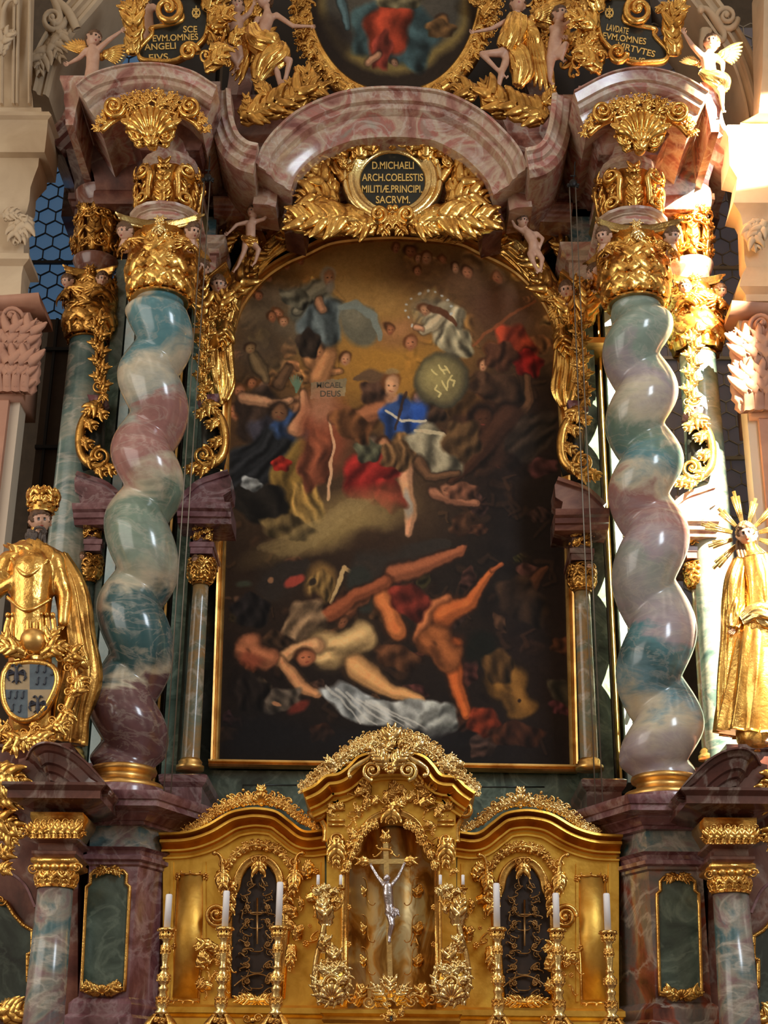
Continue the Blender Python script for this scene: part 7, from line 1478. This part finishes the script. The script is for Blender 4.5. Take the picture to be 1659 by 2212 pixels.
putto('large angel right of the oval painting in a gold robe with bare legs', -1.0, (1118, 14, 6), 18, (1116, 36, 6), (1112, 56, 8), (1110, 88, 8), (1098, 112, 8), [[(1096, 50, 8), (1060, 72, 14), (1024, 80, 16)], [(1134, 50, 4), (1142, 72, 8), (1130, 92, 12)]], [[(1078, 124, 14), (1040, 134, 26), (1082, 172, 18), (1092, 180, 20)], [(1094, 134, 8), (1082, 170, 20), (1072, 214, 10), (1064, 236, 14)]], (.1, -.1, .1), name='angel', slim=.88, hlen=.6,
      cloth=[([(1120, 42, 8), (1112, 70, 16), (1104, 96, 16), (1090, 118, 12)], [20, 26, 24, 18], [16, 18, 20, 14], 9, .2, 'gold_robe'), ([(1104, 104, 10), (1120, 130, 14), (1128, 160, 10), (1118, 190, 6)], [14, 22, 22, 10], [12, 16, 14, 8], 8, .22, 'robe_train')], wings=[(1142, 60, 1.25, 150, .6), (1150, 40, -.5, 90, .8)], group='large angels flanking the oval painting', gm=G)

# --- crowned bearded saint with coat of arms, left
Yk = -1.95; MKg = Plane(Yk, 80, 1300)
kr = thing('crowned_statue', 'gilded statue of a crowned bearded man in armour and cape with an orb, at left', 'statue', tuple(px3(MKg, 60, 1612, 0)))
parts = [(84, 1140, 6, 16, 78, 1180, 4, 15), (76, 1185, 4, 28, 72, 1240, 8, 48), (40, 1210, 4, 24, 112, 1212, 4, 24), (72, 1240, 8, 50, 70, 1310, 12, 44), (70, 1310, 10, 44, 66, 1370, 6, 40), (66, 1370, 6, 40, 60, 1560, 0, 40),
         (20, 1214, 4, 24, -14, 1290, 14, 19), (-14, 1290, 14, 18, 44, 1262, 34, 12), (118, 1216, 4, 24, 142, 1290, 4, 18), (142, 1290, 4, 17, 140, 1350, 18, 12), (40, 1420, 0, 22, 36, 1600, 0, 14), (90, 1420, 0, 22, 96, 1600, 0, 14)]
mb = MB(); mb.mesh(body(parts, MKg, 4, 2)); hand(mb, MKg, 140, 1352, 20, 1.8, 20, .5, 1); mb.build('body', G, kr)
mb = MB(); hand(mb, MKg, 44, 1262, 36, -.4, 22, .5, -1); mb.build('hand', SKIN, kr); mb = MB(); hd = px3(MKg, 88, 1130, 8); head_mesh(mb, hd, 27*MKg.s, .35, .2, -.15, mats=(0, 0, 1, 2), hairlen=.3, only='face'); capsule(mb, px3(MKg, 86, 1140, 6), px3(MKg, 76, 1182, 6), 14*MKg.s, 16*MKg.s); mb.build('head', [SKIN, EYEM, LIP], kr)
mb = MB(); head_mesh(mb, hd, 27*MKg.s, .35, .2, -.15, mats=(0, 0, 0, 0), hairlen=.3, only='hair'); mb.build('hair', HAIR, kr)
mb = MB(); R = random.Random(4)
for i in range(26):
    u = R.uniform(-1, 1); x = 84+u*20; y = 1156+R.uniform(0, 10)-abs(u)*10; ribbon(mb, MKg, smooth_path([(x, y, 24-abs(u)*10), (x-3+R.uniform(-4, 4), y+10, 28-abs(u)*10), (x-4+R.uniform(-6, 6), y+22, 24-abs(u)*10)], 8), 3.4, 3.4)
for sd in (-1, 1): ribbon(mb, MKg, smooth_path([(92, 1151, 34), (92+sd*9, 1153, 32), (92+sd*14, 1161, 26)], 8), 3, 3)
mb.build('beard', GREYH, kr)
cr_ = MB(); pC = hd+np.array([.0, 0, .0]); s = MKg.s; zc0 = hd[2]+19*s
lathe(cr_, pC[0]+.01, pC[1], [(25*s, zc0), (27*s, zc0+3*s), (27*s, zc0+12*s), (29*s, zc0+15*s), (31*s, zc0+34*s), (28*s, zc0+36*s), (16*s, zc0+30*s)], 30); Mcr = Cyl(pC[0]+.01, pC[1], zc0+14*s, s, 28.0)
for i in range(8):
    x = i/8*2*PI*28; acanthus(cr_, Mcr, x, -4, -PI/2, 34, 20, curl=0, n=4, d=2, lift=.05); ball(cr_, Mcr, x+11, -2, 3, 4); ball(cr_, Mcr, x, 6, 2, 3)
for i in range(4): 
    a = i*PI/4; cr_.grid(np.array([[pC+np.array([math.cos(a)*(28*s*math.cos(t))+w_*math.sin(a), math.sin(a)*28*s*math.cos(t)-w_*math.cos(a), 14*s+30*s+14*s*math.sin(t)+e_]) for w_, e_ in ((-.012, 0), (.012, 0), (.012, .02), (-.012, .02))] for t in np.linspace(0, PI, 16)]), cv=True)
ball(cr_, MKg, 92, 1074, 6, 7); o = cr_.build('crown', G, kr)
mb = MB()
drape(mb, MKg, [(78, 1176, -2), (74, 1200, 2), (60, 1226, 8)], [34, 66, 30], [26, 34, 16], 7, .12, .8, 3, back=1); mb.build('cape_collar', G, kr)
mb = MB(); drape(mb, MKg, [(120, 1200, -14), (148, 1270, -14), (160, 1360, -16), (168, 1450, -20), (150, 1530, -22), (140, 1600, -24)], [24, 34, 36, 42, 40, 36], [20, 24, 26, 28, 26, 20], 9, .2, 1.4, 4); mb.build('cape', GD, kr)
mb = MB(); drape(mb, MKg, [(150, 1420, 0), (176, 1436, 6), (192, 1450, 0)], [30, 22, 8], [18, 14, 6], 5, .2, 1, 5); mb.build('cape_hem', G, kr)
mb = MB(); drape(mb, MKg, [(-4, 1205, 4), (-6, 1250, 10), (20, 1270, 16)], [16, 34, 26], [16, 24, 14], 7, .15, 1, 6); mb.build('cape_fold', G, kr)
mb = MB()
for k in range(9):
    x = 20+k*13; ribbon(mb, MKg, smooth_path([(x*.9+8, 1342, 42-abs(k-4)*4), (x, 1370, 46-abs(k-4)*4), (x+1, 1400, 44-abs(k-4)*4)], 8), 6, 4, leaf=True)
for k in range(9): ball(mb, MKg, 24+k*12, 1338, 42-abs(k-4)*3, 6, n=6)
sweep(mb, MKg, smooth_path([(22, 1300, 30), (70, 1336, 54), (118, 1304, 30)], 16), roundsec(4, 5)); rosette(mb, MKg, 74, 1216, 10, 44); sweep(mb, MKg, smooth_path([(30, 1216, 30), (70, 1262, 58), (112, 1222, 34)], 16), roundsec(5, 5)); mb.build('armour_skirt', G, kr)
MCo = Plane(-2.3, 78, 1490)
mb = MB(); ball(mb, MCo, 76, 1388, 10, 30, n=24, ry=27); tag(mb.build('gilt_orb', GP, None), 'smooth gilt orb resting above the coat of arms at left', 'orb')
ck = thing('coat_of_arms', 'quartered coat of arms with dark double eagles in a gilt rocaille cartouche at left', 'coat of arms', tuple(px3(MCo, 70, 1606, 0)))
sh = smooth_path([(20, 1434), (70, 1428), (112, 1436), (128, 1462), (122, 1496), (96, 1540), (62, 1562), (28, 1552), (8, 1520), (4, 1480), (8, 1450)], 60)
def clip_shield(mb, x0, x1, y0, y1, mat):
    n = 12
    for i in range(n):
        for j in range(n):
            a, b, c, d_ = x0+(x1-x0)*i/n, x0+(x1-x0)*(i+1)/n, y0+(y1-y0)*j/n, y0+(y1-y0)*(j+1)/n
            mx_, my_ = (a+b)/2, (c+d_)/2; ins = False; m_ = len(sh)
            for k in range(m_):
                p, q = sh[k], sh[(k+1) % m_]
                if (p[1] > my_) != (q[1] > my_) and mx_ < (q[0]-p[0])*(my_-p[1])/(q[1]-p[1])+p[0]: ins = not ins
            if ins: mb.add(MCo(np.array([a, b, b, a]), np.array([d_, d_, c, c]), np.array([9.]*4)), [(0, 1, 2, 3)], None, mat)
HB = plain('heraldic_blue_grey', (82, 96, 104), .5, c2=(60, 72, 82), ns=12); HC = plain('heraldic_buff', (168, 146, 110), .5, c2=(146, 124, 92), ns=8); HE = plain('heraldic_eagle_black', (40, 42, 54), .5)
mb = MB(); wall_prism(mb, MCo, sh[:-1], 14); mb.build('shield_back', HB, ck)
mb = MB(); clip_shield(mb, 0, 66, 1424, 1492, 1); clip_shield(mb, 66, 134, 1424, 1492, 0); clip_shield(mb, 0, 62, 1492, 1566, 0); clip_shield(mb, 62, 134, 1492, 1566, 1)
def eagle(x, y, z):
    ribbon(mb, MCo, [(x, y-z*.5, 11), (x, y+z*.3, 12), (x, y+z*.75, 11)], [z*.10, z*.2, z*.06], 2, mat=2)
    for sd in (-1, 1):
        ribbon(mb, MCo, smooth_path([(x, y-z*.35, 11), (x+sd*z*.2, y-z*.75, 11), (x+sd*z*.4, y-z*.62, 11)], 8), z*.07, 2, mat=2)
        for k in range(4): ribbon(mb, MCo, smooth_path([(x+sd*z*.1, y-z*.1, 11), (x+sd*z*(.5+.08*k), y-z*.35+k*z*.16, 11), (x+sd*z*(.72-.06*k), y-z*.05+k*z*.18, 11)], 8), z*.055, 2, mat=2)
        ribbon(mb, MCo, [(x, y+z*.3, 11), (x+sd*z*.35, y+z*.62, 11)], z*.05, 2, mat=2)
eagle(38, 1460, 28); eagle(84, 1526, 26)
for (x, y) in ((84, 1450), (100, 1450), (116, 1456), (84, 1476), (100, 1476), (24, 1506), (38, 1506), (52, 1506), (30, 1534), (46, 1536)): cscroll(mb, MCo, x, y, 16, PI/2, S=True, d=10, w=1.4, mat=2, n=16)
mb.build('quartered_field', [HB, HC, HE], ck, smooth=False)
mb = MB(); sweep(mb, MCo, sh[:-1][::-1], [(-3, -8), (-3, 8), (3, 13), (8, 11), (12, 4), (12, -8)], closed=True)
out2 = smooth_path([(10, 1412), (60, 1404), (124, 1410), (160, 1450), (158, 1500), (126, 1560), (70, 1592), (10, 1584), (-30, 1540)], 60); sweep(mb, MCo, out2, roundsec(11, 12))
for k in range(1, 14):
    p = out2[int(k/14*len(out2))]; an = math.atan2(p[1]-1490, p[0]-65); acanthus(mb, MCo, p[0], p[1], an+.5*(-1)**k, 34, 20, curl=.5*(-1)**k, n=5, d=8); volute(mb, MCo, p[0]-8*math.cos(an), p[1]-8*math.sin(an), 10, an, 1.4, (-1)**k, d=12)
for (x, y, a, L_, c) in ((60, 1416, -2.7, 60, -.4), (90, 1416, -.4, 70, .4), (40, 1412, -2.5, 50, .5), (100, 1412, -.9, 50, -.5), (66, 1592, 2.6, 60, .5), (66, 1592, .5, 60, -.5), (40, 1585, 1.6, 50, .4), (10, 1570, 2.0, 50, .4), (140, 1430, -.6, 40, .5)): acanthus(mb, MCo, x, y, a, L_, 26, curl=c, n=6, d=10)
clutter(mb, MCo, 0, 1575, 110, 1608, 14, 28, 9, d=6); mb.build('rocaille_border', G, ck)

# --- Virgin with starry rays, right
Yv = -1.95; MV = Plane(Yv, 1625, 1350)
vr_ = thing('ray_crowned_statue', 'sunlit gilded statue in long robes with a halo of gold rays, at right', 'statue', tuple(px3(MV, 1640, 1618, 0)))
parts = [(1614, 1170, 6, 14, 1624, 1208, 4, 13), (1628, 1212, 4, 24, 1640, 1270, 8, 40), (1640, 1270, 8, 40, 1644, 1360, 8, 40), (1644, 1360, 8, 44, 1630, 1590, 0, 40), (1600, 1232, 2, 18, 1584, 1310, 10, 16), (1584, 1310, 10, 15, 1580, 1362, 26, 9), (1660, 1230, 2, 20, 1676, 1290, 10, 16), (1676, 1290, 10, 14, 1650, 1250, 34, 9), (1640, 1580, 8, 16, 1652, 1610, 22, 10)]
mb = MB(); mb.mesh(body(parts, MV, 4, 2)); mb.build('body', G, vr_)
hv = px3(MV, 1611, 1158, 8); mb = MB(); head_mesh(mb, hv, 25*MV.s, -.3, .25, -.1, mats=(0, 0, 1, 2), hairlen=.7, only='face'); mb.build('head', [SKIN, EYEM, LIP], vr_)
for hx, hy, hz, ha, hl in ((1580, 1364, 28, 1.9, 22), (1650, 1250, 38, -2.4, 20)): mb = MB(); hand(mb, MV, hx, hy, hz, ha, hl, .4, 1); mb.build('hand', SKIN, vr_)
mb = MB(); ribbon(mb, MV, [(1648, 1600, 26), (1654, 1612, 32)], 8, 6); mb.build('foot', SKIN, vr_)
mb = MB(); head_mesh(mb, hv, 25*MV.s, -.3, .25, -.1, mats=(0, 0, 0, 0), hairlen=.8, only='hair')
for k in range(7): ribbon(mb, MV, smooth_path([(1594+k*5, 1168, -2), (1592+k*7, 1190, 6), (1596+k*8, 1214, 10)], 8), 4, 4)
mb.build('hair', HAIR, vr_)
for k in range(12):
    a = k/12*2*PI+.26; L_ = 100 if k % 2 == 0 else 84
    for o in (-.06, .06):
        pass
    mb = MB()
    for o, l in ((-.07, .9), (0, 1.0), (.07, .88)): 
        c, s_ = math.cos(a+o), math.sin(a+o); ribbon(mb, MV, [(1614+c*30, 1152+s_*30, -16), (1614+c*L_*l, 1152+s_*L_*l, -16)], [2.0, 4.2], 2.6)
    mb.build('ray', GL, vr_)
def dr(nm, pts, w_, h_, fo, am, sd, mat=G, tw=1.2): mb = MB(); drape(mb, MV, pts, w_, h_, fo, am, tw, sd); mb.build(nm, mat, vr_)
dr('skirt', [(1640, 1330, 6), (1632, 1420, 10), (1622, 1510, 10), (1614, 1590, 6)], [40, 56, 62, 66], [36, 42, 42, 40], 11, .13, 3, G, .4)
dr('mantle', [(1606, 1212, 2), (1596, 1260, 6), (1590, 1320, 4), (1584, 1380, 2), (1578, 1470, 0), (1574, 1580, 0)], [22, 32, 32, 24, 24, 26], [20, 26, 24, 20, 20, 18], 8, .2, 4, G, .9)
dr('mantle_fold', [(1594, 1352, 30), (1622, 1340, 44), (1656, 1352, 46), (1690, 1372, 40)], [12, 20, 26, 26], [10, 14, 16, 14], 7, .22, 5, GL, 2)
dr('bodice', [(1632, 1206, 6), (1638, 1250, 10), (1642, 1310, 10), (1644, 1344, 8)], [34, 42, 42, 36], [26, 36, 34, 28], 9, .12, 6, G, .6)
dr('sleeve', [(1592, 1300, 14), (1584, 1330, 20), (1580, 1364, 26)], [18, 20, 12], [16, 16, 10], 6, .2, 7)
# bases on which the two statues stand
for x0, x1, y, Yb, lab in ((-30, 150, 1612, -1.9, 'left'), (1572, 1720, 1616, -1.9, 'right')):
    mb = MB(); pl = rect(X_(x0, y, Yb), X_(x1, y, Yb), Yb-.10, Yb+.9); stack(mb, pl, [(0, 0), (0, Z_(x0+50, y+14, Yb)), (.04, Z_(x0+50, y+10, Yb)), (.04, Z_(x0+50, y, Yb))]); tag(mb.build('statue_base', PINKD, None, smooth='auto'), 'rose marble block under the gilded statue at '+lab, 'pedestal')
# ================================================================== ornament that belongs to larger things
